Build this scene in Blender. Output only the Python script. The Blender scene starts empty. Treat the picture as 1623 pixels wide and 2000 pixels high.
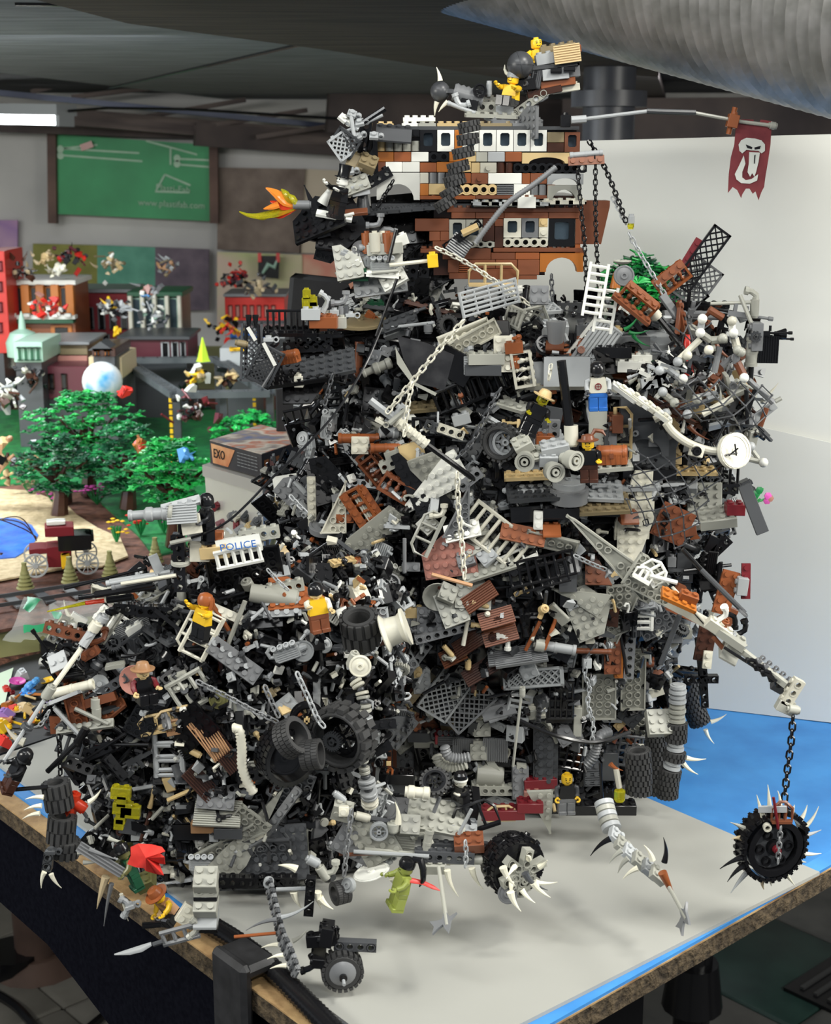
import bpy, math, random
from math import sin, cos, pi, radians, sqrt, atan2, tan
from mathutils import Vector, Matrix, noise
from mathutils.bvhtree import BVHTree
R = random.Random(7)
C = bpy.context.scene.collection
scene = bpy.context.scene
# ------------------------------------------------------------------ camera
FPX = 2850.0; TH = radians(13.5); CAMZ = 0.62
cd = bpy.data.cameras.new('camera'); cam = bpy.data.objects.new('camera', cd); C.objects.link(cam)
cd.sensor_fit = 'HORIZONTAL'; cd.sensor_width = 36; cd.lens = FPX*36/1623; cd.clip_start = .02; cd.clip_end = 60
cam.location = (0, 0, CAMZ); cam.rotation_euler = (pi/2-TH, 0, 0)
cd.dof.use_dof = True; cd.dof.focus_distance = 1.32; cd.dof.aperture_fstop = 20
scene.camera = cam
# ------------------------------------------------------------------ light
w = bpy.data.worlds.new('world'); scene.world = w; w.use_nodes = True
w.node_tree.nodes['Background'].inputs[0].default_value = (.82, .90, 1, 1)
w.node_tree.nodes['Background'].inputs[1].default_value = .20
def area(name, loc, target, sx, sy, power, col=(1, 1, 1)):
    d = bpy.data.lights.new(name, 'AREA'); d.shape = 'RECTANGLE'; d.size = sx; d.size_y = sy; d.energy = power; d.color = col
    o = bpy.data.objects.new(name, d); C.objects.link(o); o.location = loc
    o.rotation_euler = (Vector(target)-Vector(loc)).to_track_quat('-Z', 'Y').to_euler(); return o
area('key_light', (.62, .75, 1.42), (.1, 1.35, .2), .30, .14, 9.5, (1, .98, .91))
area('right_lamp', (1.05, .75, 1.0), (.45, 1.62, .45), .35, .3, 9.5, (1, .98, .93))
area('front_light', (.35, -.7, 1.45), (.25, 1.5, .25), .5, .2, 9.5, (1, .98, .93))
area('tube_light', (-.55, .35, 1.5), (.0, 1.35, .2), 1.0, .12, 8, (.96, .98, .97))
area('left_floor_fill', (-1.5, .5, .8), (-.8, 1.7, -1), .9, .15, 20, (1, .98, .9))  # unseen fill lamp added to brighten the lower left floor
area('right_floor_fill', (1.9, .7, .8), (1.1, 2.1, -1), .9, .15, 26, (1, .98, .9))  # matching fill added for the lower right floor, no fixture there
area('ceiling_bounce', (-1.2, 2.6, .1), (-.6, 3.2, .8), 1.6, 1.0, 7, (.95, .97, 1))
area('room_light', (-1.3, 2.4, .80), (-1.3, 2.6, 0), 1.8, .15, 27, (.9, .96, 1))
area('far_tube_light', (.6, 3.4, .80), (.4, 3.6, 0), 1.2, .12, 4, (.9, .96, 1))
scene.view_settings.view_transform = 'Standard'; scene.view_settings.look = 'None'
scene.view_settings.exposure = .27; scene.view_settings.gamma = 1; scene.view_settings.use_curve_mapping = False
# ------------------------------------------------------------------ pixel rays
def ray(px, py):
    u = (px-811.5)/FPX; v = (1000-py)/FPX
    return Vector((u, cos(TH)+v*sin(TH), -sin(TH)+v*cos(TH)))
def at(px, py, Y):
    d = ray(px, py); return Vector((0, 0, CAMZ))+d*(Y/d.y)
def gp(px, py, z=0.0):
    d = ray(px, py); return Vector((0, 0, CAMZ))+d*((z-CAMZ)/d.z)
FR = {'A': (450, 50, .43130), 'B': (950, 50, .41467), 'C': (0, 0, .43130), 'D': (0, 440, .36969), 'E': (450, 480, .33888),
      'G': (900, 480, .43130), 'H': (0, 950, .36969), 'I': (500, 900, .36969), 'J': (1000, 950, .36969), 'K': (0, 1400, .36969),
      'L': (450, 1350, .36969), 'M': (1000, 1400, .38386), 'N': (1200, 560, .20949), 'O': (380, 960, .19717), 'Q': (0, 1140, .18484),
      'U': (0, 460, .24646), 'X': (0, 0, 1)}
def fr(f, x, y):
    a = FR[f]; return a[0]+x*a[2], a[1]+y*a[2]
# ------------------------------------------------------------------ materials
MATS = {}
def node_mat(name, fn):
    if name in MATS: return MATS[name]
    m = bpy.data.materials.new(name); m.use_nodes = True; nt = m.node_tree
    fn(nt, nt.nodes['Principled BSDF']); MATS[name] = m; return m
PAL = dict(black=(.007, .007, .008), dgrey=(.055, .058, .062), lgrey=(.36, .375, .38), ogrey=(.34, .34, .295), white=(.72, .72, .66),
           cream=(.60, .58, .48), tan=(.58, .43, .21), dtan=(.21, .165, .09), brown=(.17, .055, .024), dbrown=(.055, .022, .014), orange=(.42, .135, .02),
           rbrown=(.26, .075, .022), yellow=(.86, .53, .02), red=(.60, .03, .02), blue=(.02, .12, .42), green=(.010, .17, .045), bgreen=(.02, .37, .07),
           dgreen=(.008, .07, .03), olive=(.12, .115, .04), lime=(.25, .29, .06), mgrey=(.17, .175, .18), pink=(.42, .19, .15), magenta=(.55, .08, .35),
           lpurple=(.36, .2, .55), lblue=(.10, .36, .75), skin=(.75, .5, .3), dred=(.16, .012, .018), sand=(.55, .44, .27), bone=(.80, .77, .62),
           gun=(.06, .063, .068), sgreen=(.30, .46, .36), maroon=(.10, .02, .03), flgreen=(.55, .8, .05), cork=(.40,.22,.11))
def plastic(c):
    def f(nt, b):
        N = nt.nodes; L = nt.links
        oi = N.new('ShaderNodeObjectInfo'); mr = N.new('ShaderNodeMapRange'); mr.inputs[3].default_value = .80; mr.inputs[4].default_value = 1.15
        L.new(oi.outputs['Random'], mr.inputs[0])
        h = N.new('ShaderNodeHueSaturation'); h.inputs['Color'].default_value = (*PAL[c], 1); L.new(mr.outputs[0], h.inputs['Value'])
        L.new(h.outputs[0], b.inputs['Base Color'])
        b.inputs['Roughness'].default_value = .36 if c not in ('black', 'dbrown') else .22
        b.inputs['Specular IOR Level'].default_value = .45
    return node_mat('plastic_'+c, f)
def rubber():
    def f(nt, b):
        n = nt.nodes.new('ShaderNodeTexNoise'); n.inputs['Scale'].default_value = 90
        r = nt.nodes.new('ShaderNodeValToRGB'); r.color_ramp.elements[0].color = (.018, .018, .018, 1); r.color_ramp.elements[1].color = (.05, .05, .05, 1)
        nt.links.new(n.outputs[0], r.inputs[0]); nt.links.new(r.outputs[0], b.inputs['Base Color']); b.inputs['Roughness'].default_value = .62
    return node_mat('rubber', f)
def trans(name, col, tr=.85, rough=.1):
    def f(nt, b):
        b.inputs['Base Color'].default_value = (*col, 1); b.inputs['Transmission Weight'].default_value = tr
        b.inputs['Roughness'].default_value = rough; b.inputs['IOR'].default_value = 1.3
        n = nt.nodes.new('ShaderNodeTexNoise'); n.inputs['Scale'].default_value = 40
        bp = nt.nodes.new('ShaderNodeBump'); bp.inputs['Strength'].default_value = .08; nt.links.new(n.outputs[0], bp.inputs['Height']); nt.links.new(bp.outputs[0], b.inputs['Normal'])
    return node_mat(name, f)
def noisy(name, c1, c2, scale=8, rough=.7, detail=6, bump=0, metal=0, stretch=None, pos=(.35, .65)):
    def f(nt, b):
        N = nt.nodes; L = nt.links
        tc = N.new('ShaderNodeTexCoord'); mp = N.new('ShaderNodeMapping'); L.new(tc.outputs['Object'], mp.inputs[0])
        if stretch: mp.inputs['Scale'].default_value = stretch
        n = N.new('ShaderNodeTexNoise'); n.inputs['Scale'].default_value = scale; n.inputs['Detail'].default_value = detail; L.new(mp.outputs[0], n.inputs['Vector'])
        r = N.new('ShaderNodeValToRGB'); r.color_ramp.elements[0].color = (*c1, 1); r.color_ramp.elements[1].color = (*c2, 1)
        r.color_ramp.elements[0].position = pos[0]; r.color_ramp.elements[1].position = pos[1]
        L.new(n.outputs[0], r.inputs[0]); L.new(r.outputs[0], b.inputs['Base Color'])
        b.inputs['Roughness'].default_value = rough; b.inputs['Metallic'].default_value = metal
        if rough >= .94: b.inputs['Specular IOR Level'].default_value = .05
        if bump:
            bp = N.new('ShaderNodeBump'); bp.inputs['Strength'].default_value = bump; bp.inputs['Distance'].default_value = .01
            L.new(n.outputs[0], bp.inputs['Height']); L.new(bp.outputs[0], b.inputs['Normal'])
    return node_mat(name, f)
def mat(c):
    if not isinstance(c, str): return c
    if c in PAL: return plastic(c)
    if c == 'rubber': return rubber()
    if c == 'steel': return noisy('brushed_steel', (.35, .35, .35), (.6, .6, .6), 30, .3, metal=.9)
    if c == 'tyellow': return trans('clear_yellow', (.80, .74, .04), .8)
    if c == 'tred': return trans('clear_red', (.9, .08, .03), .5)
    if c == 'torange': return trans('clear_orange', (.95, .35, .05), .5)
    if c == 'tblack': return trans('smoke_glass', (.10, .14, .18), .6)
    if c == 'clear': return trans('clear_plastic', (.9, .9, .9), .95, .05)
    raise KeyError(c)
# ------------------------------------------------------------------ mesh builder (millimetres)
class MB:
    def __init__(s, unit=.001): s.v = []; s.f = []; s.m = []; s.M = Matrix(); s.mi = 0; s.u = unit
    def add(s, vs, fs):
        b = len(s.v); s.v += [s.M@Vector(v) for v in vs]; s.f += [[b+i for i in f] for f in fs]; s.m += [s.mi]*len(fs); return s
    def box(s, x, y, z, sx, sy, sz):
        a, b, c = sx/2, sy/2, sz/2
        v = [(x+i*a, y+j*b, z+k*c) for i in (-1, 1) for j in (-1, 1) for k in (-1, 1)]
        return s.add(v, [(0, 1, 3, 2), (4, 6, 7, 5), (0, 4, 5, 1), (2, 3, 7, 6), (0, 2, 6, 4), (1, 5, 7, 3)])
    def bbox(s, x, y, z, sx, sy, sz, e=.4):   # box with chamfered edges on all sides
        a, b, c = sx/2, sy/2, sz/2; v = []; 
        for k, (zz, q) in enumerate(((-c, e), (-c+e, 0), (c-e, 0), (c, e))):
            p = [(-a+q, -b+e), (-a+e, -b+q), (a-e, -b+q), (a-q, -b+e), (a-q, b-e), (a-e, b-q), (-a+e, b-q), (-a+q, b-e)] if q == 0 else \
                [(-a+q, -b+q+.01), (-a+q+.01, -b+q), (a-q-.01, -b+q), (a-q, -b+q+.01), (a-q, b-q-.01), (a-q-.01, b-q), (-a+q+.01, b-q), (-a+q, b-q-.01)]
            v += [(x+i, y+j, z+zz) for i, j in p]
        f = [list(range(7, -1, -1)), [24+i for i in range(8)]]
        for k in range(3):
            for i in range(8): j = (i+1) % 8; f.append((k*8+i, k*8+j, k*8+8+j, k*8+8+i))
        return s.add(v, f)
    def prism(s, poly, z0, z1):
        n = len(poly); v = [(x, y, z0) for x, y in poly]+[(x, y, z1) for x, y in poly]
        return s.add(v, [list(range(n-1, -1, -1)), list(range(n, 2*n))]+[(i, (i+1) % n, n+(i+1) % n, n+i) for i in range(n)])
    def cyl(s, p0, p1, r0, r1=None, n=10, caps=True):
        p0 = Vector(p0); p1 = Vector(p1); r1 = r0 if r1 is None else r1
        d = (p1-p0).normalized(); a = d.orthogonal().normalized(); b = d.cross(a)
        v = []
        for p, r in ((p0, r0), (p1, r1)):
            for i in range(n): t = 2*pi*i/n; v.append(p+(a*cos(t)+b*sin(t))*r)
        f = [(i, (i+1) % n, n+(i+1) % n, n+i) for i in range(n)]
        if caps: f += [list(range(n-1, -1, -1)), list(range(n, 2*n))]
        return s.add(v, f)
    def ring(s, c, ax, ro, ri, h, n=12):      # annular tube
        c = Vector(c); d = Vector(ax).normalized(); a = d.orthogonal().normalized(); b = d.cross(a); v = []
        for r, hh in ((ro, -h/2), (ro, h/2), (ri, h/2), (ri, -h/2)):
            for i in range(n): t = 2*pi*i/n; v.append(c+(a*cos(t)+b*sin(t))*r+d*hh)
        f = [(k*n+i, k*n+(i+1) % n, ((k+1) % 4)*n+(i+1) % n, ((k+1) % 4)*n+i) for k in range(4) for i in range(n)]
        return s.add(v, f)
    def lathe(s, prof, n=16, ax='Z', c=(0, 0, 0)):
        v = []; m = len(prof)
        for r, h in prof:
            for i in range(n):
                t = 2*pi*i/n; x, y = r*cos(t), r*sin(t)
                q = {'Z': (x, y, h), 'Y': (x, h, -y), 'X': (h, x, y)}[ax]; v.append((q[0]+c[0], q[1]+c[1], q[2]+c[2]))
        f = [(k*n+i, k*n+(i+1) % n, (k+1)*n+(i+1) % n, (k+1)*n+i) for k in range(m-1) for i in range(n)]
        f += [list(range(n-1, -1, -1)), list(range((m-1)*n, m*n))]
        return s.add(v, f)
    def sphere(s, c, r, n=10, sz=1):
        return s.lathe([(r*sin(pi*(k+.02)/(n/2+.04)), -r*sz*cos(pi*(k+.02)/(n/2+.04))) for k in range(int(n/2)+1)], n, 'Z', c)
    def tube(s, pts, rad, n=6, closed=False, flat=1.0):
        pts = [Vector(p) for p in pts]; m = len(pts); v = []
        rs = rad if isinstance(rad, (list, tuple)) else [rad]*m
        up = None
        for k, p in enumerate(pts):
            if closed: d = pts[(k+1) % m]-pts[k-1]
            else: d = pts[min(k+1, m-1)]-pts[max(k-1, 0)]
            d.normalize()
            up = d.orthogonal().normalized() if up is None else (up-d*up.dot(d)).normalized()
            b = d.cross(up)
            for i in range(n): t = 2*pi*i/n; v.append(p+(up*cos(t)+b*sin(t)*flat)*rs[k])
        f = []
        for k in range(m if closed else m-1):
            for i in range(n): f.append((k*n+i, k*n+(i+1) % n, ((k+1) % m)*n+(i+1) % n, ((k+1) % m)*n+i))
        if not closed: f += [list(range(n-1, -1, -1)), list(range((m-1)*n, m*n))]
        return s.add(v, f)
    def stud(s, x, y, z): return s.cyl((x, y, z), (x, y, z+1.8), 2.4, n=10)
    def mesh(s, name, nm=1, sharp=35):
        me = bpy.data.meshes.new(name); u = s.u
        me.from_pydata([(v[0]*u, v[1]*u, v[2]*u) for v in s.v], [], s.f)
        for _ in range(nm): me.materials.append(None)
        if nm > 1: me.polygons.foreach_set('material_index', s.m)
        me.polygons.foreach_set('use_smooth', [True]*len(me.polygons)); me.update()
        try: me.set_sharp_from_angle(angle=radians(sharp))
        except Exception: pass
        return me
LIB = {}
def lib(key, fn, nm=1):
    if key not in LIB:
        b = MB(); fn(b); LIB[key] = b.mesh(str(key[0]), nm)
    return LIB[key]
WM = {}
def part(name, me, cols, parent=None, M=None):
    o = bpy.data.objects.new(name, me); C.objects.link(o); M = M or Matrix()
    if parent is not None:
        o.parent = parent; o.matrix_basis = WM[parent.name].inverted()@M
    else: o.matrix_basis = M
    WM[o.name] = M.copy()
    if isinstance(cols, str) or not isinstance(cols, (list, tuple)): cols = [cols]
    for i, sl in enumerate(o.material_slots):
        sl.link = 'OBJECT'; sl.material = mat(cols[min(i, len(cols)-1)])
    return o
def tag(o, label, cat, group=None):
    o['label'] = label; o['category'] = cat
    if group: o['group'] = group
    return o
def thing(name, label, cat, loc, group=None, rz=0):
    o = bpy.data.objects.new(name, None); C.objects.link(o); o.empty_display_size = .01
    M = Matrix.Translation(Vector(loc))@Matrix.Rotation(rz, 4, 'Z'); o.matrix_basis = M; WM[o.name] = M.copy()
    return tag(o, label, cat, group)
def struct(name, me, col, M=None):
    o = part(name, me, col, None, M); o['kind'] = 'structure'; return o
def mtx(p, roll=0, pitch=0, yaw=0, s=1):
    return Matrix.Translation(p)@Matrix.Rotation(radians(-roll), 4, 'Y')@Matrix.Rotation(radians(yaw), 4, 'Z')@Matrix.Rotation(radians(pitch), 4, 'X')@Matrix.Scale(s, 4)
def along(p0, p1):   # matrix whose local X runs from p0 to p1, origin at p0
    d = (p1-p0).normalized(); return Matrix.Translation(p0)@d.to_track_quat('X', 'Z').to_matrix().to_4x4()
# ------------------------------------------------------------------ brick library
S = 8.0
def brick(nx, ny, h=3, studs=True):
    def f(b):
        H = h*3.2; b.bbox(0, 0, 0, nx*S-.2, ny*S-.2, H)
        if studs:
            for i in range(nx):
                for j in range(ny): b.stud((i-(nx-1)/2)*S, (j-(ny-1)/2)*S, H/2)
    return lib(('brick', nx, ny, h, studs), f)
def plate(nx, ny):            # open underside with tubes, studs on top
    def f(b):
        X = nx*S-.2; Y = ny*S-.2
        b.box(0, 0, 1.1, X, Y, 1.0)
        for sx in (-1, 1): b.box(sx*(X/2-.7), 0, -.5, 1.4, Y, 2.4)
        for sy in (-1, 1): b.box(0, sy*(Y/2-.7), -.5, X, 1.4, 2.4)
        for i in range(nx):
            for j in range(ny): b.stud((i-(nx-1)/2)*S, (j-(ny-1)/2)*S, 1.6)
        for i in range(nx-1):
            for j in range(ny-1): b.ring(((i-(nx-2)/2)*S, (j-(ny-2)/2)*S, -.5), (0, 0, 1), 3.2, 2.4, 2.4, 10)
        if ny == 1:
            for i in range(nx-1): b.cyl(((i-(nx-2)/2)*S, 0, -1.6), ((i-(nx-2)/2)*S, 0, 1), 1.5, n=8)
    return lib(('plate', nx, ny), f)
def inside(x, y, poly, m=0):
    c = False; n = len(poly)
    for i in range(n):
        x0, y0 = poly[i]; x1, y1 = poly[(i+1) % n]
        if (y0 > y) != (y1 > y) and x < (x1-x0)*(y-y0)/(y1-y0)+x0: c = not c
        if m:
            L2 = (x1-x0)**2+(y1-y0)**2; t = max(0, min(1, ((x-x0)*(x1-x0)+(y-y0)*(y1-y0))/L2))
            if (x-x0-t*(x1-x0))**2+(y-y0-t*(y1-y0))**2 < m*m: return False
    return c
def wing(poly, key):          # wedge plate: outline in studs
    def f(b):
        P = [(x*S, y*S) for x, y in poly]; cx = sum(p[0] for p in P)/len(P); cy = sum(p[1] for p in P)/len(P)
        P = [(x-cx, y-cy) for x, y in P]
        b.prism(P, .6, 1.6); n = len(P)
        for i in range(n):
            a = Vector((*P[i], 0)); c = Vector((*P[(i+1) % n], 0)); m = (a+c)/2; d = c-a; l = d.length
            nrm = Vector((-d.y, d.x, 0)).normalized()
            q = b.M.copy(); b.M = Matrix.Translation(m+nrm*.7)@Matrix.Rotation(atan2(d.y, d.x), 4, 'Z'); b.box(0, 0, -.5, l, 1.4, 2.3); b.M = q
        x0 = min(p[0] for p in P); x1 = max(p[0] for p in P); y0 = min(p[1] for p in P); y1 = max(p[1] for p in P)
        for i in range(int((x1-x0)/S+.5)):
            for j in range(int((y1-y0)/S+.5)):
                x = x0+(i+.5)*S; y = y0+(j+.5)*S
                if inside(x, y, P, 2.6): b.stud(x, y, 1.6)
                if inside(x, y, P, 3.4): b.ring((x, y, -.5), (0, 0, 1), 3.1, 2.3, 2.4, 10)
    return lib(('wing', key), f)
W1 = ((0, 0), (4, 0), (4, 2), (2, 5), (0, 5)); W2 = ((0, 0), (2, 0), (4, 6), (4, 8), (0, 8)); W3 = ((0, 0), (3, 0), (0, 6))
W4 = ((0, 0), (6, 0), (6, 1), (2, 4), (0, 4)); W5 = ((0, 0), (4, 0), (4, 1), (1, 8), (0, 8)); W6 = ((0, 0), (2, 0), (2, 3), (1, 4), (0, 4))
W7 = ((0, 0), (3, 0), (5, 3), (3, 6), (0, 6)); W8 = ((0, 0), (3, 0), (3, 3), (0, 12), (0, 12.01)); WD = ((0, 0), (3, 0), (3, 2), (1, 4), (0, 4))
wings = [wing(p, i) for i, p in enumerate((W1, W2, W3, W4, W5, W6, W7, W8, WD))]
def slope(nx, ny=2):
    def f(b):
        X = nx*S-.2; Y = ny*S-.2
        q = b.M.copy(); b.M = Matrix.Rotation(pi/2, 4, 'Y')@Matrix.Rotation(pi/2, 4, 'Z')
        b.prism([(-Y/2, -4.8), (Y/2, -4.8), (Y/2, 4.8), (Y/2-S, 4.8), (-Y/2, -3.2)], -X/2, X/2); b.M = q
        for i in range(nx): b.stud((i-(nx-1)/2)*S, Y/2-S/2, 4.8)
    return lib(('slope', nx, ny), f)
def tile(nx, ny): 
    return lib(('tile', nx, ny), lambda b: b.bbox(0, 0, 0, nx*S-.2, ny*S-.2, 3.2, .3))
def grille(nx, ny=1, h=1):
    def f(b):
        b.box(0, 0, -.6, nx*S-.2, ny*S-.2, 2); n = ny*4
        for i in range(n): b.box(0, (i-(n-1)/2)*(ny*S-1.2)/(n-1), .9, nx*S-.6, .95, 1.4)
    return lib(('grille', nx, ny, h), f)
def hole_cell(b, x, z, t, w=8.0, h=8.0, r=2.45, n=8):   # square block with a round through hole along Y
    out = []
    for i in range(n):
        a = 2*pi*i/n; ca, sa = cos(a), sin(a); k = 1/max(abs(ca), abs(sa)); out.append((x+ca*k*w/2, z+sa*k*h/2))
    v = []
    for y in (-t/2, t/2):
        v += [(p[0], y, p[1]) for p in out]; v += [(x+cos(2*pi*i/n)*r, y, z+sin(2*pi*i/n)*r) for i in range(n)]
    f = []
    for i in range(n):
        j = (i+1) % n
        f += [(i, j, n+j, n+i), (2*n+j, 2*n+i, 3*n+i, 3*n+j), (n+i, n+j, 3*n+j, 3*n+i), (j, i, 2*n+i, 2*n+j)]
    b.add(v, f)
def techbrick(n):
    def f(b):
        for i in range(n):
            x = (i-(n-1)/2)*S
            hole_cell(b, x, 0, 7.8, 8, 9.4); b.stud(x, 0, 4.7); b.ring((x, -3.95, 0), (0, 1, 0), 3.1, 2.4, .5, 10)
    return lib(('techbrick', n), f)
def liftarm(n):
    def f(b):
        for i in range(n): hole_cell(b, (i-(n-1)/2)*S, 0, 7.2, 8, 7.4); b.ring(((i-(n-1)/2)*S, -3.7, 0), (0, 1, 0), 3.2, 2.5, .5, 10)
        for s in (-1, 1): b.ring((s*(n-1)/2*S, 0, 0), (0, 1, 0), 3.7, 2.45, 7.2, 12)
    return lib(('liftarm', n), f)
def rod(l, r=1.6, n=8): return lib(('rod', l, r), lambda b: b.cyl((-l/2, 0, 0), (l/2, 0, 0), r, n=n))
def axle(l):
    def f(b): b.box(0, 0, 0, l, 4.6, 1.7); b.box(0, 0, 0, l, 1.7, 4.6)
    return lib(('axle', l), f)
def roundb(r=4, h=9.6, stud=True):
    def f(b):
        b.lathe([(r*.8, -h/2), (r*.8, -h/2+1.4), (r, -h/2+1.5), (r, h/2-.3), (r-.3, h/2)], 14)
        if stud: b.ring((0, 0, h/2+.8), (0, 0, 1), 2.4, 1.4, 1.7, 10)
    return lib(('round', r, h, stud), f)
def cone(r=4, h=9.6): return lib(('cone', r, h), lambda b: b.lathe([(r, -h/2), (r, -h/2+1), (r*.55, h/2-.5), (r*.5, h/2), (r*.5, h/2+1.6)], 14))
def disc(r, h=2, hole=True):
    def f(b):
        b.lathe([(r*.93, -h/2), (r, -h/2+.3), (r, h/2-.3), (r*.93, h/2)], 20); b.ring((0, 0, h/2+.5), (0, 0, 1), 3, 1.6, 1.2, 12); b.ring((0, 0, h/2), (0, 0, 1), r*.93, r*.84, .9, 20)
    return lib(('disc', r, h), f)
def dish(r, d=None):
    d = d or r*.35
    return lib(('dish', r, d), lambda b: (b.lathe([(r*.2, -d), (r*.6, -d*.8), (r, 0), (r*.97, .8), (r*.55, -d*.5), (r*.15, -d*.7)], 20), b.cyl((0, 0, -d), (0, 0, -d+4), 2.2)))
def wheelhub(r, wd):          # axis Y, open rim with spokes
    def f(b):
        b.ring((0, 0, 0), (0, 1, 0), r, r*.86, wd, 22); b.ring((0, -wd/2+.5, 0), (0, 1, 0), r*1.06, r*.84, 1.2, 22); b.ring((0, wd/2-.5, 0), (0, 1, 0), r*1.06, r*.84, 1.2, 22)
        b.ring((0, 0, 0), (0, 1, 0), r*.28, r*.13, wd*.9, 12)
        for k in range(6):
            t = k*pi/3; q = b.M.copy(); b.M = Matrix.Rotation(t, 4, 'Y'); b.box(r*.57, 0, 0, r*.66, wd*.25, r*.16); b.M = q
        b.ring((0, wd*.1, 0), (0, 1, 0), r*.87, r*.62, .8, 22)
    return lib(('hub', r, wd), f)
def tyre(r, wd, ri=None, nt=20, deep=.09):   # axis Y
    ri = ri or r*.62
    def f(b):
        n = 28; k = r*(1-deep)
        b.lathe([(ri, -wd*.42), (ri*1.04, -wd*.5), (k*.93, -wd*.5), (k, -wd*.4), (k, wd*.4), (k*.93, wd*.5), (ri*1.04, wd*.5), (ri, wd*.42)], n, 'Y')
        del b.f[-2:]; del b.m[-2:]
        b.ring((0, 0, 0), (0, 1, 0), ri+.05, ri-.4, wd*.84, n)
        for i in range(nt):
            for sgn in (-1, 1):
                t = 2*pi*(i+(.5 if sgn > 0 else 0))/nt; q = b.M.copy(); b.M = Matrix.Rotation(t, 4, 'Y')
                b.box(r*(1-deep/2)-.1, sgn*wd*.255, 0, r*deep+.4, wd*.46, 2*pi*r/nt*.62); b.M = q
    return lib(('tyre', r, wd, ri, nt), f)
def slick(r, wd, ri):         # ring tyre / track wheel with blocky tread, axis Y
    def f(b):
        b.ring((0, 0, 0), (0, 1, 0), r*.95, ri, wd, 30)
        n = 30; rows = max(2, int(wd/4))
        for j in range(rows):
            for i in range(n):
                t = 2*pi*(i+.5*(j % 2))/n; q = b.M.copy(); b.M = Matrix.Rotation(t, 4, 'Y'); b.box(r*.965, (j-(rows-1)/2)*wd/rows, 0, r*.07, wd/rows*.86, 2*pi*r/n*.8); b.M = q
    return lib(('slick', r, wd, ri), f)
def gear(r, t=4, n=24):
    def f(b):
        b.ring((0, 0, 0), (0, 1, 0), r*.86, r*.55, t, 24); b.ring((0, 0, 0), (0, 1, 0), r*.3, r*.14, t*1.6, 12); b.box(0, 0, 0, r*1.2, t*.6, r*.16); b.box(0, 0, 0, r*.16, t*.6, r*1.2)
        for i in range(n):
            q = b.M.copy(); b.M = Matrix.Rotation(2*pi*i/n, 4, 'Y'); b.box(r*.93, 0, 0, r*.16, t, 2*pi*r/n*.45); b.M = q
    return lib(('gear', r, t), f)
def lattice(w, h, step=7.0, d=1.1, fw=2.0):      # XZ plane
    def f(b):
        for s in (-1, 1): b.box(s*(w/2-fw/2), 0, 0, fw, 3, h); b.box(0, 0, s*(h/2-fw/2), w, 3, fw)
        W = w/2-fw; H = h/2-fw
        for sg in (1, -1):
            c = -(W+H)
            while c < W+H:
                # line x = c + sg*z clipped to the frame
                z0 = max(-H, min((-W-c)*sg, (W-c)*sg)); z1 = min(H, max((-W-c)*sg, (W-c)*sg))
                if z1-z0 > 2: b.cyl((c+sg*z0, 0, z0), (c+sg*z1, 0, z1), d*.8, n=4)
                c += step
    return lib(('lattice', w, h, step), f)
def rail(w, h, n, r=1.6, cross=0):               # bars: frame top/bottom plus n uprights, XZ plane
    def f(b):
        for s in (-1, 1): b.cyl((-w/2, 0, s*h/2), (w/2, 0, s*h/2), r*1.15, n=6)
        for i in range(n): x = -w/2+r+i*(w-2*r)/(n-1); b.cyl((x, 0, -h/2), (x, 0, h/2), r, n=6)
        for k in range(cross): b.cyl((-w/2, 0, h*(k+1)/(cross+1)-h/2), (w/2, 0, h*(k+1)/(cross+1)-h/2), r*.9, n=6)
    return lib(('rail', w, h, n, r, cross), f)
def spindle(n=4):             # spindled fence of turned posts, XZ
    def f(b):
        W = n*S; b.box(0, 0, 8, W, 6, 2.4); b.box(0, 0, -8, W, 6, 2.4)
        for i in range(n-1): b.lathe([(1.6, -7), (2.2, -5), (1.1, -3.5), (2.4, 0), (1.1, 3.5), (2.2, 5), (1.6, 7)], 8, 'Z', ((i-(n-2)/2)*S, 0, 0))
        for s in (-1, 1): b.box(s*(W/2-1), 0, 0, 2, 5, 14)
        for i in range(n): b.ring(((i-(n-1)/2)*S, 0, 9.4), (0, 0, 1), 2.4, 1.5, 1.2, 10)
    return lib(('spindle', n), f)
def angled_rail(w=46, h=16):  # cream railing with chamfered corners
    def f(b):
        P = [(-w/2, 0, -h/2), (-w/2, 0, h*.15), (-w/2+6, 0, h/2), (w/2-6, 0, h/2), (w/2, 0, h*.15), (w/2, 0, -h/2)]
        b.tube(P, 1.5, 5, True)
        for k in (1, 2): x = -w/2+k*w/3; b.cyl((x, 0, -h/2), (x, 0, h/2), 1.4, n=5)
        b.box(0, 0, -h/2-1, w, 5, 2.2)
    return lib(('angled_rail', w, h), f)
def horn(l=22, r=2.8, bend=.35):
    def f(b):
        P = []; Rr = []
        for k in range(8):
            t = k/7; P.append((l*t, 0, bend*l*t*t)); Rr.append(max(.25, r*(1-t)**.8))
        b.tube(P, Rr, 8)
    return lib(('horn', l, r, bend), f)
def chain_link(l=6.4, w=3.8, r=.75):
    def f(b):
        P = []; a = (l-w)/2
        for k in range(10):
            t = 2*pi*k/10; P.append((cos(t)*w/2+(a if cos(t) > 0 else -a), sin(t)*w/2, 0))
        b.tube(P, r, 5, True)
    return lib(('link', l, w, r), f)
def gunmesh():
    def f(b):
        b.cyl((-22, 0, 0), (6, 0, 0), 1.3, n=8); b.cyl((-24, 0, 0), (-20, 0, 0), 1.9, n=8); b.box(8, 0, 0, 16, 3.2, 4.4); b.box(10, 0, -5, 3, 3, 8)
        b.box(2, 0, 2.6, 10, 1.4, 1.2); b.cyl((0, 0, -2), (0, 0, -8), 1.7, n=6); b.box(19, 0, -1, 8, 2.2, 3.4)
    return lib(('gun',), f)
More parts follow.
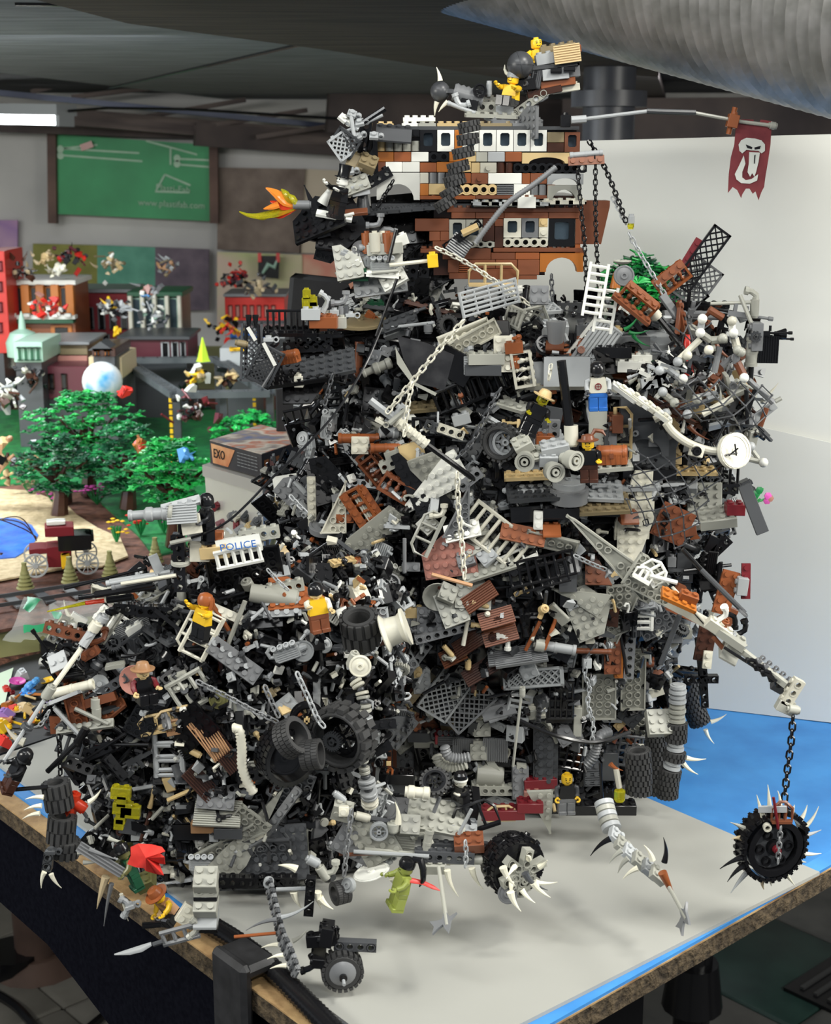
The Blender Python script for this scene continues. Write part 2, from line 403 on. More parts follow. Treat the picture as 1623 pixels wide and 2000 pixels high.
def engine():
    def f(b):
        b.bbox(0, 0, 0, 22, 12, 10, .8)
        for i in range(4): b.cyl((-8.2+i*5.5, -4, 5), (-8.2+i*5.5, -8, 9), 2, n=8); b.ring((-8.2+i*5.5, -8.2, 9.2), (0, -1, 1), 2.6, 1.5, 1.6, 10)
        for i in range(5): b.box(0, -6.3, -3.6+i*1.8, 19, 1, .9)
        b.tube([(-11, 0, 0), (-15, 0, 1), (-16, 0, 6), (-12, 0, 9)], 1.8, 7); b.cyl((11, 0, 0), (17, 0, 0), 3.4, 2.2, 10)
    return lib(('engine',), f)
def cannon(l=26):
    def f(b):
        b.lathe([(3.2, 0), (5.2, 1), (5.2, 5), (4.4, 6), (4.4, 12), (5.4, 13), (5.4, 17), (3.4, 19), (3.4, l-3), (4.2, l-2), (4.2, l), (2.6, l), (2.4, l-6)], 14, 'X')
    return lib(('cannon', l), f)
def clipb():
    def f(b):
        b.bbox(0, 0, 0, 7.8, 7.8, 3.2, .3); b.stud(0, 0, 1.6)
        b.ring((6.2, 0, 0), (0, 1, 0), 2.7, 1.6, 3.4, 8)
    return lib(('clipb',), f)
def bracket():
    def f(b):
        b.box(0, 0, 0, 15.8, 7.8, 3); b.box(0, -4.6, -6, 15.8, 1.6, 15)
        for i in (-1, 1): b.stud(i*4, 0, 1.5); b.cyl((i*4, -5.2, -6), (i*4, -7, -6), 2.4, n=10)
    return lib(('bracket',), f)
def elbow():
    return lib(('elbow',), lambda b: (b.tube([(-8, 0, 0), (-2, 0, 0), (2, 0, 1), (4, 0, 5), (4, 0, 10)], 2.4, 8), b.ring((4, 0, 9), (0, 0, 1), 3.4, 2, 3, 10), b.cyl((-9, 0, 0), (-6, 0, 0), 3.2, n=10)))
def cylinder_pipe(l=30, r=4):
    def f(b):
        b.cyl((-l/2, 0, 0), (l/2, 0, 0), r, n=14); b.ring((-l/2, 0, 0), (1, 0, 0), r*1.15, r*.6, 3, 14); b.ring((l/2, 0, 0), (1, 0, 0), r*1.15, r*.6, 3, 14); b.ring((0, 0, 0), (1, 0, 0), r*1.1, r*.8, 2, 14)
    return lib(('pipe', l, r), f)
def tread(n=5):
    def f(b):
        for i in range(n):
            x = (i-(n-1)/2)*5.4; b.box(x, 0, 0, 4.6, 14, 2.6); b.box(x, -4, 1.8, 1.6, 5.5, 1.4); b.box(x, 4, 1.8, 1.6, 5.5, 1.4); b.box(x+2.7, 0, -.4, 2.6, 6, 2)
    return lib(('tread', n), f)
def panel(w, h):      # smooth wall panel with rim
    return lib(('panel', w, h), lambda b: (b.box(0, 0, 0, w, 1.4, h), b.box(0, 1.5, -h/2+1, w, 4, 2), b.box(0, 1.5, h/2-1, w, 4, 2), b.box(-w/2+1, 1.5, 0, 2, 4, h), b.box(w/2-1, 1.5, 0, 2, 4, h)))
def ladder(n=6, w=14):
    def f(b):
        H = n*6.5
        for s in (-1, 1): b.box(s*w/2, 0, 0, 2.4, 3, H)
        for i in range(n): b.cyl((-w/2, 0, (i-(n-1)/2)*6.5), (w/2, 0, (i-(n-1)/2)*6.5), 1.5, n=6)
    return lib(('ladder', n, w), f)
def leafp():
    def f(b):
        P = []
        for k in range(14): r = (12, 6)[k % 2]+R.random()*2; t = 2*pi*k/14; P.append((cos(t)*r, sin(t)*r))
        b.prism(P, -.7, .7); b.stud(0, 0, .7); b.stud(6, 2, .7)
    return lib(('leaf',), f)
def archm(wpx, hpx, op, dep):  # arch block in XZ, width w, height h (mm), opening half width op
    def f(b):
        n = 12; top = hpx/2; bot = -hpx/2; P = [(-wpx/2, bot), (-op, bot)]
        rz = min(op, hpx-4)
        P += [(-op*cos(pi*k/n), bot+rz*sin(pi*k/n)) for k in range(1, n)]
        P += [(op, bot), (wpx/2, bot)]
        v = []; f = []
        Q = [(-wpx/2, bot)]+[(-wpx/2, top)]+[(-op*cos(pi*k/n), top) for k in range(0, n+1)]+[(wpx/2, top), (wpx/2, bot)]
        low = [(-op*cos(pi*k/n), bot+rz*sin(pi*k/n)) for k in range(n+1)]; up = [(-op*cos(pi*k/n), top) for k in range(n+1)]
        for k in range(n):
            q = [low[k], low[k+1], up[k+1], up[k]]
            vv = [(x, -dep/2, z) for x, z in q]+[(x, dep/2, z) for x, z in q]
            b.add(vv, [(0, 1, 2, 3), (7, 6, 5, 4), (0, 4, 5, 1), (3, 2, 6, 7)])
        e = wpx/2-op
        for s in (-1, 1): b.box(s*(op+e/2), 0, 0, e, dep, hpx)
    return lib(('arch', wpx, hpx, op, dep), f)
def frame_win(w, h, t=8):      # frame slot 0, glass slot 1, rounded-corner look by double frame
    def f(b):
        e = w*.22; g = h*.14
        hh = h-g*2.8; zc = g*.4; b.box(-w/2+e/2, 0, zc, e, t, hh); b.box(w/2-e/2, 0, zc, e, t, hh); b.box(0, 0, h/2-g/2, w, t, g); b.box(0, 0, -h/2+g*.9, w, t, g*1.8)
        c = 1.3
        for sx in (-1, 1):
            for sz, zz in ((1, h/2-g), (-1, -h/2+g*1.8)):
                x = sx*(w/2-e); q = b.M.copy()
                vv = [(x, -t/2, zz), (x-sx*c, -t/2, zz), (x, -t/2, zz-sz*c)]; vv += [(a, t/2, d) for a, _, d in vv]
                b.add(vv, [(0, 1, 2), (5, 4, 3), (1, 4, 5, 2)])
        b.mi = 1; b.box(0, t*.15, 0, w-e*2+.1, .6, h*.8); b.mi = 0
    return lib(('win', w, h), f, 2)
# ================================================================== ROOM
concrete = noisy('grey_ceiling_board', (.10, .11, .125), (.17, .18, .20), 6, .9, 10, .1, stretch=(1, 6, 1))
dkwood = noisy('dark_timber', (.030, .022, .022), (.075, .055, .048), 5, .8, 8, .1, stretch=(1, 8, 1))
navy = noisy('dark_soffit', (.020, .021, .028), (.036, .036, .044), 3, .85)
wallm = noisy('painted_wall', (.40, .385, .37), (.54, .52, .49), 2.2, .9, 8, .05)
def slab(name, pts, thick, col, parent=None, st=True, back=None):   # closed plate through world points, thickness away from the camera
    pts = [Vector(p) for p in pts]; n = Vector((0, 0, 0))
    for i in range(len(pts)): n += pts[i].cross(pts[(i+1) % len(pts)])
    n.normalize()
    if back is None:
        c = sum(pts, Vector())/len(pts); back = n if n.dot(c-Vector((0, 0, CAMZ))) > 0 else -n
    m = len(pts); v = pts+[p+back*thick for p in pts]
    b = MB(1); f = [list(range(m)), list(range(2*m-1, m-1, -1))]+[(i, (i+1) % m, m+(i+1) % m, m+i) for i in range(m)]
    c = pts[0].copy() if not st else Vector(); b.add([p-c for p in v], f)
    me = b.mesh(name)
    import bmesh
    bm = bmesh.new(); bm.from_mesh(me); bmesh.ops.recalc_face_normals(bm, faces=bm.faces); bm.to_mesh(me); bm.free()
    M = Matrix.Translation(c)
    if parent is not None: return part(name, me, col, parent, M)
    return struct(name, me, col, M) if st else part(name, me, col, None, M)
def pp(l, Y): return [at(x, y, Y) for x, y in l]
def gg(l, z): return [gp(x, y, z) for x, y in l]
DN = Vector((0, 0, -1)); UP = Vector((0, 0, 1))
slab('wall_back', [(-5, 5, -1), (5, 5, -1), (5, 5, .98), (-5, 5, .98)], .1, wallm)
slab('ceiling', [(-5, 1.5, .84), (5, 1.5, .84), (5, 5, .84), (-5, 5, .84)], .08, navy, back=UP)
fl = slab('floor', [(-5, -1, -1.01), (5, -1, -1.01), (5, 5, -1.01), (-5, 5, -1.01)], .1, noisy('floor_base', (.02, .02, .02), (.04, .04, .04), 5), back=DN)
tile_a = noisy('floor_tile_grey', (.045, .045, .042), (.085, .083, .076), 9, .6, 9); tile_g = noisy('floor_tile_green', (.006, .022, .018), (.014, .040, .032), 12, .5, 9)
tl = noisy('floor_tile_light', (.11, .105, .09), (.20, .19, .165), 6, .7, 9)
tm = MB(1); tm.bbox(0, 0, 0, .33, .33, .01, .003); tme = tm.mesh('floor_tile')
d2 = (gp(1614, 1699)-gp(1269, 1895)).normalized(); d1 = Vector((-d2.y, d2.x, 0))
o0 = gp(1500, 1880, -1); rz = atan2(d2.y, d2.x)
for i in range(-9, 9):
    for j in range(-9, 9):
        p = o0+d2*(i*.334)+d1*(j*.334); rel = p-Vector((0, 0, CAMZ)); k = rel.dot(Vector((0, cos(TH), -sin(TH))))
        if k < .3: continue
        px = 811.5+rel.x/k*FPX; py = 1000-rel.dot(Vector((0, sin(TH), cos(TH))))/k*FPX
        if (px < 420 and 1500 < py < 2300 and px > -300) or (980 < px < 1900 and 1600 < py < 2300):
            part('tile', tme, tl if px < 500 else (tile_g if (i, j) in ((0, 0), (1, 2), (-2, 1)) else tile_a), fl, Matrix.Translation((p.x, p.y, -1.005))@Matrix.Rotation(rz, 4, 'Z'))
# ceiling boards, beams and duct
slab('trim_1', gg([(-60, -30), (60, -5), (250, 42), (640, 95), (1000, 150), (1250, 190), (1250, 246), (760, 243), (560, 208), (0, 142), (-60, 136)], .82), .012, concrete, back=UP)
slab('trim_2', gg([(-30, -60), (600, -60), (1250, 40), (1300, 196), (1100, 172), (640, 98), (250, 46), (40, -8)], .80), .016, dkwood, back=UP)
for k, (a, c) in enumerate((((212, 172), (590, 86)), ((30, 8), (330, 12)))):
    p0 = gp(*a, .8185); p1 = gp(*c, .8185); b = MB(1); b.box((p1-p0).length/2, 0, 0, (p1-p0).length, .012, .004); struct('trim_%d' % (30+k), b.mesh('seam'), 'black', along(p0, p1))
bmt = noisy('painted_pipe', (.05, .06, .10), (.10, .11, .16), 4, .5)
def beam(n, x0, y0, Y0, x1, y1, Y1, w_, h_, col, st=True, parent=None):
    a = at(x0, y0, Y0); c = at(x1, y1, Y1); b = MB(1); b.box((c-a).length/2, 0, 0, (c-a).length, w_, h_)
    return struct(n, b.mesh(n), col, along(a, c)) if st else part(n, b.mesh(n), col, parent, along(a, c))
jo = noisy('joist_timber', (.045, .032, .03), (.10, .075, .065), 5, .8, 8, stretch=(1, 8, 8))
beam('trim_3', -60, 212, 4.6, 900, 292, 4.9, .06, .05, jo)
beam('trim_4', -60, 176, 4.3, 800, 262, 4.9, .03, .016, bmt)
beam('trim_5', -60, 240, 4.75, 420, 258, 4.95, .05, .05, dkwood); beam('trim_6', 380, 262, 4.7, 900, 300, 4.95, .05, .07, dkwood)
for k, (a, b_, c, d) in enumerate(((140, 190, 330, 168), (260, 232, 480, 195), (380, 250, 600, 215), (500, 268, 700, 238), (60, 180, 180, 150))):
    beam('trim_%d' % (7+k), a, b_, 4.7, c, d, 4.75, .03, .014, jo)
beam('trim_12', 640, 205, 4.6, 1250, 262, 4.8, .06, .16, dkwood); beam('trim_13', 1100, 235, 4.4, 1800, 232, 4.2, .06, .12, dkwood)  # dark slabs added to stand for the unlit far wall at right
# duct
ba = at(870, -150, 1.95); bc = at(1700, -6, 1.32)
duct = thing('air_duct', 'ribbed silver flexible air duct along the ceiling at upper right', 'duct', ba)
b = MB(1); L_ = (bc-ba).length+.5; n = 176
prof = []
for k in range(n+1): prof.append((.098+(.0065 if k % 2 else 0), -.2+L_*k/n))
b.lathe(prof, 40, 'X')
part('duct_sleeve', b.mesh('duct', sharp=80), noisy('duct_foil', (.34, .33, .30), (.52, .50, .47), 40, .38, 3, .1, metal=.6), duct, along(ba, bc))
# steel post
pc = gp(1188, 600, 0); pc = at(1188, 250, 3.0)
b = MB(1); b.cyl((0, 0, -1.6), (0, 0, .3), .052, n=24); b.ring((0, 0, .14), (0, 0, 1), .075, .05, .03, 24)
po = part('steel_post', b.mesh('post'), noisy('post_paint', (.035, .037, .045), (.07, .072, .08), 8, .4), None, Matrix.Translation((pc.x, pc.y, .6))); po['label'] = 'dark round steel column behind the white backdrop'; po['category'] = 'column'
# fluorescent lamp
la = at(-40, 228, 4.35); lb = at(122, 231, 4.25)
lamp = thing('fluorescent_lamp', 'glowing fluorescent tube fixture under the ceiling at far left', 'ceiling lamp', (la+lb)/2)
def emis():
    def f(nt, b): b.inputs['Emission Color'].default_value = (.93, .98, 1, 1); b.inputs['Emission Strength'].default_value = 7; b.inputs['Base Color'].default_value = (1, 1, 1, 1)
    return node_mat('lamp_glow', f)
b = MB(1); l = (lb-la).length; b.box(l/2, 0, -.004, l, .07, .030); part('diffuser', b.mesh('diffuser'), emis(), lamp, along(la, lb))
b = MB(1); b.box(l/2, 0, .022, l+.03, .10, .03); b.box(l+.008, 0, 0, .012, .075, .045); part('housing', b.mesh('housing'), 'lgrey', lamp, along(la, lb))
b = MB(1); b.tube([(l+.02, 0, .02), (l+.15, 0, .03), (l+.4, 0, .03), (l+.9, 0, .01)], .004, 5); part('power_cord', b.mesh('cord'), 'black', lamp, along(la, lb))
# posters and boards on the far wall
def poster(name, pts, col, label, cat='poster', Y=4.95, th=.012):
    o = slab(name, pp(pts, Y), th, col, st=False); return tag(o, label, cat)
def text(txt, p, size, col, parent, roll=0, ext=.0006, scale_x=1, yaw=0, pitch=90, name='lettering', shear=0):
    c = bpy.data.curves.new(name, 'FONT'); c.body = txt; c.size = size; c.extrude = ext; c.align_x = 'CENTER'; c.align_y = 'CENTER'; c.resolution_u = 2; c.shear = shear
    o = bpy.data.objects.new(name, c); C.objects.link(o); me = bpy.data.meshes.new_from_object(o); bpy.data.objects.remove(o); bpy.data.curves.remove(c)
    if not me.materials: me.materials.append(None)
    return part(name, me, col, parent, mtx(p, roll, pitch, yaw)@Matrix.Diagonal((scale_x, 1, 1, 1)))
gb = poster('insulation_board', [(110, 262), (410, 283), (410, 432), (110, 418)], noisy('green_board', (.02, .17, .06), (.04, .30, .11), 3, .6, 4), 'green insulation board with white print on the far wall', 'board', 4.93)
pale = noisy('pale_print', (.28, .42, .30), (.38, .52, .38), 20)
text('www.plastifab.com', at(335, 399, 4.925), .029, pale, gb, -3, scale_x=1.0); text('Plasti-Fab', at(338, 369, 4.925), .030, pale, gb, -5)
for (x0, y0, x1, y1) in ((305, 372, 322, 341), (322, 341, 372, 362), (303, 374, 370, 376), (118, 290, 272, 299), (118, 303, 278, 315), (345, 310, 408, 313), (345, 321, 408, 326), (333, 290, 333, 322), (120, 290, 190, 283), (285, 275, 385, 302)):
    a = at(x0, y0, 4.927); c = at(x1, y1, 4.927); b = MB(1); b.box((c-a).length/2, 0, 0, (c-a).length, .001, .006); part('printed_line', b.mesh('pl'), pale, gb, along(a, c))
for k, (x, y) in enumerate(((118, 291), (118, 304), (346, 309), (346, 320))):
    b = MB(1); b.cyl((0, -.001, 0), (0, .001, 0), .012, n=10); part('printed_dot', b.mesh('pd'), pale, gb, Matrix.Translation(at(x, y, 4.926)))
for x0, x1 in ((94, 110), (410, 424)):
    beam('trim_%d' % (14+(x0 > 200)), (x0+x1)/2, 256, 4.92, (x0+x1)/2+2, 436, 4.92, .03, .028, noisy('rusty_trim', (.06, .03, .022), (.13, .07, .05), 8))
tag(slab('paper_scrap', pp([(155, 283), (178, 275), (183, 287), (160, 295)], 4.91), .002, 'pink', st=False), 'small pinkish paper scrap stuck on the green board', 'paper')
poster('brown_rug', [(425, 327), (596, 330), (585, 494), (424, 487)], noisy('rug', (.13, .10, .085), (.24, .19, .16), 9, .95, 10, .3), 'mottled brown cloth hanging on the far wall right of the green board', 'wall hanging')
def blobs(name, cols, scale=3):
    def f(nt, b):
        N = nt.nodes; L = nt.links; tc = N.new('ShaderNodeTexCoord'); n = N.new('ShaderNodeTexNoise'); n.inputs['Scale'].default_value = scale; n.inputs['Detail'].default_value = 3
        r = N.new('ShaderNodeValToRGB'); L.new(tc.outputs['Object'], n.inputs['Vector'])
        while len(r.color_ramp.elements) < len(cols): r.color_ramp.elements.new(.5)
        for i, c in enumerate(cols): r.color_ramp.elements[i].position = .32+.36*i/(len(cols)-1); r.color_ramp.elements[i].color = (*c, 1)
        L.new(n.outputs[0], r.inputs[0]); L.new(r.outputs[0], b.inputs['Base Color']); b.inputs['Roughness'].default_value = .9
    return node_mat(name, f)
art1 = blobs('pastel_art', [(.55, .48, .33), (.42, .45, .22), (.55, .42, .34), (.5, .52, .3)]); art2 = blobs('warm_art', [(.6, .42, .30), (.55, .22, .16), (.6, .5, .36)], 4)
poster('pastel_poster', [(424, 492), (590, 498), (590, 640), (424, 640)], art1, 'faded green and peach painting under the brown cloth', Y=4.96)
poster('peach_poster', [(588, 497), (700, 500), (700, 640), (588, 640)], art2, 'reddish peach painting behind the black screen', Y=4.97)
poster('tan_poster', [(592, 330), (700, 335), (700, 496), (588, 494)], noisy('tan_paper', (.42, .35, .26), (.5, .42, .32), 4), 'plain tan paper right of the brown cloth', Y=4.97)
dp = poster('dragon_picture', [(504, 500), (546, 500), (544, 545), (504, 540)], 'black', 'small dark picture with a green swirl and two clips', Y=4.9)
b = MB(1); b.tube([(-.02, 0, -.02), (0, 0, .01), (.02, 0, 0), (.03, 0, .025)], [.004, .009, .008, .003], 6); part('green_swirl', b.mesh('sw'), 'sgreen', dp, Matrix.Translation(at(524, 522, 4.89)))
for x in (507, 543): b = MB(1); b.box(0, 0, 0, .012, .006, .03); part('clip', b.mesh('clip'), 'red', dp, Matrix.Translation(at(x, 503, 4.89)))
poster('olive_panel', [(64, 476), (190, 479), (190, 590), (64, 590)], noisy('olive_fabric', (.16, .16, .04), (.24, .23, .06), 14, .9), 'olive green cloth panel, leftmost of the row of three')
poster('teal_panel', [(190, 479), (303, 483), (303, 590), (190, 590)], noisy('teal_fabric', (.08, .24, .17), (.12, .32, .23), 14, .9), 'teal green cloth panel between the olive and purple panels')
poster('purple_panel', [(303, 483), (408, 487), (408, 606), (303, 606)], noisy('purple_fabric', (.09, .07, .09), (.15, .115, .14), 14, .9), 'dull purple cloth panel, right of the teal one')
poster('pink_poster', [(-20, 430), (34, 430), (34, 530), (-20, 530)], blobs('pink_art', [(.6, .35, .42), (.3, .18, .35), (.6, .4, .45)]), 'pink painting with a purple shape at the far left')
# ================================================================== TABLE
bl_l = gp(403, 1821); bl_dir = (gp(22, 1548)-gp(403, 1821)).normalized(); bf = gp(1269, 1895)
def inter(p, d, q, e):
    t = ((q.x-p.x)*e.y-(q.y-p.y)*e.x)/(d.x*e.y-d.y*e.x); return p+d*t
corner = inter(bl_l, bl_dir, bf, d2)
outn = Vector((-bl_dir.y, bl_dir.x, 0)); outn = outn if outn.x < 0 else -outn
oc = inter(corner+outn*.019, bl_dir, bf-Vector((-d2.y, d2.x, 0))*.0006, d2)
osb = noisy('strand_board', (.20, .11, .045), (.50, .33, .15), 30, .75, 10, .5, stretch=(1, 1, 1)); osd = noisy('board_edge', (.030, .020, .010), (.11, .078, .042), 120, .9, 8, 1)
T_ = thing('work_table', 'strand board table top under the blue and white foam sheets', 'table', oc)
ta, tb_, tc_, td = oc, oc+d2*1.4, oc+d2*1.4+bl_dir*3.2, oc+bl_dir*3.2
slab('tabletop', [ta, tb_, tc_, td], .0015, osb, T_, back=DN)
slab('edge_core', [p-UP*.0016 for p in (ta, tb_, tc_, td)], .0175, osd, T_, back=DN)
for p in (oc+d2*.45+bl_dir*.2, oc+d2*1.3+bl_dir*.3, oc+bl_dir*1.5+d2*.3):
    b = MB(1); b.box(0, 0, -.51, .05, .05, .98); part('leg', b.mesh('leg'), 'black', T_, Matrix.Translation((p.x, p.y, 0)))
cl = noisy('black_cloth', (.0018, .002, .0045), (.004, .0045, .008), 200, .95)
def vp(px, py, base):   # pixel onto the vertical plane under the left table edge, at the offset of base
    d = ray(px, py); o = Vector((0, 0, CAMZ)); t = (base-o).dot(outn)/d.dot(outn); return o+d*t
cb = oc-outn*.012
pts = [vp(-260, 1400, cb), vp(-260, 1440, cb), vp(-60, 1700, cb), vp(100, 1842, cb), vp(222, 2000, cb), vp(420, 2260, cb)]
top = [cb+bl_dir*3, cb]
slab('table_cloth', [cb+Vector((0, 0, -.02)), cb+bl_dir*2.6+Vector((0, 0, -.02))]+[p for p in [vp(-60, 1700, cb), vp(100, 1842, cb), vp(222, 2000, cb), vp(420, 2260, cb), vp(520, 2400, cb)]], .004, cl, T_, back=outn)
blue = noisy('blue_foam', (.035, .19, .50), (.05, .25, .60), 18, .6, 8)
wht = noisy('white_foam_board', (.34, .34, .31), (.37, .37, .34), 5, .75, 6)  # same foam as the backdrop, darkened to offset the stronger light on it
whb = noisy('white_foam_lightened', (.66, .665, .62), (.70, .705, .66), 5, .6, 6)  # same white foam, tone lightened to make up for weaker light here
bs = slab('blue_foam_sheet', [corner+UP*.0025, corner+d2*1.3+UP*.0025, corner+d2*1.3+bl_dir*1.85+UP*.0025, corner+bl_dir*1.6+UP*.0025], .0025, blue, st=False, back=DN); tag(bs, 'bright blue foam sheet lying flat on the table', 'foam sheet')
b2 = slab('blue_foam_strip', [p+UP*.0027 for p in (corner+d2*.05, corner+d2*1.1, corner+d2*1.1+bl_dir*.016, corner+d2*.05+bl_dir*.016)], .0001, noisy('blue_foam_edge', (.04, .22, .56), (.07, .30, .68), 18, .6, 8), st=False, back=DN); tag(b2, 'narrow blue foam strip along the front table edge', 'foam strip')
def ln(a, b_, z): p = gp(*a, z); q = gp(*b_, z); return p, (q-p)
z = .006
F_ = ln((1153, 1930), (1518, 1745), z); Lf = ln((425, 1810), (668, 1990), z); Rt = ln((1280, 1565), (1422, 1626), z); Bk = ln((0, 1476), (111, 1438), z)
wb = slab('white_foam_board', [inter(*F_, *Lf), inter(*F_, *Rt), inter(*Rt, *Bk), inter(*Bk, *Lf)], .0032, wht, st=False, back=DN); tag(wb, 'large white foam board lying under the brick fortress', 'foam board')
# backdrop
A0 = gp(1290, 1370, .003); A1 = gp(1623, 1410, .003); dd = (A1-A0).normalized(); nb = Vector((-dd.y, dd.x, 0)); nb = nb if nb.y > 0 else -nb
def bp_(px, py, off=0):
    d = ray(px, py); o = Vector((0, 0, CAMZ)); t = (A0-nb*off-o).dot(nb)/d.dot(nb); return o+d*t
def bl(px, py, off=0): return bp_(px, py, off)
p0 = A0-dd*.205; p1 = A1+dd*.5
tz = bp_(1140, 275).z; 
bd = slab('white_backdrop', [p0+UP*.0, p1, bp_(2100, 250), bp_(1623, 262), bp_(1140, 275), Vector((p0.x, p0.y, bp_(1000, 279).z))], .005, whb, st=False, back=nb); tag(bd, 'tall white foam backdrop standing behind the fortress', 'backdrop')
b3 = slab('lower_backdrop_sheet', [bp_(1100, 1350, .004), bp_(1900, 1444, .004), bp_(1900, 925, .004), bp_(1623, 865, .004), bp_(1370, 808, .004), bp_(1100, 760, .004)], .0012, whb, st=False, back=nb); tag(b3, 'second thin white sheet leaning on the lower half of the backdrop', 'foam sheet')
# bracket on the corner and ribbed cable
cg = vp(480, 1920, oc+outn*.002)
b = MB(1)
br = thing('corner_clamp', 'black rounded plastic clamp gripping the left table edge', 'clamp', gp(484, 1900, .0))
M = Matrix.Translation(gp(478, 1884, .010))@Matrix.Rotation(atan2(bl_dir.y, bl_dir.x), 4, 'Z')
b = MB(); b.bbox(0, 12, -45, 46, 11, 115, 4); b.bbox(0, 0, 5, 46, 34, 12, 4)
part('jaw', b.mesh('clamp'), noisy('clamp_black', (.012, .012, .013), (.022, .022, .024), 60, .5), br, M)
P = []
for (x, y) in ((395, 1796), (420, 1812), (450, 1830), (490, 1858), (530, 1890), (560, 1920), (590, 1950), (640, 2000), (700, 2060)): P.append(gp(x, y, .010))
def smooth(P, n=6):
    P = [Vector(p) for p in P]; out = []
    for i in range(len(P)-1):
        a = P[max(i-1, 0)]; b0 = P[i]; c = P[i+1]; d = P[min(i+2, len(P)-1)]
        for k in range(n):
            t = k/n; out.append(.5*((2*b0)+(c-a)*t+(2*a-5*b0+4*c-d)*t*t+(3*b0-a-3*c+d)*t**3))
    out.append(P[-1]); return out
def resample(P, step):
    out = [P[0].copy()]; acc = 0
    for i in range(len(P)-1):
        a = P[i]; d = P[i+1]-a; l = d.length
        if l == 0: continue
        t = step-acc
        while t <= l: out.append(a+d*(t/l)); t += step
        acc = (acc+l) % step
    return out
def ribbed(name, P, r, col, label, cat, step=.0024, k=.78, n=10):
    Q = resample(smooth(P), step/2); o = Q[0]; b = MB(1)
    b.tube([q-o for q in Q], [r if i % 2 else r*k for i in range(len(Q))], n)
    return tag(part(name, b.mesh(name, sharp=60), col, None, Matrix.Translation(o)), label, cat)
ribbed('ribbed_conduit', P, .0085, 'black', 'black ribbed cable conduit along the left edge of the white board', 'cable', .005, .86)
# floor things
mt = thing('floor_mat', 'black ridged rubber mat on the floor at lower right', 'mat', gp(1600, 1960, -1))
q = gp(1530, 1935, -1); 
b = MB(1); b.box(.5, .35, .004, 1.0, .7, .008)
Mm = Matrix.Translation(q)@Matrix.Rotation(rz-.0, 4, 'Z'); part('mat_base', b.mesh('mat'), 'black', mt, Mm@Matrix.Translation((0, -.7, 0)))
rb_ = lib(('ridge',), lambda b: b.box(0, 0, 0, 960, 9, 6))
for k in range(22): part('ridge', rb_, 'rubber', mt, Mm@Matrix.Translation((.5, -.68+.031*k, .010)))
ch = thing('swivel_chair', 'dark swivel chair base under the table at the bottom', 'chair', gp(1330, 2020, -1))
cc = gp(1350, 1985, -.75)
b = MB(1); b.cyl((0, 0, -.25), (0, 0, .12), .03, n=12); b.cyl((0, 0, .02), (0, 0, .10), .05, .04, 14)
for k in range(5): t = 2*pi*k/5; b.tube([(0, 0, -.14), (cos(t)*.2, sin(t)*.2, -.2), (cos(t)*.28, sin(t)*.28, -.22)], .02, 6)
part('chair_base', b.mesh('chair'), 'black', ch, Matrix.Translation(cc))
for (x0, y0, x1, y1, x2, y2, l) in ((-30, 1845, 50, 1862, 90, 1845, 'thin black cord near the post on the lower left floor'), (-30, 1930, 30, 1965, 70, 2010, 'thick black cord curving across the lower left floor corner'), (170, 2010, 200, 1985, 230, 1960, 'short black cord by the hem of the black table cloth')):
    P = smooth([gp(x0, y0, -.99), gp(x1, y1, -.99), gp(x2, y2, -.99)]); b = MB(1); b.tube([p-P[0] for p in P], .009, 6); tag(part('power_cable', b.mesh('cord'), 'black', None, Matrix.Translation(P[0])), l, 'cord')
pt = thing('stool', 'reddish brown wooden stool leg with a round foot on the lower left floor', 'stool', gp(75, 1880, -1))
b = MB(1); b.cyl((0, 0, 0), (0, 0, .35), .045, .05, 12); b.cyl((0, 0, 0), (0, 0, .03), .10, .06, 14); part('leg', b.mesh('stool'), noisy('stool_wood', (.05, .028, .02), (.10, .06, .045), 8), pt, Matrix.Translation(gp(75, 1880, -1)))
b = MB(1); b.cyl((0, 0, 0), (0, 0, .04), .06, n=12); part('foot', b.mesh('foot'), 'black', pt, Matrix.Translation(gp(25, 1890, -1)))
# ================================================================== DISPLAY TABLE (left)
zD = .047
e0 = gp(-200, 1262, .0); e1 = gp(240, 1192, .0); e2 = gp(520, 1150, .0)
soil = noisy('soil_brown', (.07, .028, .018), (.16, .065, .04), 60, .8, 6, .5); lawn = noisy('lawn_green', (.008, .11, .035), (.015, .20, .05), 50, .5, 6, .5)
sandm = noisy('sand_tan', (.40, .31, .17), (.58, .46, .28), 80, .7, 6, .4); pond = noisy('pond_blue', (.02, .10, .42), (.04, .18, .60), 30, .3, 3, .3)
D = thing('display_landscape', 'landscaped toy town display with lawn, sand and pond on the left', 'diorama', (e1.x, e1.y, 0))
slab('edge_board', [Vector((p.x, p.y, .042)) for p in (gp(-200, 1262, .042), gp(240, 1192, .042), gp(620, 1130, .042))]+[Vector((.6, 4.7, .042)), Vector((-3.2, 4.7, .042))], .040, noisy('cream_edge', (.30, .30, .12), (.42, .42, .2), 6), D, back=DN)
slab('soil', gg([(-80, 1245), (240, 1185), (620, 1128), (700, 900), (620, 760), (-200, 760)], .046), .004, soil, D, back=DN)
slab('lawn', gg([(120, 940), (190, 975), (270, 1045), (300, 1085), (520, 1040), (640, 1000), (560, 800), (0, 800), (-60, 950)], .049), .003, lawn, D, back=DN)
slab('sand', gg([(-60, 950), (60, 958), (130, 985), (150, 1005), (190, 1030), (235, 1050), (250, 1085), (200, 1105), (120, 1110), (0, 1132), (-60, 1140)], .0515), .0025, sandm, D, back=DN)
slab('pond', gg([(-60, 1010), (30, 1012), (62, 1025), (75, 1045), (60, 1070), (30, 1088), (-60, 1095)], .053), .0015, pond, D, back=DN)
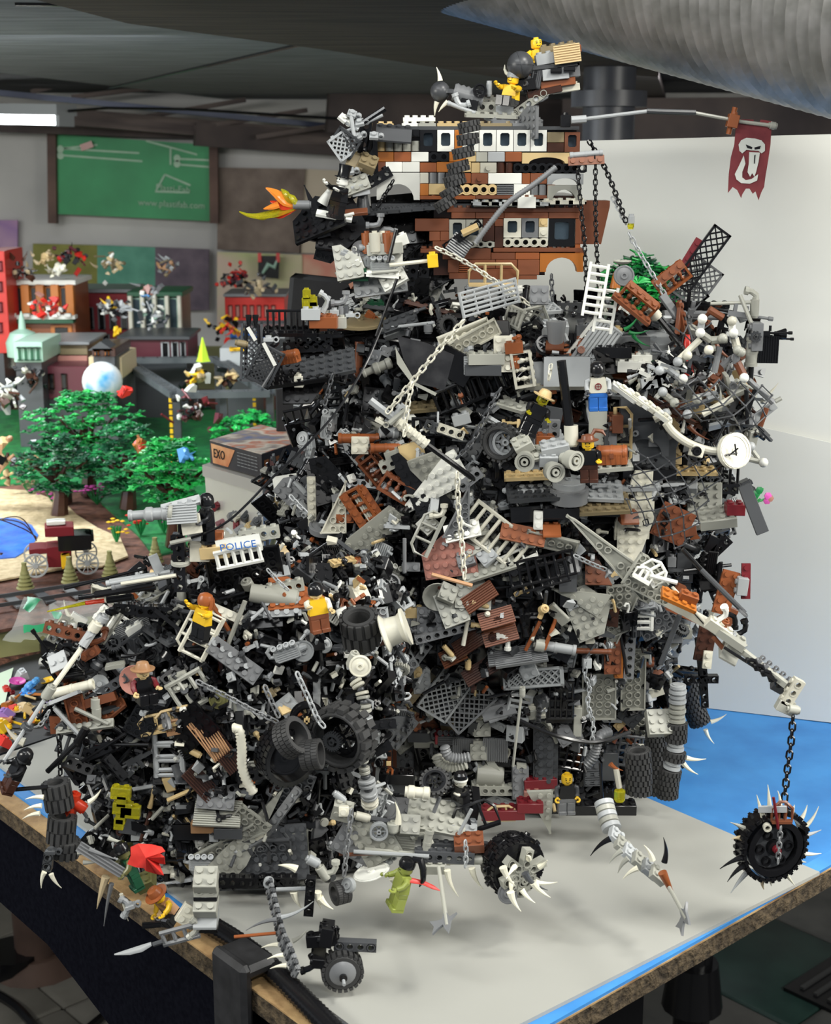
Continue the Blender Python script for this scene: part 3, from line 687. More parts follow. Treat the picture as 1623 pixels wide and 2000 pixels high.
rl = lib(('rail_bar',), lambda b: b.box(0, 0, 0, 900, 2.4, 5)); sl = lib(('sleeper',), lambda b: b.bbox(0, 0, 0, 14, 62, 3.2))
ra = gp(-60, 1190, .05); rbb = gp(330, 1128, .05); Mr = along(ra, rbb); tr = thing('toy_track', 'dark grey toy railway track in front of the brown strip', 'track', ra)
for s in (-1, 1): part('rail', rl, 'dgrey', tr, Mr@Matrix.Translation((.40, s*.020, .005)))
for k in range(22): part('sleeper', sl, 'dgrey' if k % 2 else 'mgrey', tr, Mr@Matrix.Translation((-.02+k*.04, 0, .001)))
# trees
def tree(name, cx, cy, Y, wpx, hpx, label, n=260, trunkdown=90, cols=('green', 'bgreen'), lay=4, dep=None, stems=True):
    p = at(cx, cy, Y); sc = Y/2931; t = thing(name, label, 'tree', (p.x, p.y, max(p.z-trunkdown*sc, .05)))
    for ci, c in enumerate(cols):
        b = MB(); rr = random.Random(hash((cx, ci)) & 255)
        for k in range(n//len(cols)):
            u = rr.random()*2*pi; q = sqrt(rr.random()); h = rr.randint(0, lay-1)/(lay-1)*2-1
            wf = sqrt(max(.15, 1-h*h*.8)); x = cos(u)*q*wf*wpx/2*sc*1000; y = sin(u)*q*wf*wpx/2*sc*1000*(dep or .7); zz = h*hpx/2*sc*1000*(.75)-q*q*10
            if rr.random() < .3: zz += rr.uniform(-12, 12)
            b.M = Matrix.Translation((x, y, zz))@Matrix.Rotation(rr.uniform(0, 6), 4, 'Z')@Matrix.Rotation(rr.uniform(-.5, .5), 4, 'X'); r0 = rr.uniform(8, 13)
            P = []
            for i in range(10): r = r0*(1, .55)[i % 2]; a = 2*pi*i/10; P.append((cos(a)*r, sin(a)*r))
            b.prism(P, 0, 1.4)
            for i in range(2): b.cyl((rr.uniform(-5, 5), rr.uniform(-5, 5), 1.4), (rr.uniform(-1, 1), 0, 3), 2.3, n=6)
        o = part('foliage', b.mesh('foliage'), c, t, Matrix.Translation(p)); o['kind'] = 'stuff'
    b = MB(); q = p-Vector((0, 0, p.z-.05)); h = (p.z-.05)*1000
    b.tube([(0, 0, 0), (4, 0, h*.4), (-3, 2, h*.8), (0, 0, h)], [15, 11, 8, 4], 8)
    for k in range(5): a = k*1.3; b.tube([(0, 0, h*.6), (cos(a)*25, sin(a)*20, h*.8), (cos(a)*50, sin(a)*35, h*1.0)], [6, 4, 2], 6)
    part('trunk', b.mesh('trunk'), 'dbrown', t, Matrix.Translation(q)); return t
tree('tree', 165, 815, 2.5, 270, 120, 'broad green toy tree, left of the grey truss frame', 330, 130, ('green', 'bgreen', 'green'))
tree('tree', 110, 900, 2.35, 210, 120, 'lower dark green toy tree beneath the broad one at far left', 260, 60, ('dgreen', 'green'))
tree('tree', 335, 915, 2.15, 220, 135, 'bright green toy tree left of the translucent bin', 380, 70, ('bgreen', 'green', 'bgreen'))
tree('tree', 245, 890, 2.4, 230, 150, 'dark green toy tree between the broad one and the bright one', 300, 60, ('green', 'dgreen'))
tree('tree', 490, 835, 2.7, 170, 70, 'green toy tree above the printed box, beside the black screen', 200, 60, ('green', 'bgreen'))
tree('tree', 120, 900, 2.45, 70, 50, 'pale grey green toy bush under the broad tree', 60, 30, ('sgreen',))
tree('tree', 1245, 585, 1.575, 185, 200, 'dense green plastic tree growing behind the ship at the right', 520, 120, ('green', 'bgreen', 'dgreen'), lay=8, dep=.28)
def pine(x, y):
    p = gp(x, y, .05); b = MB(); h = 0
    for k in range(7): b.lathe([(9-k*1.1, h), (3, h+4.5)], 10); h += 4
    return tag(part('toy_pine', lib(('pine',), lambda b: [b.lathe([(10-k*1.25, 4*k+2), (10-k*1.25, 4*k+3), (3, 4*k+7)], 12) for k in range(7)] and b.cyl((0, 0, 0), (0, 0, 5), 3)), noisy('pine_olive', (.22, .22, .08), (.32, .30, .12), 20), None, Matrix.Translation(p)@Matrix.Scale(1.25, 4)), PL.pop(0), 'toy tree')
PL = ['small olive toy pine, left of the coach wheel', 'small olive toy pine between the two coach wheels', 'small olive toy pine right of the coach by the bushes', 'small olive toy pine standing near the sand edge']
pine(50, 1152); pine(137, 1140); pine(216, 1128); pine(304, 1100)
def flower_bush(x, y, c, label, n=26, s=16):
    p = gp(x, y, .05); t = thing('flower_bush', label, 'flowers', p); b = MB(); rr = random.Random(x)
    for k in range(n): 
        b.M = Matrix.Translation((rr.gauss(0, s), rr.gauss(0, s*.6), rr.uniform(12, 34))); b.lathe([(1, 0), (3.8, 1), (3.8, 2), (1, 3)], 6)
    part('blossoms', b.mesh('fl'), c, t, Matrix.Translation(p))['kind'] = 'stuff'
    b = MB(); 
    for k in range(9): a = k*.7; b.tube([(0, 0, 0), (cos(a)*s*.6, sin(a)*s*.4, 12), (cos(a)*s, sin(a)*s*.6, 26)], 1.4, 5)
    part('stems', b.mesh('st'), 'green', t, Matrix.Translation(p))
flower_bush(115, 990, 'magenta', 'pink and purple flowers behind the coach', 34, 20); flower_bush(190, 985, 'magenta', 'pink flowers on a grey stump under the trees', 26, 18)
flower_bush(275, 1045, 'red', 'red orange flowers at the lawn edge', 14, 10); flower_bush(320, 1040, 'magenta', 'magenta and white flowers left of the cannon', 12, 10); flower_bush(228, 1060, 'yellow', 'small yellow flowers on the sand edge', 10, 8)
flower_bush(60, 965, 'dtan', 'dry brown bush at the far left of the sand', 30, 16)
# coach
cp = gp(118, 1120, .05); coach = thing('toy_coach', 'dark red and black toy stagecoach with grey spoked wheels', 'toy coach', cp)
cm = Matrix.Translation(cp)@Matrix.Rotation(radians(14), 4, 'Z')
def wagonwheel():
    def f(b):
        b.ring((0, 0, 0), (0, 1, 0), 16, 14, 3, 24); b.cyl((0, -2.5, 0), (0, 2.5, 0), 3.4)
        for k in range(12): a = k*pi/6; b.cyl((cos(a)*3, 0, sin(a)*3), (cos(a)*14.5, 0, sin(a)*14.5), .8, n=5)
    return lib(('wagon',), f)
for (x, y, s) in ((-.033, -.02, 1.08), (.038, -.02, 1), (-.033, .045, 1.08), (.038, .045, 1)): part('wheel', wagonwheel(), 'lgrey', coach, cm@Matrix.Translation((x, y, .0175*s))@Matrix.Scale(s, 4))
for (x, y, z_, sx, sy, sz, c, nme) in ((0, .012, .026, .034, .04, .030, 'dred', 'body'), (.022, .012, .045, .046, .042, .022, 'black', 'cab'), (-.028, .012, .036, .026, .040, .008, 'dred', 'seat'), (.002, .012, .062, .040, .036, .014, 'dred', 'roof'), (.008, -.012, .022, .012, .004, .020, 'yellow', 'door'), (-.002, .012, .073, .026, .02, .006, 'white', 'roof_tile'), (.042, .012, .05, .014, .03, .012, 'black', 'trunk')):
    b = MB(1); b.bbox(0, 0, 0, sx, sy, sz, .001); part(nme, b.mesh(nme), c, coach, cm@Matrix.Translation((x, y, z_)))
for k in range(3): b = MB(1); b.tube(smooth([(-.03, .0, .05), (-.05, .0, .085-.01*k), (-.09, .0, .08), (-.13, 0, .06)]), .0009, 5); part('rein', b.mesh('rein'), 'dbrown', coach, cm@Matrix.Translation((0, .01*k, 0)))
# grey truss frame on legs
zt = .19; cs = gg([(240, 704), (425, 702), (527, 768), (345, 771)], zt); fr_ = thing('truss_frame', 'dark grey open rectangular frame standing on legs behind the trees', 'frame', gp(345, 850, .05))
for k in range(4):
    a, c = cs[k], cs[(k+1) % 4]; b = MB(1); l = (c-a).length
    for s in (-1, 1): b.box(l/2, s*.011, 0, l, .005, .012)
    b.box(l/2, 0, -.003, l, .02, .004)
    for i in range(int(l/.03)): b.box(.015+i*.03, 0, .002, .005, .022, .008)
    part('beam', b.mesh('beam'), noisy('truss_grey', (.06, .07, .075), (.10, .11, .115), 20, .5), fr_, along(a, c))
for k, p in enumerate(cs+[(cs[2]+cs[3])/2]):
    b = MB(1); b.box(0, 0, -.07, .014, .014, .14); part('leg', b.mesh('leg'), 'dgrey', fr_, Matrix.Translation(p))
for k, p in enumerate((cs[3]+Vector((-.012, 0, 0)), cs[2]+Vector((-.03, 0, 0)))):
    b = MB(1)
    for i in range(12): b.box(0, 0, -.012*i-.01, .006, .006, .008)
    part('yellow_strip', b.mesh('ys'), 'yellow', fr_, Matrix.Translation(p))
gdome = at(200, 745, 2.9); b = MB(1); b.sphere((0, 0, 0), .040, 24)
tag(part('toy_globe', b.mesh('globe', sharp=60), blobs('globe_paint', [(.62, .64, .62), (.62, .64, .62), (.05, .25, .45)], 14), None, Matrix.Translation(gdome)), 'glossy white and blue ball behind the broad tree', 'ball')
# buildings
def box_at(name, x0, y0, x1, y1, Y, dep, col, parent, e=.001):
    a = at(x0, y1, Y); c = at(x1, y0, Y); b = MB(1); b.bbox(0, 0, 0, abs(c.x-a.x), dep, abs(c.z-a.z), e)
    return part(name, b.mesh(name), col, parent, Matrix.Translation(((a.x+c.x)/2, Y+dep/2, (a.z+c.z)/2)))
def building(name, x0, y0, x1, y1, Y, col, label, wins, wc=('white', 'tblack'), roof=None, dep=.16):
    p = at((x0+x1)/2, y1, Y); t = thing(name, label, 'toy building', p)
    box_at('wall', x0, y0, x1, y1, Y, dep, col, t)
    for (a, b0, c, d) in wins:
        wo = box_at('window', a, b0, c, d, Y-.004, .005, wc[0], t); q = (c-a)*.2; box_at('pane', a+q, b0+q*.6, c-q, d-q*.6, Y-.0055, .003, wc[1], wo)
    if p.z > .056:
        b = MB(1); a_ = at(x0, y1, Y); c_ = at(x1, y1, Y); b.box(0, 0, 0, c_.x-a_.x-.004, dep-.004, p.z-.0495); part('base_block', b.mesh('base'), 'dgrey', t, Matrix.Translation(((a_.x+c_.x)/2, Y+dep/2, (p.z+.0495)/2)))
    if roof: box_at('roof', x0-4, y0-roof[0], x1+4, y0+2, Y-.012, dep+.02, roof[1], t)
    return t
B1 = building('cafe_building', 15, 555, 143, 735, 3.5, 'rbrown', 'white and orange columned toy building, leftmost of the row', [(30+29*k, 560, 50+29*k, 612) for k in range(4)]+[(100, 635, 140, 668), (30, 640, 60, 670)], ('orange', 'black'), (8, 'white'))
for k in range(5): box_at('column', 14+29*k, 556, 26+29*k, 618, 3.48, .02, 'orange', B1)
box_at('sill', 12, 616, 146, 624, 3.47, .03, 'white', B1); box_at('lower_band', 20, 624, 143, 632, 3.47, .03, 'dgreen', B1); box_at('corner_strip', 4, 550, 18, 720, 3.46, .03, 'cream', B1)
for k in range(5): box_at('sill_knob', 18+27*k, 612, 30+27*k, 620, 3.455, .01, 'white', B1)
building('red_building', 140, 570, 254, 690, 3.75, noisy('red_brick_toy', (.20, .014, .02), (.28, .022, .028), 30), 'dark red toy building with tall windows, middle of the row', [(148+22*k, 600, 160+22*k, 643) for k in range(5)]+[(150+25*k, 652, 164+25*k, 680) for k in range(3)], ('mgrey', 'black'), (5, 'mgrey'))
B3 = building('glass_corner_building', 252, 578, 352, 655, 3.6, 'black', 'black toy building with pale glass front and dark green roof', [(256+24*k, 582, 276+24*k, 650) for k in range(4)], ('sgreen', 'tblack'), (8, 'dgreen'))
for k in range(5): box_at('column', 252+24*k, 578, 256+24*k, 652, 3.57, .02, 'cream', B3)
B4 = building('maroon_building', 232, 662, 366, 706, 3.3, 'maroon', 'low maroon toy building with a grey cornice beneath the glass one', [(315, 668, 330, 700), (335, 668, 348, 700), (352, 668, 362, 696)], ('lgrey', 'black'), (5, 'dgrey'))
building('tan_building', 84, 672, 170, 716, 3.1, 'dtan', 'tan and rosy toy building with a flat grey roof', [(95, 700, 105, 712)], ('pink', 'dtan'), (4, 'mgrey')); box_at('band', 84, 694, 170, 716, 3.09, .01, 'pink', bpy.data.objects['tan_building'])
building('dark_house', 84, 716, 172, 780, 3.0, 'maroon', 'dark brown toy house behind the broad tree', [(95, 730, 105, 760), (120, 730, 130, 760)], ('dbrown', 'black'))
building('cream_plinth', 175, 697, 237, 740, 2.95, 'sand', 'cream toy pedestal under the little brown cottage', [(190, 712, 200, 730)], ('cream', 'dtan'))
co = building('brown_cottage', 180, 680, 225, 697, 2.9, 'dbrown', 'little brown toy cottage with a pitched grey roof', [(185, 685, 192, 695), (205, 685, 212, 695)], ('orange', 'black'))
b = MB(1); b.M = Matrix.Rotation(pi/2, 4, 'X'); b.prism([(-.026, 0), (.026, 0), (0, .018)], -.03, .03); part('roof', b.mesh('roof'), 'dgrey', co, Matrix.Translation(at(203, 681, 2.93)))
building('red_arcade', 440, 578, 555, 626, 3.9, 'red', 'bright red toy arcade left of the black screen', [(446+14*k, 596, 454+14*k, 620) for k in range(7)], ('dred', 'pink'), (4, 'mgrey'))
building('blue_arcade', 440, 640, 560, 662, 3.8, 'lgrey', 'white and blue toy hall under the red arcade', [(450+16*k, 648, 462+16*k, 660) for k in range(6)], ('blue', 'blue'))
building('grey_block', 430, 680, 500, 715, 3.2, 'lgrey', 'pale grey toy block with a yellow stand left of the mesh shields', [(448, 678, 478, 686)], ('yellow', 'yellow'))
building('red_tower', -20, 490, 8, 690, 3.4, 'red', 'bright red toy tower cut by the left photo edge', [(-5, 510+40*k, 4, 530+40*k) for k in range(4)], ('dred', 'dred'))
building('pale_green_palace', 28, 668, 82, 708, 2.95, 'sgreen', 'pale green toy palace with four little columns', [(34+12*k, 678, 42+12*k, 704) for k in range(4)], ('sgreen', 'dgreen'))
p = at(45, 668, 3.1); b = MB(1); b.lathe([(.018, -.035), (.034, -.03), (.036, 0), (.026, .02), (.008, .028), (.006, .05), (.001, .065)], 16); tag(part('green_dome', b.mesh('dome'), 'sgreen', None, Matrix.Translation(p)), 'pale green ribbed dome rising behind the palace', 'dome')
b = MB(1); b.lathe([(.015, 0), (.012, .005), (.001, .05)], 4); tag(part('lime_cone', b.mesh('lc'), 'flgreen', None, Matrix.Translation(at(397, 706, 3.0))), 'bright lime toy crystal behind the truss frame', 'toy')
# models on top of the buildings: each a small assembly of bricks
def cluster(name, x, y, Y, cols, label, n=16, s=14, cat='toy model'):
    p = at(x, y, Y); t = thing(name, label, cat, p); rr = random.Random(x*7+y)
    kinds = [brick(1, 1, 1), brick(2, 1, 1), roundb(4, 6), tile(2, 1), slope(1), cone(4, 8), rod(24, 1.6), horn(18, 3, .4)]
    nm = ['plate', 'plate', 'round_brick', 'tile', 'slope', 'cone', 'bar', 'wing_tip']
    for k in range(n):
        i = rr.randrange(len(kinds)); q = Vector((rr.gauss(0, s), rr.gauss(0, s*.5), rr.gauss(0, s*.7)))*.001
        part(nm[i], kinds[i], rr.choice(cols), t, mtx(p+q, rr.uniform(-60, 60), rr.uniform(0, 90), rr.uniform(0, 360), 1.3))
    return t
cluster('toy_hut', 40, 530, 3.45, ['dtan', 'dbrown', 'sand', 'black'], 'tan roofed toy hut on top of the columned building', 20, 18)
cluster('palm_plant', 92, 500, 3.5, ['sand', 'tan'], 'curly tan palm on the roof beside the white rabbit', 16, 10)
cluster('white_rabbit', 112, 528, 3.45, ['cream', 'white', 'bone'], 'cream white toy rabbit sitting on the roof edge', 18, 8, 'toy animal')
cluster('black_ship', 135, 498, 3.6, ['black', 'dgrey', 'maroon', 'red'], 'black winged toy craft in front of the olive panel', 26, 19)
cluster('tan_flyer', 210, 515, 3.6, ['tan', 'sand', 'dtan', 'white'], 'tan toy flyer in front of the teal panel', 26, 18)
cluster('bronze_robot', 325, 520, 3.6, ['cork', 'mgrey', 'dtan', 'lgrey'], 'brown and silver toy robot on the dark green roof', 24, 13)
cluster('red_dragon', 90, 600, 3.3, ['red', 'red', 'white', 'pink'], 'curled red toy dragon in front of the columned building', 26, 18)
cluster('silver_knight', 215, 600, 3.4, ['lgrey', 'white', 'yellow', 'mgrey'], 'silver toy knight with a gold crest by the red building', 22, 12)
cluster('dark_rider', 238, 605, 3.35, ['black', 'dgrey', 'lgrey'], 'black toy rider beside the silver knight', 22, 13)
cluster('blue_robot', 290, 570, 3.4, ['lblue', 'white', 'mgrey', 'pink'], 'blue and white toy robot on the glass building', 20, 12)
cluster('grey_figures', 300, 620, 3.35, ['lgrey', 'white', 'dgrey', 'sgreen'], 'group of grey toy statues before the glass building', 30, 18)
cluster('red_crane', 460, 545, 3.9, ['maroon', 'black', 'red', 'dgrey'], 'dark red and black toy creature above the red arcade', 40, 26)
cluster('grey_wagon', 500, 560, 3.8, ['dgrey', 'black', 'sand'], 'dark toy wagon on the roof left of the black screen', 26, 22)
cluster('orange_market', 440, 640, 3.6, ['orange', 'yellow', 'black', 'red'], 'orange and yellow toy stalls below the red arcade', 30, 20)
cluster('gold_figures', 380, 735, 2.9, ['tan', 'yellow', 'white', 'dred', 'black'], 'gold and red toy figures inside the truss frame', 24, 12)
cluster('gold_machine', 440, 742, 2.85, ['tan', 'dtan', 'black', 'dbrown'], 'black and gold toy machine at the right end of the truss frame', 20, 12)
cluster('brown_engine', 380, 800, 2.7, ['dbrown', 'maroon', 'black', 'white', 'dred'], 'dark red toy engine between the truss frame legs', 36, 20)
cluster('white_mech', 15, 770, 2.7, ['white', 'cream', 'lgrey', 'dbrown'], 'white toy mech at the far left edge above the trees', 30, 18)
cluster('brass_machine', 62, 735, 2.95, ['dbrown', 'cream', 'black'], 'dark toy machine with a cream arch left of the dark house', 24, 15)
cluster('gold_rocks', 20, 1110, 2.1, ['tan', 'black', 'dbrown', 'yellow'], 'black and gold pieces beside the coach at the left edge', 22, 12)
cluster('brown_wreck', 20, 900, 2.4, ['dbrown', 'cork', 'black', 'tan'], 'brown toy wreck in the shade of the left trees', 30, 22)
cluster('orange_bird', 272, 872, 2.2, ['orange', 'red'], 'orange toy bird in the trees', 7, 5, 'toy animal')
cluster('blue_bird', 365, 888, 2.1, ['lblue'], 'blue toy bird in the bright tree', 6, 4, 'toy animal')
cluster('red_bird', 245, 766, 2.5, ['red'], 'tiny red toy bird on top of the broad tree', 5, 3.5, 'toy animal')
cluster('yellow_stand', 87, 680, 3.05, ['yellow'], 'yellow toy stand in front of the columned building', 6, 5)
cluster('yellow_drum', 230, 645, 3.25, ['yellow'], 'yellow toy drum under the dark rider', 6, 4)
# black screen, cabinet, bin, printed box
b = MB(1); sc_ = thing('black_screen', 'large black flat screen standing behind the fortress on the left', 'screen', at(620, 850, 1.95))
b = MB(1); b.bbox(0, 0, 0, .19, .02, .20, .006); part('panel', b.mesh('screen'), noisy('matte_black', (.005, .005, .006), (.010, .010, .011), 30, .75), sc_, Matrix.Translation(at(690, 690, 2.0))@Matrix.Rotation(radians(6), 4, 'Y'))
b = MB(1); b.bbox(0, 0, 0, .14, .05, .17, .002); b.box(.0, -.02, -.30, .12, .05, .5) if False else None; tag(part('black_cabinet', b.mesh('cab'), noisy('matte_black', (.008, .008, .009), (.014, .014, .015)), None, Matrix.Translation(at(650, 880, 1.85))), 'black box cabinet under the black screen', 'cabinet')
zb = at(512, 935, 1.68).z; q0 = gp(512, 935, zb); q1 = gp(411, 906, zb); q2 = gp(610, 899, zb); hb = .030; q3 = q1+q2-q0
bin_ = thing('storage_bin', 'clear plastic storage bin full of pieces under the printed box', 'storage bin', (q0.x, q0.y, .003))
binm = node_mat('bin_plastic', lambda nt, b: (b.inputs['Base Color'].__setattr__('default_value', (.52, .50, .46, 1)), b.inputs['Transmission Weight'].__setattr__('default_value', .35), b.inputs['Roughness'].__setattr__('default_value', .35)))
def rim(k, z_): c = (q0+q3)/2; return [Vector(((p-c).x*k+c.x, (p-c).y*k+c.y, z_)) for p in (q0, q1, q3, q2)]
bt = rim(.98, .006); tp = rim(1.12, zb-.012); b = MB(1); b.add(bt+tp, [(0, 1, 5, 4), (1, 2, 6, 5), (2, 3, 7, 6), (3, 0, 4, 7), (3, 2, 1, 0), (4, 5, 6, 7)]); part('tub', b.mesh('tub'), binm, bin_)
slab('lid', rim(1.16, zb-.001), .014, binm, bin_, back=DN)
for k in range(26):
    a, c = R.random(), R.random(); pq = q0+(q1-q0)*a*.9+Vector((0, -.004, 0)); part('stored_piece', brick(2, 1, 3), R.choice(['dgrey', 'tan', 'cream', 'dred', 'mgrey']), bin_, mtx(Vector((pq.x, pq.y-.003, zb-.045-.06*R.random())), R.uniform(0, 90), 60, R.uniform(0, 90)))
bx = thing('printed_box', 'flat printed toy box lying on the clear storage bin', 'box', q0)
u = UP*hb
slab('lid_art', [q0+u, q1+u, q3+u, q2+u], .001, blobs('box_top_art', [(.10, .13, .25), (.25, .2, .17), (.55, .50, .42), (.45, .15, .08), (.3, .28, .26)], 22), bx, back=DN)
slab('body', [q0+u*.97, q1+u*.97, q3+u*.97, q2+u*.97], hb*.95, noisy('box_dark', (.018, .018, .022), (.035, .03, .03), 20), bx, back=DN)
ex = (q0-q1).normalized(); ny = Vector((ex.y, -ex.x, 0)); f0 = q1+ny*.0006; lw = (q0-q1).length
slab('side_emblem_panel', [f0+ex*.06*lw+u*.08, f0+ex*.36*lw+u*.08, f0+ex*.5*lw+u*.85, f0+ex*.03*lw+u*.88], .0004, noisy('emblem_orange', (.42, .14, .05), (.62, .34, .16), 30), bx, back=-ny)
yw = math.degrees(atan2(ex.y, ex.x))
text('EXO', f0+ex*.2*lw+u*.5+ny*.0008, .016, 'black', bx, 0, .0003, .8, yaw=yw)
for r_ in range(5):
    for g in range(6):
        b = MB(1); b.box(0, 0, 0, lw*.055, .0003, .0010); part('print_line', b.mesh('pl'), 'mgrey', bx, Matrix.Translation(f0+ex*lw*(.58+.065*g)+u*(.28+.13*r_)+ny*.0005)@Matrix.Rotation(atan2(ex.y, ex.x), 4, 'Z'))
ey = (q2-q0).normalized(); n2 = Vector((ey.y, -ey.x, 0))
for k in range(3): slab('label_patch', [q0+n2*.0006+ey*(.006+.012*k)+u*.25, q0+n2*.0006+ey*(.015+.012*k)+u*.25, q0+n2*.0006+ey*(.015+.012*k)+u*.7, q0+n2*.0006+ey*(.006+.012*k)+u*.7], .0004, 'orange' if k != 1 else 'pink', bx, back=-n2)
# things in front of the display, on the black mat
mat_p = gg([(-80, 1330), (40, 1285), (250, 1235), (420, 1260), (470, 1380), (300, 1400), (111, 1435), (0, 1472), (-80, 1500)], .0065)
bm_ = slab('black_mat', mat_p, .003, noisy('mat_black', (.008, .008, .008), (.02, .02, .02), 40, .6), st=False, back=DN); tag(bm_, 'black work mat holding loose pieces at the left', 'mat')
gr = slab('gravel_patch', gg([(-80, 1250), (100, 1236), (250, 1205), (330, 1230), (200, 1262), (60, 1300), (-80, 1340)], .005), .004, noisy('gravel_brown', (.05, .02, .015), (.20, .08, .05), 90, .9, 8, 1), st=False, back=DN); tag(gr, 'strip of loose brown gravel pieces behind the black mat', 'gravel'); gr['kind'] = 'stuff'
bag = thing('zip_bag', 'clear zip bag with a green seal beside the display edge', 'plastic bag', gp(70, 1250, .006))
clearbag = node_mat('bag_film', lambda nt, b: (b.inputs['Base Color'].__setattr__('default_value', (.8, .82, .78, 1)), b.inputs['Alpha'].__setattr__('default_value', .28), b.inputs['Roughness'].__setattr__('default_value', .15)))
def sheet(name, pts4, nx, ny, amp, col, parent, seed=1):
    a, b0, c, d = pts4; b = MB(1); rr = random.Random(seed); v = []
    for j in range(ny+1):
        for i in range(nx+1):
            s, t = i/nx, j/ny; p = (a*(1-s)+b0*s)*(1-t)+(d*(1-s)+c*s)*t; v.append(p+Vector((rr.uniform(-1, 1), rr.uniform(-1, 1), rr.uniform(-1, 1)))*amp-WMt(parent))
    b.add(v, [(j*(nx+1)+i, j*(nx+1)+i+1, (j+1)*(nx+1)+i+1, (j+1)*(nx+1)+i) for j in range(ny) for i in range(nx)]); return part(name, b.mesh(name, sharp=80), col, parent, Matrix.Translation(WMt(parent)))
def WMt(o): return WM[o.name].to_translation()
sheet('film', [at(8, 1255, 1.68), at(125, 1240, 1.70), at(118, 1185, 1.74), at(50, 1165, 1.74)], 8, 6, .004, clearbag, bag); sheet('film', [at(95, 1250, 1.70), at(230, 1235, 1.72), at(225, 1165, 1.78), at(100, 1180, 1.76)], 8, 6, .004, clearbag, bag, 3)
greenz = noisy('seal_green', (.02, .25, .10), (.05, .4, .18), 20, .3)
sheet('green_seal', [at(45, 1236, 1.675), at(118, 1232, 1.68), at(120, 1216, 1.685), at(46, 1222, 1.685)], 8, 2, .001, greenz, bag, 2); sheet('green_seal', [at(44, 1190, 1.70), at(58, 1196, 1.70), at(80, 1170, 1.73), at(55, 1165, 1.73)], 4, 3, .001, greenz, bag, 5); sheet('green_seal', [at(105, 1208, 1.70), at(122, 1210, 1.70), at(120, 1195, 1.72), at(100, 1195, 1.72)], 4, 3, .001, greenz, bag, 6)
pr = gg([(-40, 1330), (26, 1304), (10, 1372), (-40, 1395)], .010); tag(slab('paper_sheet', pr, .0008, noisy('pale_green_paper', (.55, .68, .50), (.62, .74, .58), 10), st=False, back=DN), 'pale green printed paper at the left edge', 'paper')
cs_ = thing('black_case', 'black rounded plastic case with a ribbed lid behind the pieces', 'case', gp(130, 1290, .006))
Mc = Matrix.Translation(gp(132, 1280, .006))@Matrix.Rotation(radians(-18), 4, 'Z'); b = MB(); b.bbox(0, 0, 11, 62, 40, 22, 5); part('shell', b.mesh('case'), 'black', cs_, Mc); b = MB(); b.bbox(0, 0, 0, 50, 30, 3, 1); part('lid', b.mesh('case_lid'), 'dgrey', cs_, Mc@Matrix.Translation((0, 0, .023)))
bag2 = cluster('tissue_pack', 140, 1225, 1.66, ['cream', 'white'], 'crumpled white wrapper beside the zip bag', 8, 8, 'wrapper')
LP = [('magenta', 34, 1330), ('lblue', 62, 1345), ('lblue', 110, 1310), ('yellow', 93, 1328), ('red', 12, 1450), ('cream', 48, 1450), ('lpurple', 88, 1380), ('lpurple', 12, 1395), ('orange', 8, 1380), ('orange', 75, 1400), ('yellow', 4, 1418), ('cream', 25, 1365), ('sand', 38, 1382), ('tan', 62, 1385), ('white', 78, 1292), ('lblue', 54, 1352), ('lgrey', 40, 1320)]
def splat():
    def f(b):
        P = []
        for k in range(16): r = (13, 8)[k % 2]; t = 2*pi*k/16; P.append((cos(t)*r, sin(t)*r))
        b.prism(P, 0, 4); b.lathe([(8, 4), (7, 7), (3, 9)], 12); 
        for k in range(5): t = pi*k/4; b.sphere((cos(t)*11, sin(t)*11, 4), 4, 8)
    return lib(('splat',), f)
names = dict(magenta='magenta', lblue='light blue', yellow='yellow', red='red', cream='cream', lpurple='lilac', orange='orange', sand='sand', tan='tan', white='white', lgrey='clear grey')
used = {}
for i, (c, x, y) in enumerate(LP):
    me, kn = [(splat(), 'flower shaped piece'), (dish(10), 'dish piece'), (slope(2), 'sloped piece'), (horn(26, 5, .5), 'curved piece')][(0 if i in (1,) else (i % 3)+1)]
    k_ = (names[c]+' '+kn); used[k_] = used.get(k_, 0)+1
    where = ['near the pale paper', 'by the front of the mat', 'near the ribbed case', 'in the middle of the mat', 'at the left photo edge'][0 if x < 30 and y < 1380 else 1 if y > 1430 else 2 if y < 1335 else 3 if x > 30 else 4]
    tag(part('loose_piece', me, c, None, mtx(gp(x, y, .013), R.uniform(-30, 30), R.uniform(0, 40), R.uniform(0, 360), 1.0)), 'loose '+k_+' '+where+(' beside another' if used[k_] > 1 else ''), 'toy piece')
for k in range(90):
    x = R.uniform(10, 330); y = 1445-(x*.14)-R.random()*105
    if x > 120: y = 1400-R.random()*130
    me_, kn = R.choice([(tile(1, 1), 'square tile'), (brick(1, 1, 1), 'one stud plate'), (brick(2, 1, 1), 'two stud plate'), (tile(2, 1), 'long tile'), (roundb(3, 4), 'round stud'), (rod(14, 1.5), 'bar')]); cn = R.choice([('black', 'black'), ('dgrey', 'dark grey'), ('red', 'red'), ('yellow', 'yellow'), ('orange', 'orange'), ('tan', 'tan'), ('dred', 'dark red'), ('mgrey', 'grey'), ('cream', 'cream'), ('green', 'green')])
    wh = ('at the left edge' if x < 60 else 'in the middle' if x < 190 else 'towards the crawler')+(' back' if y < 1370 else ' front')
    o = part('loose_piece', me_, cn[0], None, mtx(gp(x, y, .011), R.uniform(-20, 20), R.uniform(-20, 60), R.uniform(0, 360), 1.0))
    tag(o, 'tiny loose '+cn[1]+' '+kn+' on the black mat, '+wh, 'toy piece', 'tiny '+cn[1]+' '+kn+' pieces on the black mat '+wh)
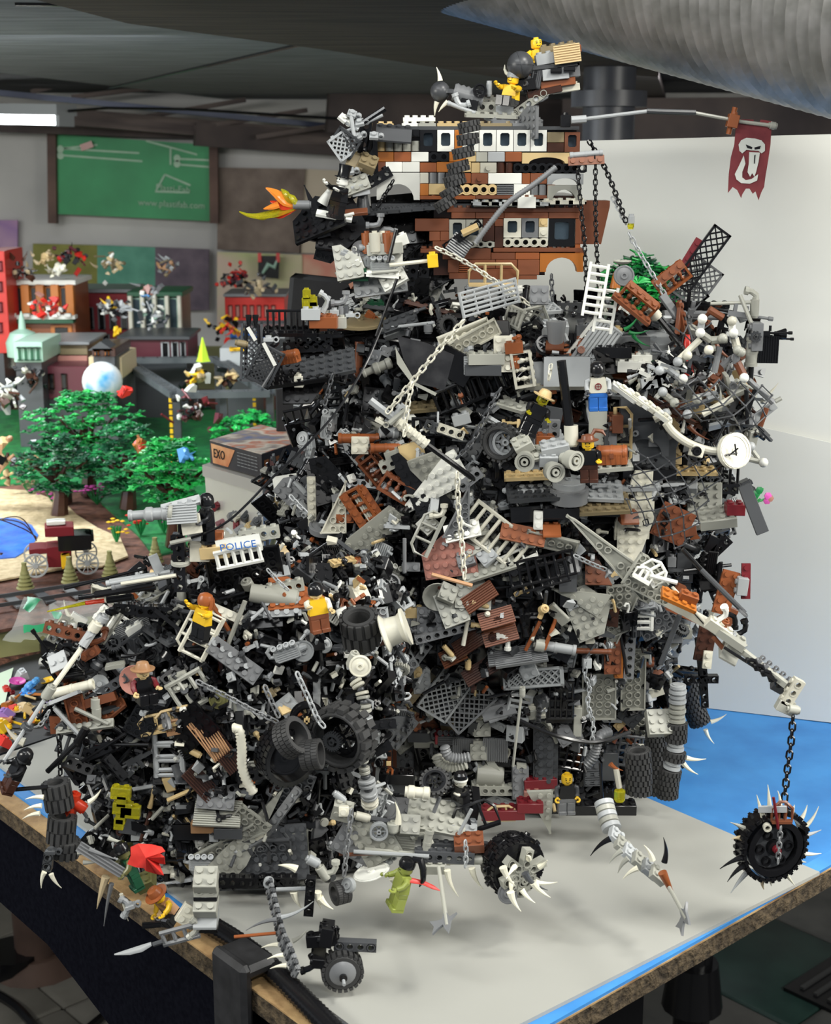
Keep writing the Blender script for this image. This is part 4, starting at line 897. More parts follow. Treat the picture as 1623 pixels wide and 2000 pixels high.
# ================================================================== FORTRESS CORE
CORE = []   # (verts, faces) in world metres for ray casts
def loft(rows, Yc, ky, n=36, jag=.0, zmin=.012, ys=None):
    v = []; 
    for k, (py, xl, xr) in enumerate(rows):
        yc = Yc if ys is None else ys[k]
        a = at(xl, py, yc); c = at(xr, py, yc); cx = (a.x+c.x)/2; rx = (c.x-a.x)/2; z = max(a.z, zmin)
        for i in range(n):
            t = 2*pi*i/n; j = 1+jag*sin(t*7+k*2.1)
            v.append(Vector((cx+rx*cos(t)*j, yc+rx*ky*sin(t)*j, z)))
    m = len(rows); f = [(k*n+(i+1) % n, k*n+i, (k+1)*n+i, (k+1)*n+(i+1) % n) for k in range(m-1) for i in range(n)]
    f += [list(range(n)), list(range(m*n-1, (m-1)*n-1, -1))]
    CORE.append((v, f)); return v, f
tower_rows = [(600, 650, 1110), (640, 640, 1330), (690, 650, 1400), (700, 660, 1330), (770, 640, 1340), (780, 610, 1400), (830, 590, 1400), (840, 610, 1390), (930, 560, 1400), (940, 545, 1430), (965, 545, 1420), (980, 560, 1400),
              (1080, 520, 1370), (1180, 560, 1350), (1300, 700, 1310), (1330, 735, 1330), (1345, 745, 1290), (1440, 750, 1280), (1500, 750, 1300), (1600, 755, 1300)]
tv = loft(tower_rows, 1.43, .74, jag=.012)
crawl_rows = [(1090, 420, 640), (1120, 330, 720), (1180, 230, 760), (1260, 210, 760), (1350, 190, 760), (1420, 200, 745), (1480, 200, 735), (1560, 180, 725), (1640, 200, 720), (1700, 300, 700), (1740, 360, 660)]
cv = loft(crawl_rows, 1.24, .62, jag=.02)
top_rows = [(520, 700, 830), (560, 690, 850), (620, 660, 860)]
pv = loft(top_rows, 1.42, .6)
allv = []; allf = []
for v, f in CORE:
    o = len(allv); allv += v; allf += [[o+i for i in q] for q in f]
BV = BVHTree.FromPolygons(allv, allf)
def hit(px, py):
    o = Vector((0, 0, CAMZ)); d = ray(px, py).normalized(); h = BV.ray_cast(o, d)
    return (h[0], h[1]) if h[0] is not None else None
fort = thing('fortress_tower', 'towering black and grey brick-built scrap fortress, the main tower with its skirt of plates', 'fortress', (at(1020, 1600, 1.43).x, 1.43, .006))
crawl = thing('scrap_crawler', 'low sprawling black scrap vehicle joined to the left of the tower', 'toy vehicle', (at(480, 1700, 1.24).x, 1.24, .006))
def core_part(vf, root, name):
    o = WMt(root); b = MB(1); b.add([p-o for p in vf[0]], vf[1]); return part(name, b.mesh(name, sharp=20), 'black', root, Matrix.Translation(o))
core_part(tv, fort, 'inner_hull'); core_part(cv, crawl, 'inner_hull'); core_part(pv, fort, 'inner_turret')
def P(name, me, col, f, x, y, roll=0, pitch=0, yaw=0, d=.022, Y=None, s=1, root=None, label=None, cat=None, group=None):
    px, py = fr(f, x, y); h = None
    if Y is None:
        h = hit(px, py); p = h[0]-ray(px, py).normalized()*d if h else at(px, py, 1.27-d)
    else: p = at(px, py, Y)
    if p.z < .008: p = gp(px, py, .010)
    if root is None and cat is None:
        root = crawl if (px < 745 and py > 1040) else fort
    o = part(name, me, col, root, mtx(p, roll, pitch, yaw, s))
    if cat: tag(o, label, cat, group)
    elif label: o['label'] = label
    return o
def RB(name, f, x0, y0, x1, y1, r, col, Y0, Y1=None, root=None, label=None, cat=None, n=8, me=None):   # straight rod between two pixels
    Y1 = Y1 or Y0; a = at(*fr(f, x0, y0), Y0); c = at(*fr(f, x1, y1), Y1); M = along(a, c); l = (c-a).length
    if me is None: b = MB(1); b.cyl((0, 0, 0), (l, 0, 0), r, n=n); me = b.mesh(name)
    if root is None and cat is None: root = fort
    o = part(name, me, col, root, M)
    if cat: tag(o, label, cat)
    return o
def depth(f, x, y, d=.02, dflt=1.26):
    h = hit(*fr(f, x, y)); return h[0].y-d if h else dflt
# ------------------------------------------------------------------ scatter of small pieces over the hulls
KN = [('brick', brick(2, 1)), ('brick', brick(2, 2)), ('brick', brick(1, 1)), ('plate', plate(2, 2)), ('plate', plate(4, 2)), ('plate', plate(4, 1)), ('plate', plate(2, 1)), ('plate', plate(6, 2)), ('plate', plate(3, 2)),
      ('slope', slope(2)), ('slope', slope(1)), ('tile', tile(2, 1)), ('tile', tile(4, 1)), ('tile', tile(2, 2)), ('grille', grille(2)), ('grille', grille(2, 2)),
      ('bar', rod(30)), ('bar', rod(44, 1.6)), ('axle', axle(30)), ('round_brick', roundb()), ('round_plate', roundb(4, 3.2)), ('cone', cone()), ('hole_brick', techbrick(3)), ('hole_brick', techbrick(5)),
      ('lift_arm', liftarm(3)), ('lift_arm', liftarm(5)), ('clip_plate', clipb()), ('bracket', bracket()), ('elbow_pipe', elbow()), ('pipe', cylinder_pipe(24, 3.2)), ('tread_strip', tread(5)),
      ('wedge_plate', wings[0]), ('wedge_plate', wings[2]), ('wedge_plate', wings[5]), ('wedge_plate', wings[8]), ('railing', rail(30, 16, 5)), ('ladder', ladder(4)), ('gun', gunmesh()), ('engine_block', engine()), ('lattice', lattice(30, 20)),
      ('dish', dish(8)), ('disc', disc(7)), ('small_wheel', wheelhub(8, 6)), ('toothed_gear', gear(8)), ('spike', horn(18, 2.2)), ('cannon_barrel', cannon(24))]
WT = [3, 2, 2, 3, 3, 3, 3, 1.5, 2, 2, 2, 2, 2, 1, 2, 2, 5, 3, 2, 2, 2, 1.5, 2.5, 2, 2, 2, 4, 3, 3, 3, 2, 1.2, 1.2, 1, 1, 3, 2, 4, 2.5, 1.5, .8, .8, .8, .8, 1, 1.5]
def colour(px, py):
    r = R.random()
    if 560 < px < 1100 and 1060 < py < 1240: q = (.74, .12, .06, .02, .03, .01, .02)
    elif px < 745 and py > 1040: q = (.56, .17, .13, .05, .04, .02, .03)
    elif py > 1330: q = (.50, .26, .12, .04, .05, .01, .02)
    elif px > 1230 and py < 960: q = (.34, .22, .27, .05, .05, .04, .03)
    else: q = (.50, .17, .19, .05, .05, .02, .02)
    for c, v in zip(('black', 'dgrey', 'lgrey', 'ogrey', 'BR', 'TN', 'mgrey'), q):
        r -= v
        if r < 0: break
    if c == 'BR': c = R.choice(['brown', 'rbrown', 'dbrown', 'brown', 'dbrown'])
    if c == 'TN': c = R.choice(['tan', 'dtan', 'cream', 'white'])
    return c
counts = {}
def scatter_at(p, nrm, px, py, root):
    i = R.choices(range(len(KN)), WT)[0]; nm, me = KN[i]; key = (root.name, nm); counts[key] = counts.get(key, 0)+1
    if counts[key] > 285: return
    q = p+nrm*(R.random()**1.3*.024-.002)
    if q.z < .010: q.z = .010+R.random()*.01
    base = nrm.to_track_quat('-Y', 'Z').to_matrix().to_4x4()
    roll = R.choice([0, 90, R.uniform(-90, 90), R.uniform(-60, 60)]); pitch = R.choice([0, 80, -95, R.uniform(-100, 100), 75]); yaw = R.uniform(-40, 40)
    M = Matrix.Translation(q)@base@Matrix.Rotation(radians(roll), 4, 'Y')@Matrix.Rotation(radians(yaw), 4, 'Z')@Matrix.Rotation(radians(pitch), 4, 'X')
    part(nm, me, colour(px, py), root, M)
def scatter_poly(poly, n, root):
    x0 = min(p[0] for p in poly); x1 = max(p[0] for p in poly); y0 = min(p[1] for p in poly); y1 = max(p[1] for p in poly); k = 0; tries = 0
    while k < n and tries < n*6:
        tries += 1; x = R.uniform(x0, x1); y = R.uniform(y0, y1)
        if not inside(x, y, poly): continue
        h = hit(x, y)
        if not h: continue
        k += 1; nn = h[1] if h[1].y < 0 else -h[1]
        nn = (nn+Vector((R.uniform(-.3, .3), -.2, R.uniform(-.2, .35)))).normalized(); scatter_at(h[0], nn, x, y, root)
TP = [(650, 560), (850, 540), (870, 600), (1330, 640), (1420, 690), (1440, 960), (1400, 1100), (1350, 1330), (1310, 1590), (760, 1600), (745, 1330), (520, 1100), (540, 940), (600, 820)]
scatter_poly(TP, 1650, fort)
CP = [(400, 1080), (760, 1080), (770, 1500), (700, 1700), (640, 1760), (360, 1740), (200, 1660), (170, 1500), (180, 1350), (210, 1200), (300, 1120)]
scatter_poly(CP, 900, crawl)
SM = [('pin', rod(9, 1.6)), ('small_bar', rod(18, 1.6)), ('handle', lib(('hdl',), lambda b: b.tube([(-5, 0, 0), (-5, -4, 0), (5, -4, 0), (5, 0, 0)], 1.5, 6))), ('stud_plate', brick(1, 1, 1)), ('ball_pin', lib(('bp',), lambda b: (b.sphere((0, 0, 5), 2.9, 8), b.cyl((0, 0, -4), (0, 0, 4), 1.5, n=6)))), ('tap', lib(('tap',), lambda b: (b.cyl((0, 0, -4), (0, 0, 2), 2.4, n=8), b.cyl((0, 0, 1), (0, -6, 3), 1.4, n=6), b.cyl((-3, 0, 3), (3, 0, 3), .9, n=5)))),
      ('frame_piece', lib(('fp',), lambda b: hole_cell(b, 0, 0, 3.2, 7.8, 7.8, 2.6, 4))), ('hook', lib(('hk',), lambda b: b.tube([(0, 0, 5), (0, 0, 0), (2, 0, -3), (5, 0, -3), (6, 0, 0)], 1.2, 6))), ('small_slope', lib(('ssl',), lambda b: b.add([(-4, -4, 0), (4, -4, 0), (4, 4, 0), (-4, 4, 0), (-4, 4, 5), (4, 4, 5), (-4, -4, 1.5), (4, -4, 1.5)], [(3, 2, 1, 0), (0, 1, 7, 6), (6, 7, 5, 4), (2, 3, 4, 5), (1, 2, 5, 7), (3, 0, 6, 4)]))), ('robot_arm', lib(('ra',), lambda b: (b.ring((-5, 0, 0), (0, 1, 0), 2.8, 1.5, 3, 8), b.box(0, 0, 0, 7, 2.6, 2.6), b.cyl((5, -3, 0), (5, 3, 0), 1.5, n=6))))]
for root_, poly_, n_ in ((fort, TP, 1250), (crawl, CP, 900)):
    k = 0
    while k < n_:
        x = R.uniform(min(p[0] for p in poly_), max(p[0] for p in poly_)); y = R.uniform(min(p[1] for p in poly_), max(p[1] for p in poly_)); k += 1
        if not inside(x, y, poly_): continue
        h = hit(x, y)
        if not h or h[1].y > 0: continue
        nm, me = R.choice(SM); p = h[0]+(h[1]+Vector((0, -.5, .2))).normalized()*R.uniform(.010, .030)
        if p.z < .012: continue
        part(nm, me, R.choices(['black', 'white', 'lgrey', 'ogrey', 'dgrey', 'cream', 'rbrown', 'tan', 'gun'], [34, 5, 18, 10, 12, 4, 4, 3, 6])[0], root_, mtx(p, R.uniform(-180, 180), R.uniform(-90, 90), R.uniform(-90, 90)))
def sides(vf, n, root, xs):
    v, f = vf
    for k in range(n):
        q = R.choice(f[:-2]); a, b, c, d = [v[i] for i in q]; s, t = R.random(), R.random(); p = (a*(1-s)+b*s)*(1-t)+(d*(1-s)+c*s)*t
        nn = Vector((p.x-xs[0], p.y-xs[1], 0)).normalized()
        if nn.y > .75 or nn.y < -.6: continue
        scatter_at(p, (nn+Vector((R.uniform(-.3, .3), R.uniform(-.3, .3), R.uniform(-.2, .5)))).normalized(), 900, 900, root)
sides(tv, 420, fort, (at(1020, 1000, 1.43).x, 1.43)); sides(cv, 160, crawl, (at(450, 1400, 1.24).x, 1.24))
# ================================================================== BRICK SHIP ON TOP
YS = 1.345
SA = YS/(cos(TH)**2)   # helper only for sizes
def mm(f, n, Y): return n*FR[f][2]*Y/2931*1000
ship = thing('brick_ship', 'patchwork brick ship in orange, white, tan and brown crowning the fortress', 'toy ship', at(935, 545, YS+.04))
def SB(x0, y0, x1, y1, col, kind='brick', dy=0, dep=16, f='A'):
    a = at(*fr(f, x0, y1), YS); c = at(*fr(f, x1, y0), YS); w_ = abs(c.x-a.x)*1000; h = abs(c.z-a.z)*1000; p = (a+c)/2+Vector((0, R.uniform(-.0004, .0003)+dy, 0))
    b = MB(); b.M = Matrix.Translation((0, dep/2, 0)); nm = 1; cols = [col]; nmn = 'brick'
    if kind == 'brick': b.bbox(0, 0, 0, w_-.25, dep, h-.2, .35)
    elif kind == 'plate':
        b.bbox(0, 0, 0, w_-.2, dep, h-.2, .25); n = max(1, round(w_/8)); nmn = 'plate'
        for i in range(n): b.stud((i-(n-1)/2)*w_/n, -dep/2+4, h/2); b.stud((i-(n-1)/2)*w_/n, -dep/2+12, h/2)
    elif kind == 'hole':
        n = max(1, round(w_/7.6)); nmn = 'hole_brick'
        for i in range(n):
            hole_cell(b, (i-(n-1)/2)*w_/n, 0, dep, w_/n, h-.2, min(2.5, h*.3), 10); b.ring(((i-(n-1)/2)*w_/n, -dep/2-.1, 0), (0, 1, 0), 3.2, 2.4, .7, 12)
    elif kind == 'win':
        me = frame_win(round(w_-.3, 1), round(h-.2, 1), 8); return part('window_brick', me, [col, 'tblack'], ship, Matrix.Translation(p+Vector((0, .004, 0))))
    elif kind == 'round':
        n = max(1, round(w_/8)); nmn = 'round_brick'
        for i in range(n): b.cyl(((i-(n-1)/2)*w_/n, -dep/2+4, -h/2), ((i-(n-1)/2)*w_/n, -dep/2+4, h/2), w_/n/2-.15, n=14)
    elif kind == 'grille':
        b.box(0, 1, 0, w_-.2, dep-2, h-.2); n = 6; nmn = 'grille'
        for i in range(n): b.box(0, -dep/2+.5, (i-(n-1)/2)*h/n, w_-.2, 1.5, h/n*.5)
    elif kind == 'arch':
        me = archm(round(w_-.2, 1), round(h-.2, 1), round(w_*.36, 1), dep); return part('arch_brick', me, col, ship, Matrix.Translation(p+Vector((0, dep*.0005, 0))))
    elif kind == 'vgrille':
        b.box(0, 1, 0, w_-.2, dep-2, h-.2); n = 8; nmn = 'grille'
        for i in range(n): b.box((i-(n-1)/2)*w_/n, -dep/2+.5, 0, w_/n*.5, 1.5, h-.4)
    elif kind == 'knob': b.bbox(0, 0, 0, w_-.25, dep, h-.2, .35); b.cyl((0, -dep/2, 0), (0, -dep/2-1.8, 0), 2.5, n=12)
    return part(nmn, b.mesh(nmn), col, ship, Matrix.Translation(p))
def fill(f, x0, y0, x1, y1, Y0, Y1, col='dbrown', nm='inner_wall', root=None):
    a = at(*fr(f, x0, y1), Y0); c = at(*fr(f, x1, y0), Y0); b = MB(1); b.box(0, 0, 0, abs(c.x-a.x), Y1-Y0, abs(c.z-a.z)); return part(nm, b.mesh(nm), col, root or ship, Matrix.Translation(((a.x+c.x)/2, (Y0+Y1)/2, (a.z+c.z)/2)))
fill('A', 668, 480, 1578, 685, YS+.017, YS+.15); fill('A', 865, 680, 1432, 800, YS+.017, YS+.15); fill('A', 920, 815, 1430, 1130, YS+.017, YS+.15, 'dbrown'); fill('A', 1565, 830, 1585, 1030, YS+.01, YS+.12, 'brown')
fill('A', 1432, 770, 1580, 800, YS+.01, YS+.15); fill('A', 640, 806, 1580, 832, YS+.004, YS+.15, 'dgrey', 'deck'); fill('A', 1430, 1010, 1600, 1030, YS+.01, YS+.15, 'brown', 'deck')
rows = [
 (660, 470, 820, 505, 'black', 'brick'), (820, 470, 858, 505, 'black', 'knob'), (662, 522, 700, 568, 'tan', 'round'), (700, 522, 858, 568, 'ogrey', 'round'), (858, 472, 934, 570, 'black', 'win'),
 (936, 472, 1014, 570, 'white', 'win'), (1014, 472, 1050, 570, 'orange', 'brick'), (1050, 472, 1126, 570, 'white', 'win'), (1126, 472, 1204, 570, 'white', 'win'), (1204, 472, 1282, 570, 'white', 'win'), (1282, 472, 1358, 570, 'white', 'win'), (1358, 472, 1434, 570, 'white', 'win'),
 (1434, 482, 1512, 530, 'dtan', 'brick'), (1434, 530, 1512, 573, 'dbrown', 'brick'), (1512, 482, 1585, 573, 'brown', 'win'),
 (662, 572, 740, 617, 'orange', 'brick'), (740, 572, 818, 617, 'rbrown', 'brick'), (818, 572, 898, 617, 'white', 'brick'), (898, 572, 990, 617, 'black', 'hole'), (990, 572, 1066, 617, 'orange', 'brick'), (1066, 572, 1112, 617, 'tan', 'brick'), (1112, 572, 1165, 617, 'ogrey', 'brick'), (1165, 572, 1243, 617, 'lgrey', 'brick'), (1243, 572, 1320, 617, 'rbrown', 'brick'), (1320, 575, 1548, 625, 'tan', 'arch'),
 (662, 617, 702, 664, 'brown', 'brick'), (702, 617, 778, 664, 'white', 'brick'), (778, 617, 858, 664, 'white', 'brick'), (858, 620, 934, 664, 'rbrown', 'brick'), (934, 617, 1012, 664, 'orange', 'brick'), (1012, 617, 1090, 664, 'tan', 'brick'), (1090, 620, 1130, 668, 'tan', 'brick'), (1130, 620, 1206, 668, 'cream', 'knob'), (1206, 620, 1282, 668, 'dbrown', 'round'), (1282, 622, 1615, 668, 'black', 'hole'),
 (662, 666, 858, 790, 'white', 'arch'), (858, 666, 898, 715, 'cream', 'brick'), (898, 666, 975, 715, 'mgrey', 'round'), (975, 666, 1050, 715, 'dgrey', 'brick'), (1050, 668, 1090, 715, 'rbrown', 'brick'), (1090, 668, 1166, 718, 'brown', 'knob'), (1166, 668, 1320, 718, 'white', 'brick'), (1320, 668, 1358, 718, 'rbrown', 'brick'), (1358, 668, 1434, 718, 'brown', 'brick'), (1434, 670, 1600, 720, 'lgrey', 'arch'),
 (858, 716, 898, 770, 'orange', 'brick'), (898, 716, 1012, 766, 'tan', 'knob'), (1012, 718, 1206, 768, 'tan', 'hole'), (1206, 720, 1282, 768, 'mgrey', 'grille'), (1282, 718, 1358, 768, 'white', 'brick'), (1358, 720, 1434, 768, 'mgrey', 'round'), (1434, 720, 1472, 768, 'rbrown', 'brick'), (1434, 722, 1590, 800, 'ogrey', 'arch'),
 (858, 770, 1110, 788, 'rbrown', 'plate'), (1110, 768, 1434, 786, 'brown', 'plate'),
 (1100, 800, 1424, 822, 'ogrey', 'plate'), (1440, 790, 1588, 812, 'white', 'plate'),
 (980, 824, 1580, 846, 'brown', 'plate'), (1000, 846, 1110, 874, 'brown', 'brick'), (1110, 846, 1240, 874, 'brown', 'brick'), (1240, 846, 1440, 874, 'brown', 'brick'), (1440, 846, 1580, 874, 'brown', 'brick'),
 (835, 874, 990, 932, 'brown', 'brick'), (900, 932, 950, 976, 'brown', 'brick'), (950, 932, 990, 976, 'brown', 'brick'), (915, 976, 990, 1010, 'brown', 'brick'), (990, 878, 1066, 976, 'ogrey', 'win'), (1066, 878, 1142, 976, 'ogrey', 'win'), (990, 976, 1196, 1006, 'ogrey', 'hole'), (1142, 874, 1196, 976, 'dbrown', 'brick'),
 (1196, 910, 1236, 1006, 'dbrown', 'brick'), (1196, 874, 1236, 910, 'brown', 'brick'), (1236, 872, 1318, 960, 'cream', 'win'), (1318, 872, 1396, 960, 'mgrey', 'win'), (1396, 868, 1438, 912, 'tan', 'knob'), (1396, 912, 1438, 960, 'cream', 'knob'), (1236, 960, 1438, 1003, 'cream', 'hole'),
 (1560, 874, 1590, 990, 'brown', 'brick'), (1560, 990, 1586, 1030, 'rbrown', 'brick'),
 (860, 1010, 960, 1030, 'brown', 'plate'), (960, 1008, 1180, 1060, 'brown', 'brick'), (1190, 1006, 1590, 1026, 'brown', 'plate'), (1180, 1028, 1290, 1060, 'brown', 'brick'), (1290, 1028, 1400, 1060, 'rbrown', 'brick'), (1400, 1030, 1600, 1116, 'orange', 'arch'),
 (985, 1060, 1035, 1120, 'brown', 'brick'), (1035, 1060, 1080, 1120, 'rbrown', 'grille'), (1080, 1060, 1200, 1100, 'brown', 'brick'), (1200, 1060, 1300, 1100, 'brown', 'brick'), (1300, 1060, 1400, 1130, 'brown', 'brick'), (990, 1120, 1080, 1148, 'brown', 'brick'), (1080, 1100, 1390, 1150, 'brown', 'plate')]
for r in rows: SB(*r)
for x0, x1, c in ((775, 850, 'white'), (850, 932, 'ogrey'), (936, 1120, 'tan'), (1120, 1280, 'dtan'), (1280, 1420, 'mgrey')): SB(x0, 440, x1, 456, c, 'plate', .01, 30)
for x0, x1, y, c in ((780, 930, 412, 'white'), (1420, 1580, 468, 'dbrown'), (660, 738, 440, 'tan'), (690, 740, 462, 'cream'), (1180, 1400, 420, 'lgrey')): SB(x0, y, x1, y+20, c, 'plate', .02, 24)
fill('A', 662, 456, 1580, 472, YS+.004, YS+.15, 'dgrey', 'roof_deck')
# glazed doorway and angled stern
me = frame_win(round(mm('A', 118, YS), 1), round(mm('A', 128, YS), 1), 6); p = at(*fr('A', 1499, 936), YS+.004); part('glass_door', me, ['black', 'tblack'], ship, Matrix.Translation(p))
b = MB(); b.M = Matrix.Rotation(pi/2, 4, 'X'); b.prism([(0, 0), (21, 0), (28, 34), (28, 39), (0, 39)], -30, 0); part('stern_slope', b.mesh('stern'), 'brown', ship, Matrix.Translation(at(*fr('B', 432, 1030), YS+.012)))
o = P('railing', angled_rail(44, 18), 'tan', 'A', 1190, 1125, 0, 0, 0, Y=YS-.012, root=ship, label='tan angled railing')
P('plate', plate(4, 2), 'lgrey', 'A', 1140, 1192, Y=YS, root=ship); P('plate', plate(4, 1), 'white', 'A', 1250, 1192, Y=YS, root=ship)
P('plate', plate(4, 1), 'rbrown', 'B', 470, 635, 3, 80, 0, Y=YS-.02, root=ship, label='reddish brown plate with studs facing out'); P('pipe', cylinder_pipe(26, 2.5), 'lgrey', 'B', 470, 605, 5, Y=YS-.02, root=ship)
P('grille', grille(2, 2), 'mgrey', 'A', 1035, 1000, -35, 60, Y=YS-.015, s=1.2, root=ship); P('tile', tile(2, 1), 'tan', 'A', 1085, 925, 25, 30, Y=YS-.02, root=ship); P('lift_arm', liftarm(5), 'black', 'A', 1050, 950, 35, Y=YS-.012, root=ship)
P('slope', slope(2), 'white', 'A', 1340, 800, 0, 0, 180, Y=YS-.008, root=ship)
for k in range(7): P('plate', plate(2, 1), 'ogrey' if k % 2 else 'lgrey', 'A', 1130+k*46, 806, R.uniform(-3, 3), 0, Y=YS-.004, root=ship)
for x in (1450, 1510, 1570): P('plate', plate(2, 1), 'cream', 'A', x, 800, Y=YS-.004, root=ship)
# bow frame, prow wedge
for (x0, y0, x1, y1) in ((600, 470, 575, 620), (640, 500, 600, 700), (575, 610, 560, 740), (570, 735, 655, 690), (655, 500, 660, 690)): RB('bow_strut', 'A', x0, y0, x1, y1, .003, 'black', YS-.01, YS, root=ship, n=4)
P('lattice', lattice(24, 20, 5), 'dgrey', 'A', 520, 530, -35, 20, Y=YS-.02, root=ship); P('lattice', lattice(18, 22, 5), 'lgrey', 'A', 505, 545, 35, 10, Y=YS-.02, root=ship)
P('hole_brick', techbrick(6), 'black', 'A', 600, 560, 80, Y=YS+.0, root=ship); P('hole_brick', techbrick(7), 'black', 'A', 605, 730, 30, Y=YS+.0, root=ship); P('brick', brick(2, 2), 'black', 'A', 630, 590, 75, Y=YS, root=ship)
P('sand_slope', slope(2), 'dtan', 'A', 570, 610, -20, 20, Y=YS-.01, root=ship); P('brick', brick(2, 2), 'dtan', 'A', 622, 625, -22, 40, Y=YS-.01, root=ship, label='dark tan brick on the bow')
RB('bar', 'A', 455, 510, 690, 405, .0016, 'lgrey', YS-.02, root=ship); RB('bar', 'A', 600, 440, 700, 375, .0026, 'black', YS-.02, root=ship); RB('bar', 'A', 500, 420, 580, 470, .0022, 'lgrey', YS-.02, root=ship); RB('bar', 'A', 545, 395, 560, 500, .0018, 'lgrey', YS-.022, root=ship)
for (x, y) in ((510, 420), (550, 400), (585, 440), (575, 505), (650, 500), (540, 660)): P('clip_plate', clipb(), R.choice(['lgrey', 'white', 'mgrey']), 'A', x, y, R.uniform(-60, 60), 40, Y=YS-.02, root=ship)
P('sloped_wing', slope(4), 'gun', 'A', 740, 490, -4, 25, Y=YS-.006, root=ship)
b = MB(); b.M = Matrix.Rotation(pi/2, 4, 'X')
prow = [at(*fr('A', x, y), YS-.02) for x, y in ((345, 880), (378, 735), (400, 870), (560, 900), (600, 940), (590, 1000), (400, 970))]
def plate_stack(name, x0, y0, x1, y1, n, col, root, Y, studs=True):
    for i in range(n):
        t = i/max(1, n-1); P(name, plate(6, 2), col, 'A', x0+(x1-x0)*t, y0+(y1-y0)*t, R.uniform(-8, 2), 65, Y=Y+.004*i, root=root)
P('wedge_plate', wings[6], 'black', 'A', 400, 870, 100, 70, 40, Y=YS-.03, s=1.05, root=ship); P('wedge_plate', wings[6], 'black', 'A', 500, 900, -8, 60, 0, Y=YS-.022, s=1.1, root=ship); P('wedge_plate', wings[0], 'black', 'A', 480, 975, -15, -95, 0, Y=YS-.015, s=1.0, root=ship); P('wedge_plate', wings[7], 'black', 'A', 392, 850, 14, 85, Y=YS-.035, s=.5, root=ship)
P('brick', brick(4, 2), 'black', 'A', 520, 960, -6, 0, Y=YS+.0, root=ship); P('plate', plate(6, 2), 'black', 'A', 460, 955, -12, 70, Y=YS-.02, root=ship)
for k in range(7): P('plate', plate(4, 2), 'dgrey', 'A', 580+k*55, 848-k*5, 3, 8, Y=YS+.005, root=ship)
P('cone', cone(5, 14), 'dgrey', 'A', 600, 800, Y=YS-.005, s=1.4, root=ship); P('tile', tile(4, 1), 'white', 'A', 470, 862, -10, 30, Y=YS-.04, root=ship); P('tile', tile(4, 1), 'brown', 'A', 540, 848, 5, 30, Y=YS-.035, root=ship); RB('bar', 'A', 480, 870, 560, 850, .0014, 'white', YS-.042, root=ship)
P('round_brick', roundb(4, 16, False), 'mgrey', 'A', 325, 812, 90, Y=YS-.035, root=ship)
# flame
flb = at(*fr('A', 300, 812), YS-.035); fl_ = thing('flame', 'translucent yellow and red flame jetting from the ship prow', 'flame', flb)
def px_path(f, pts, Y): return [at(*fr(f, x, y), Y) for x, y in pts]
for pts, rs, c in ((((305, 812), (260, 830), (200, 850), (130, 862), (80, 858), (40, 842)), (5, 7, 7, 5, 3, .8), 'tyellow'), (((300, 815), (250, 800), (220, 770), (190, 750), (160, 735)), (4, 7, 8, 5, .8), 'torange'), (((300, 810), (270, 790), (250, 760), (230, 740)), (4, 6, 5, .8), 'tyellow'),
                   (((300, 818), (260, 835), (230, 860), (200, 868)), (5, 8, 5, .8), 'tred'), (((300, 806), (280, 780), (262, 765)), (4, 5, .8), 'tyellow'), (((220, 810), (190, 820), (150, 830)), (6, 5, .8), 'torange'), (((300, 812), (240, 815), (180, 795)), (5, 8, .8), 'tred'), (((200, 840), (150, 870), (110, 868)), (5, 4, .8), 'tyellow')):
    Q = [p-flb for p in smooth(px_path('A', pts, YS-.035+R.uniform(-.003, .003)), 4)]; rr = [rs[0]]
    m = len(Q); rr = [(rs[min(int(i/4), len(rs)-1)]*(1-(i % 4)/4)+rs[min(int(i/4)+1, len(rs)-1)]*((i % 4)/4))*.0007 for i in range(m)]
    b = MB(1); b.tube(Q, rr, 8, flat=.5); part('flame_tongue', b.mesh('flame'), c, fl_, Matrix.Translation(flb))
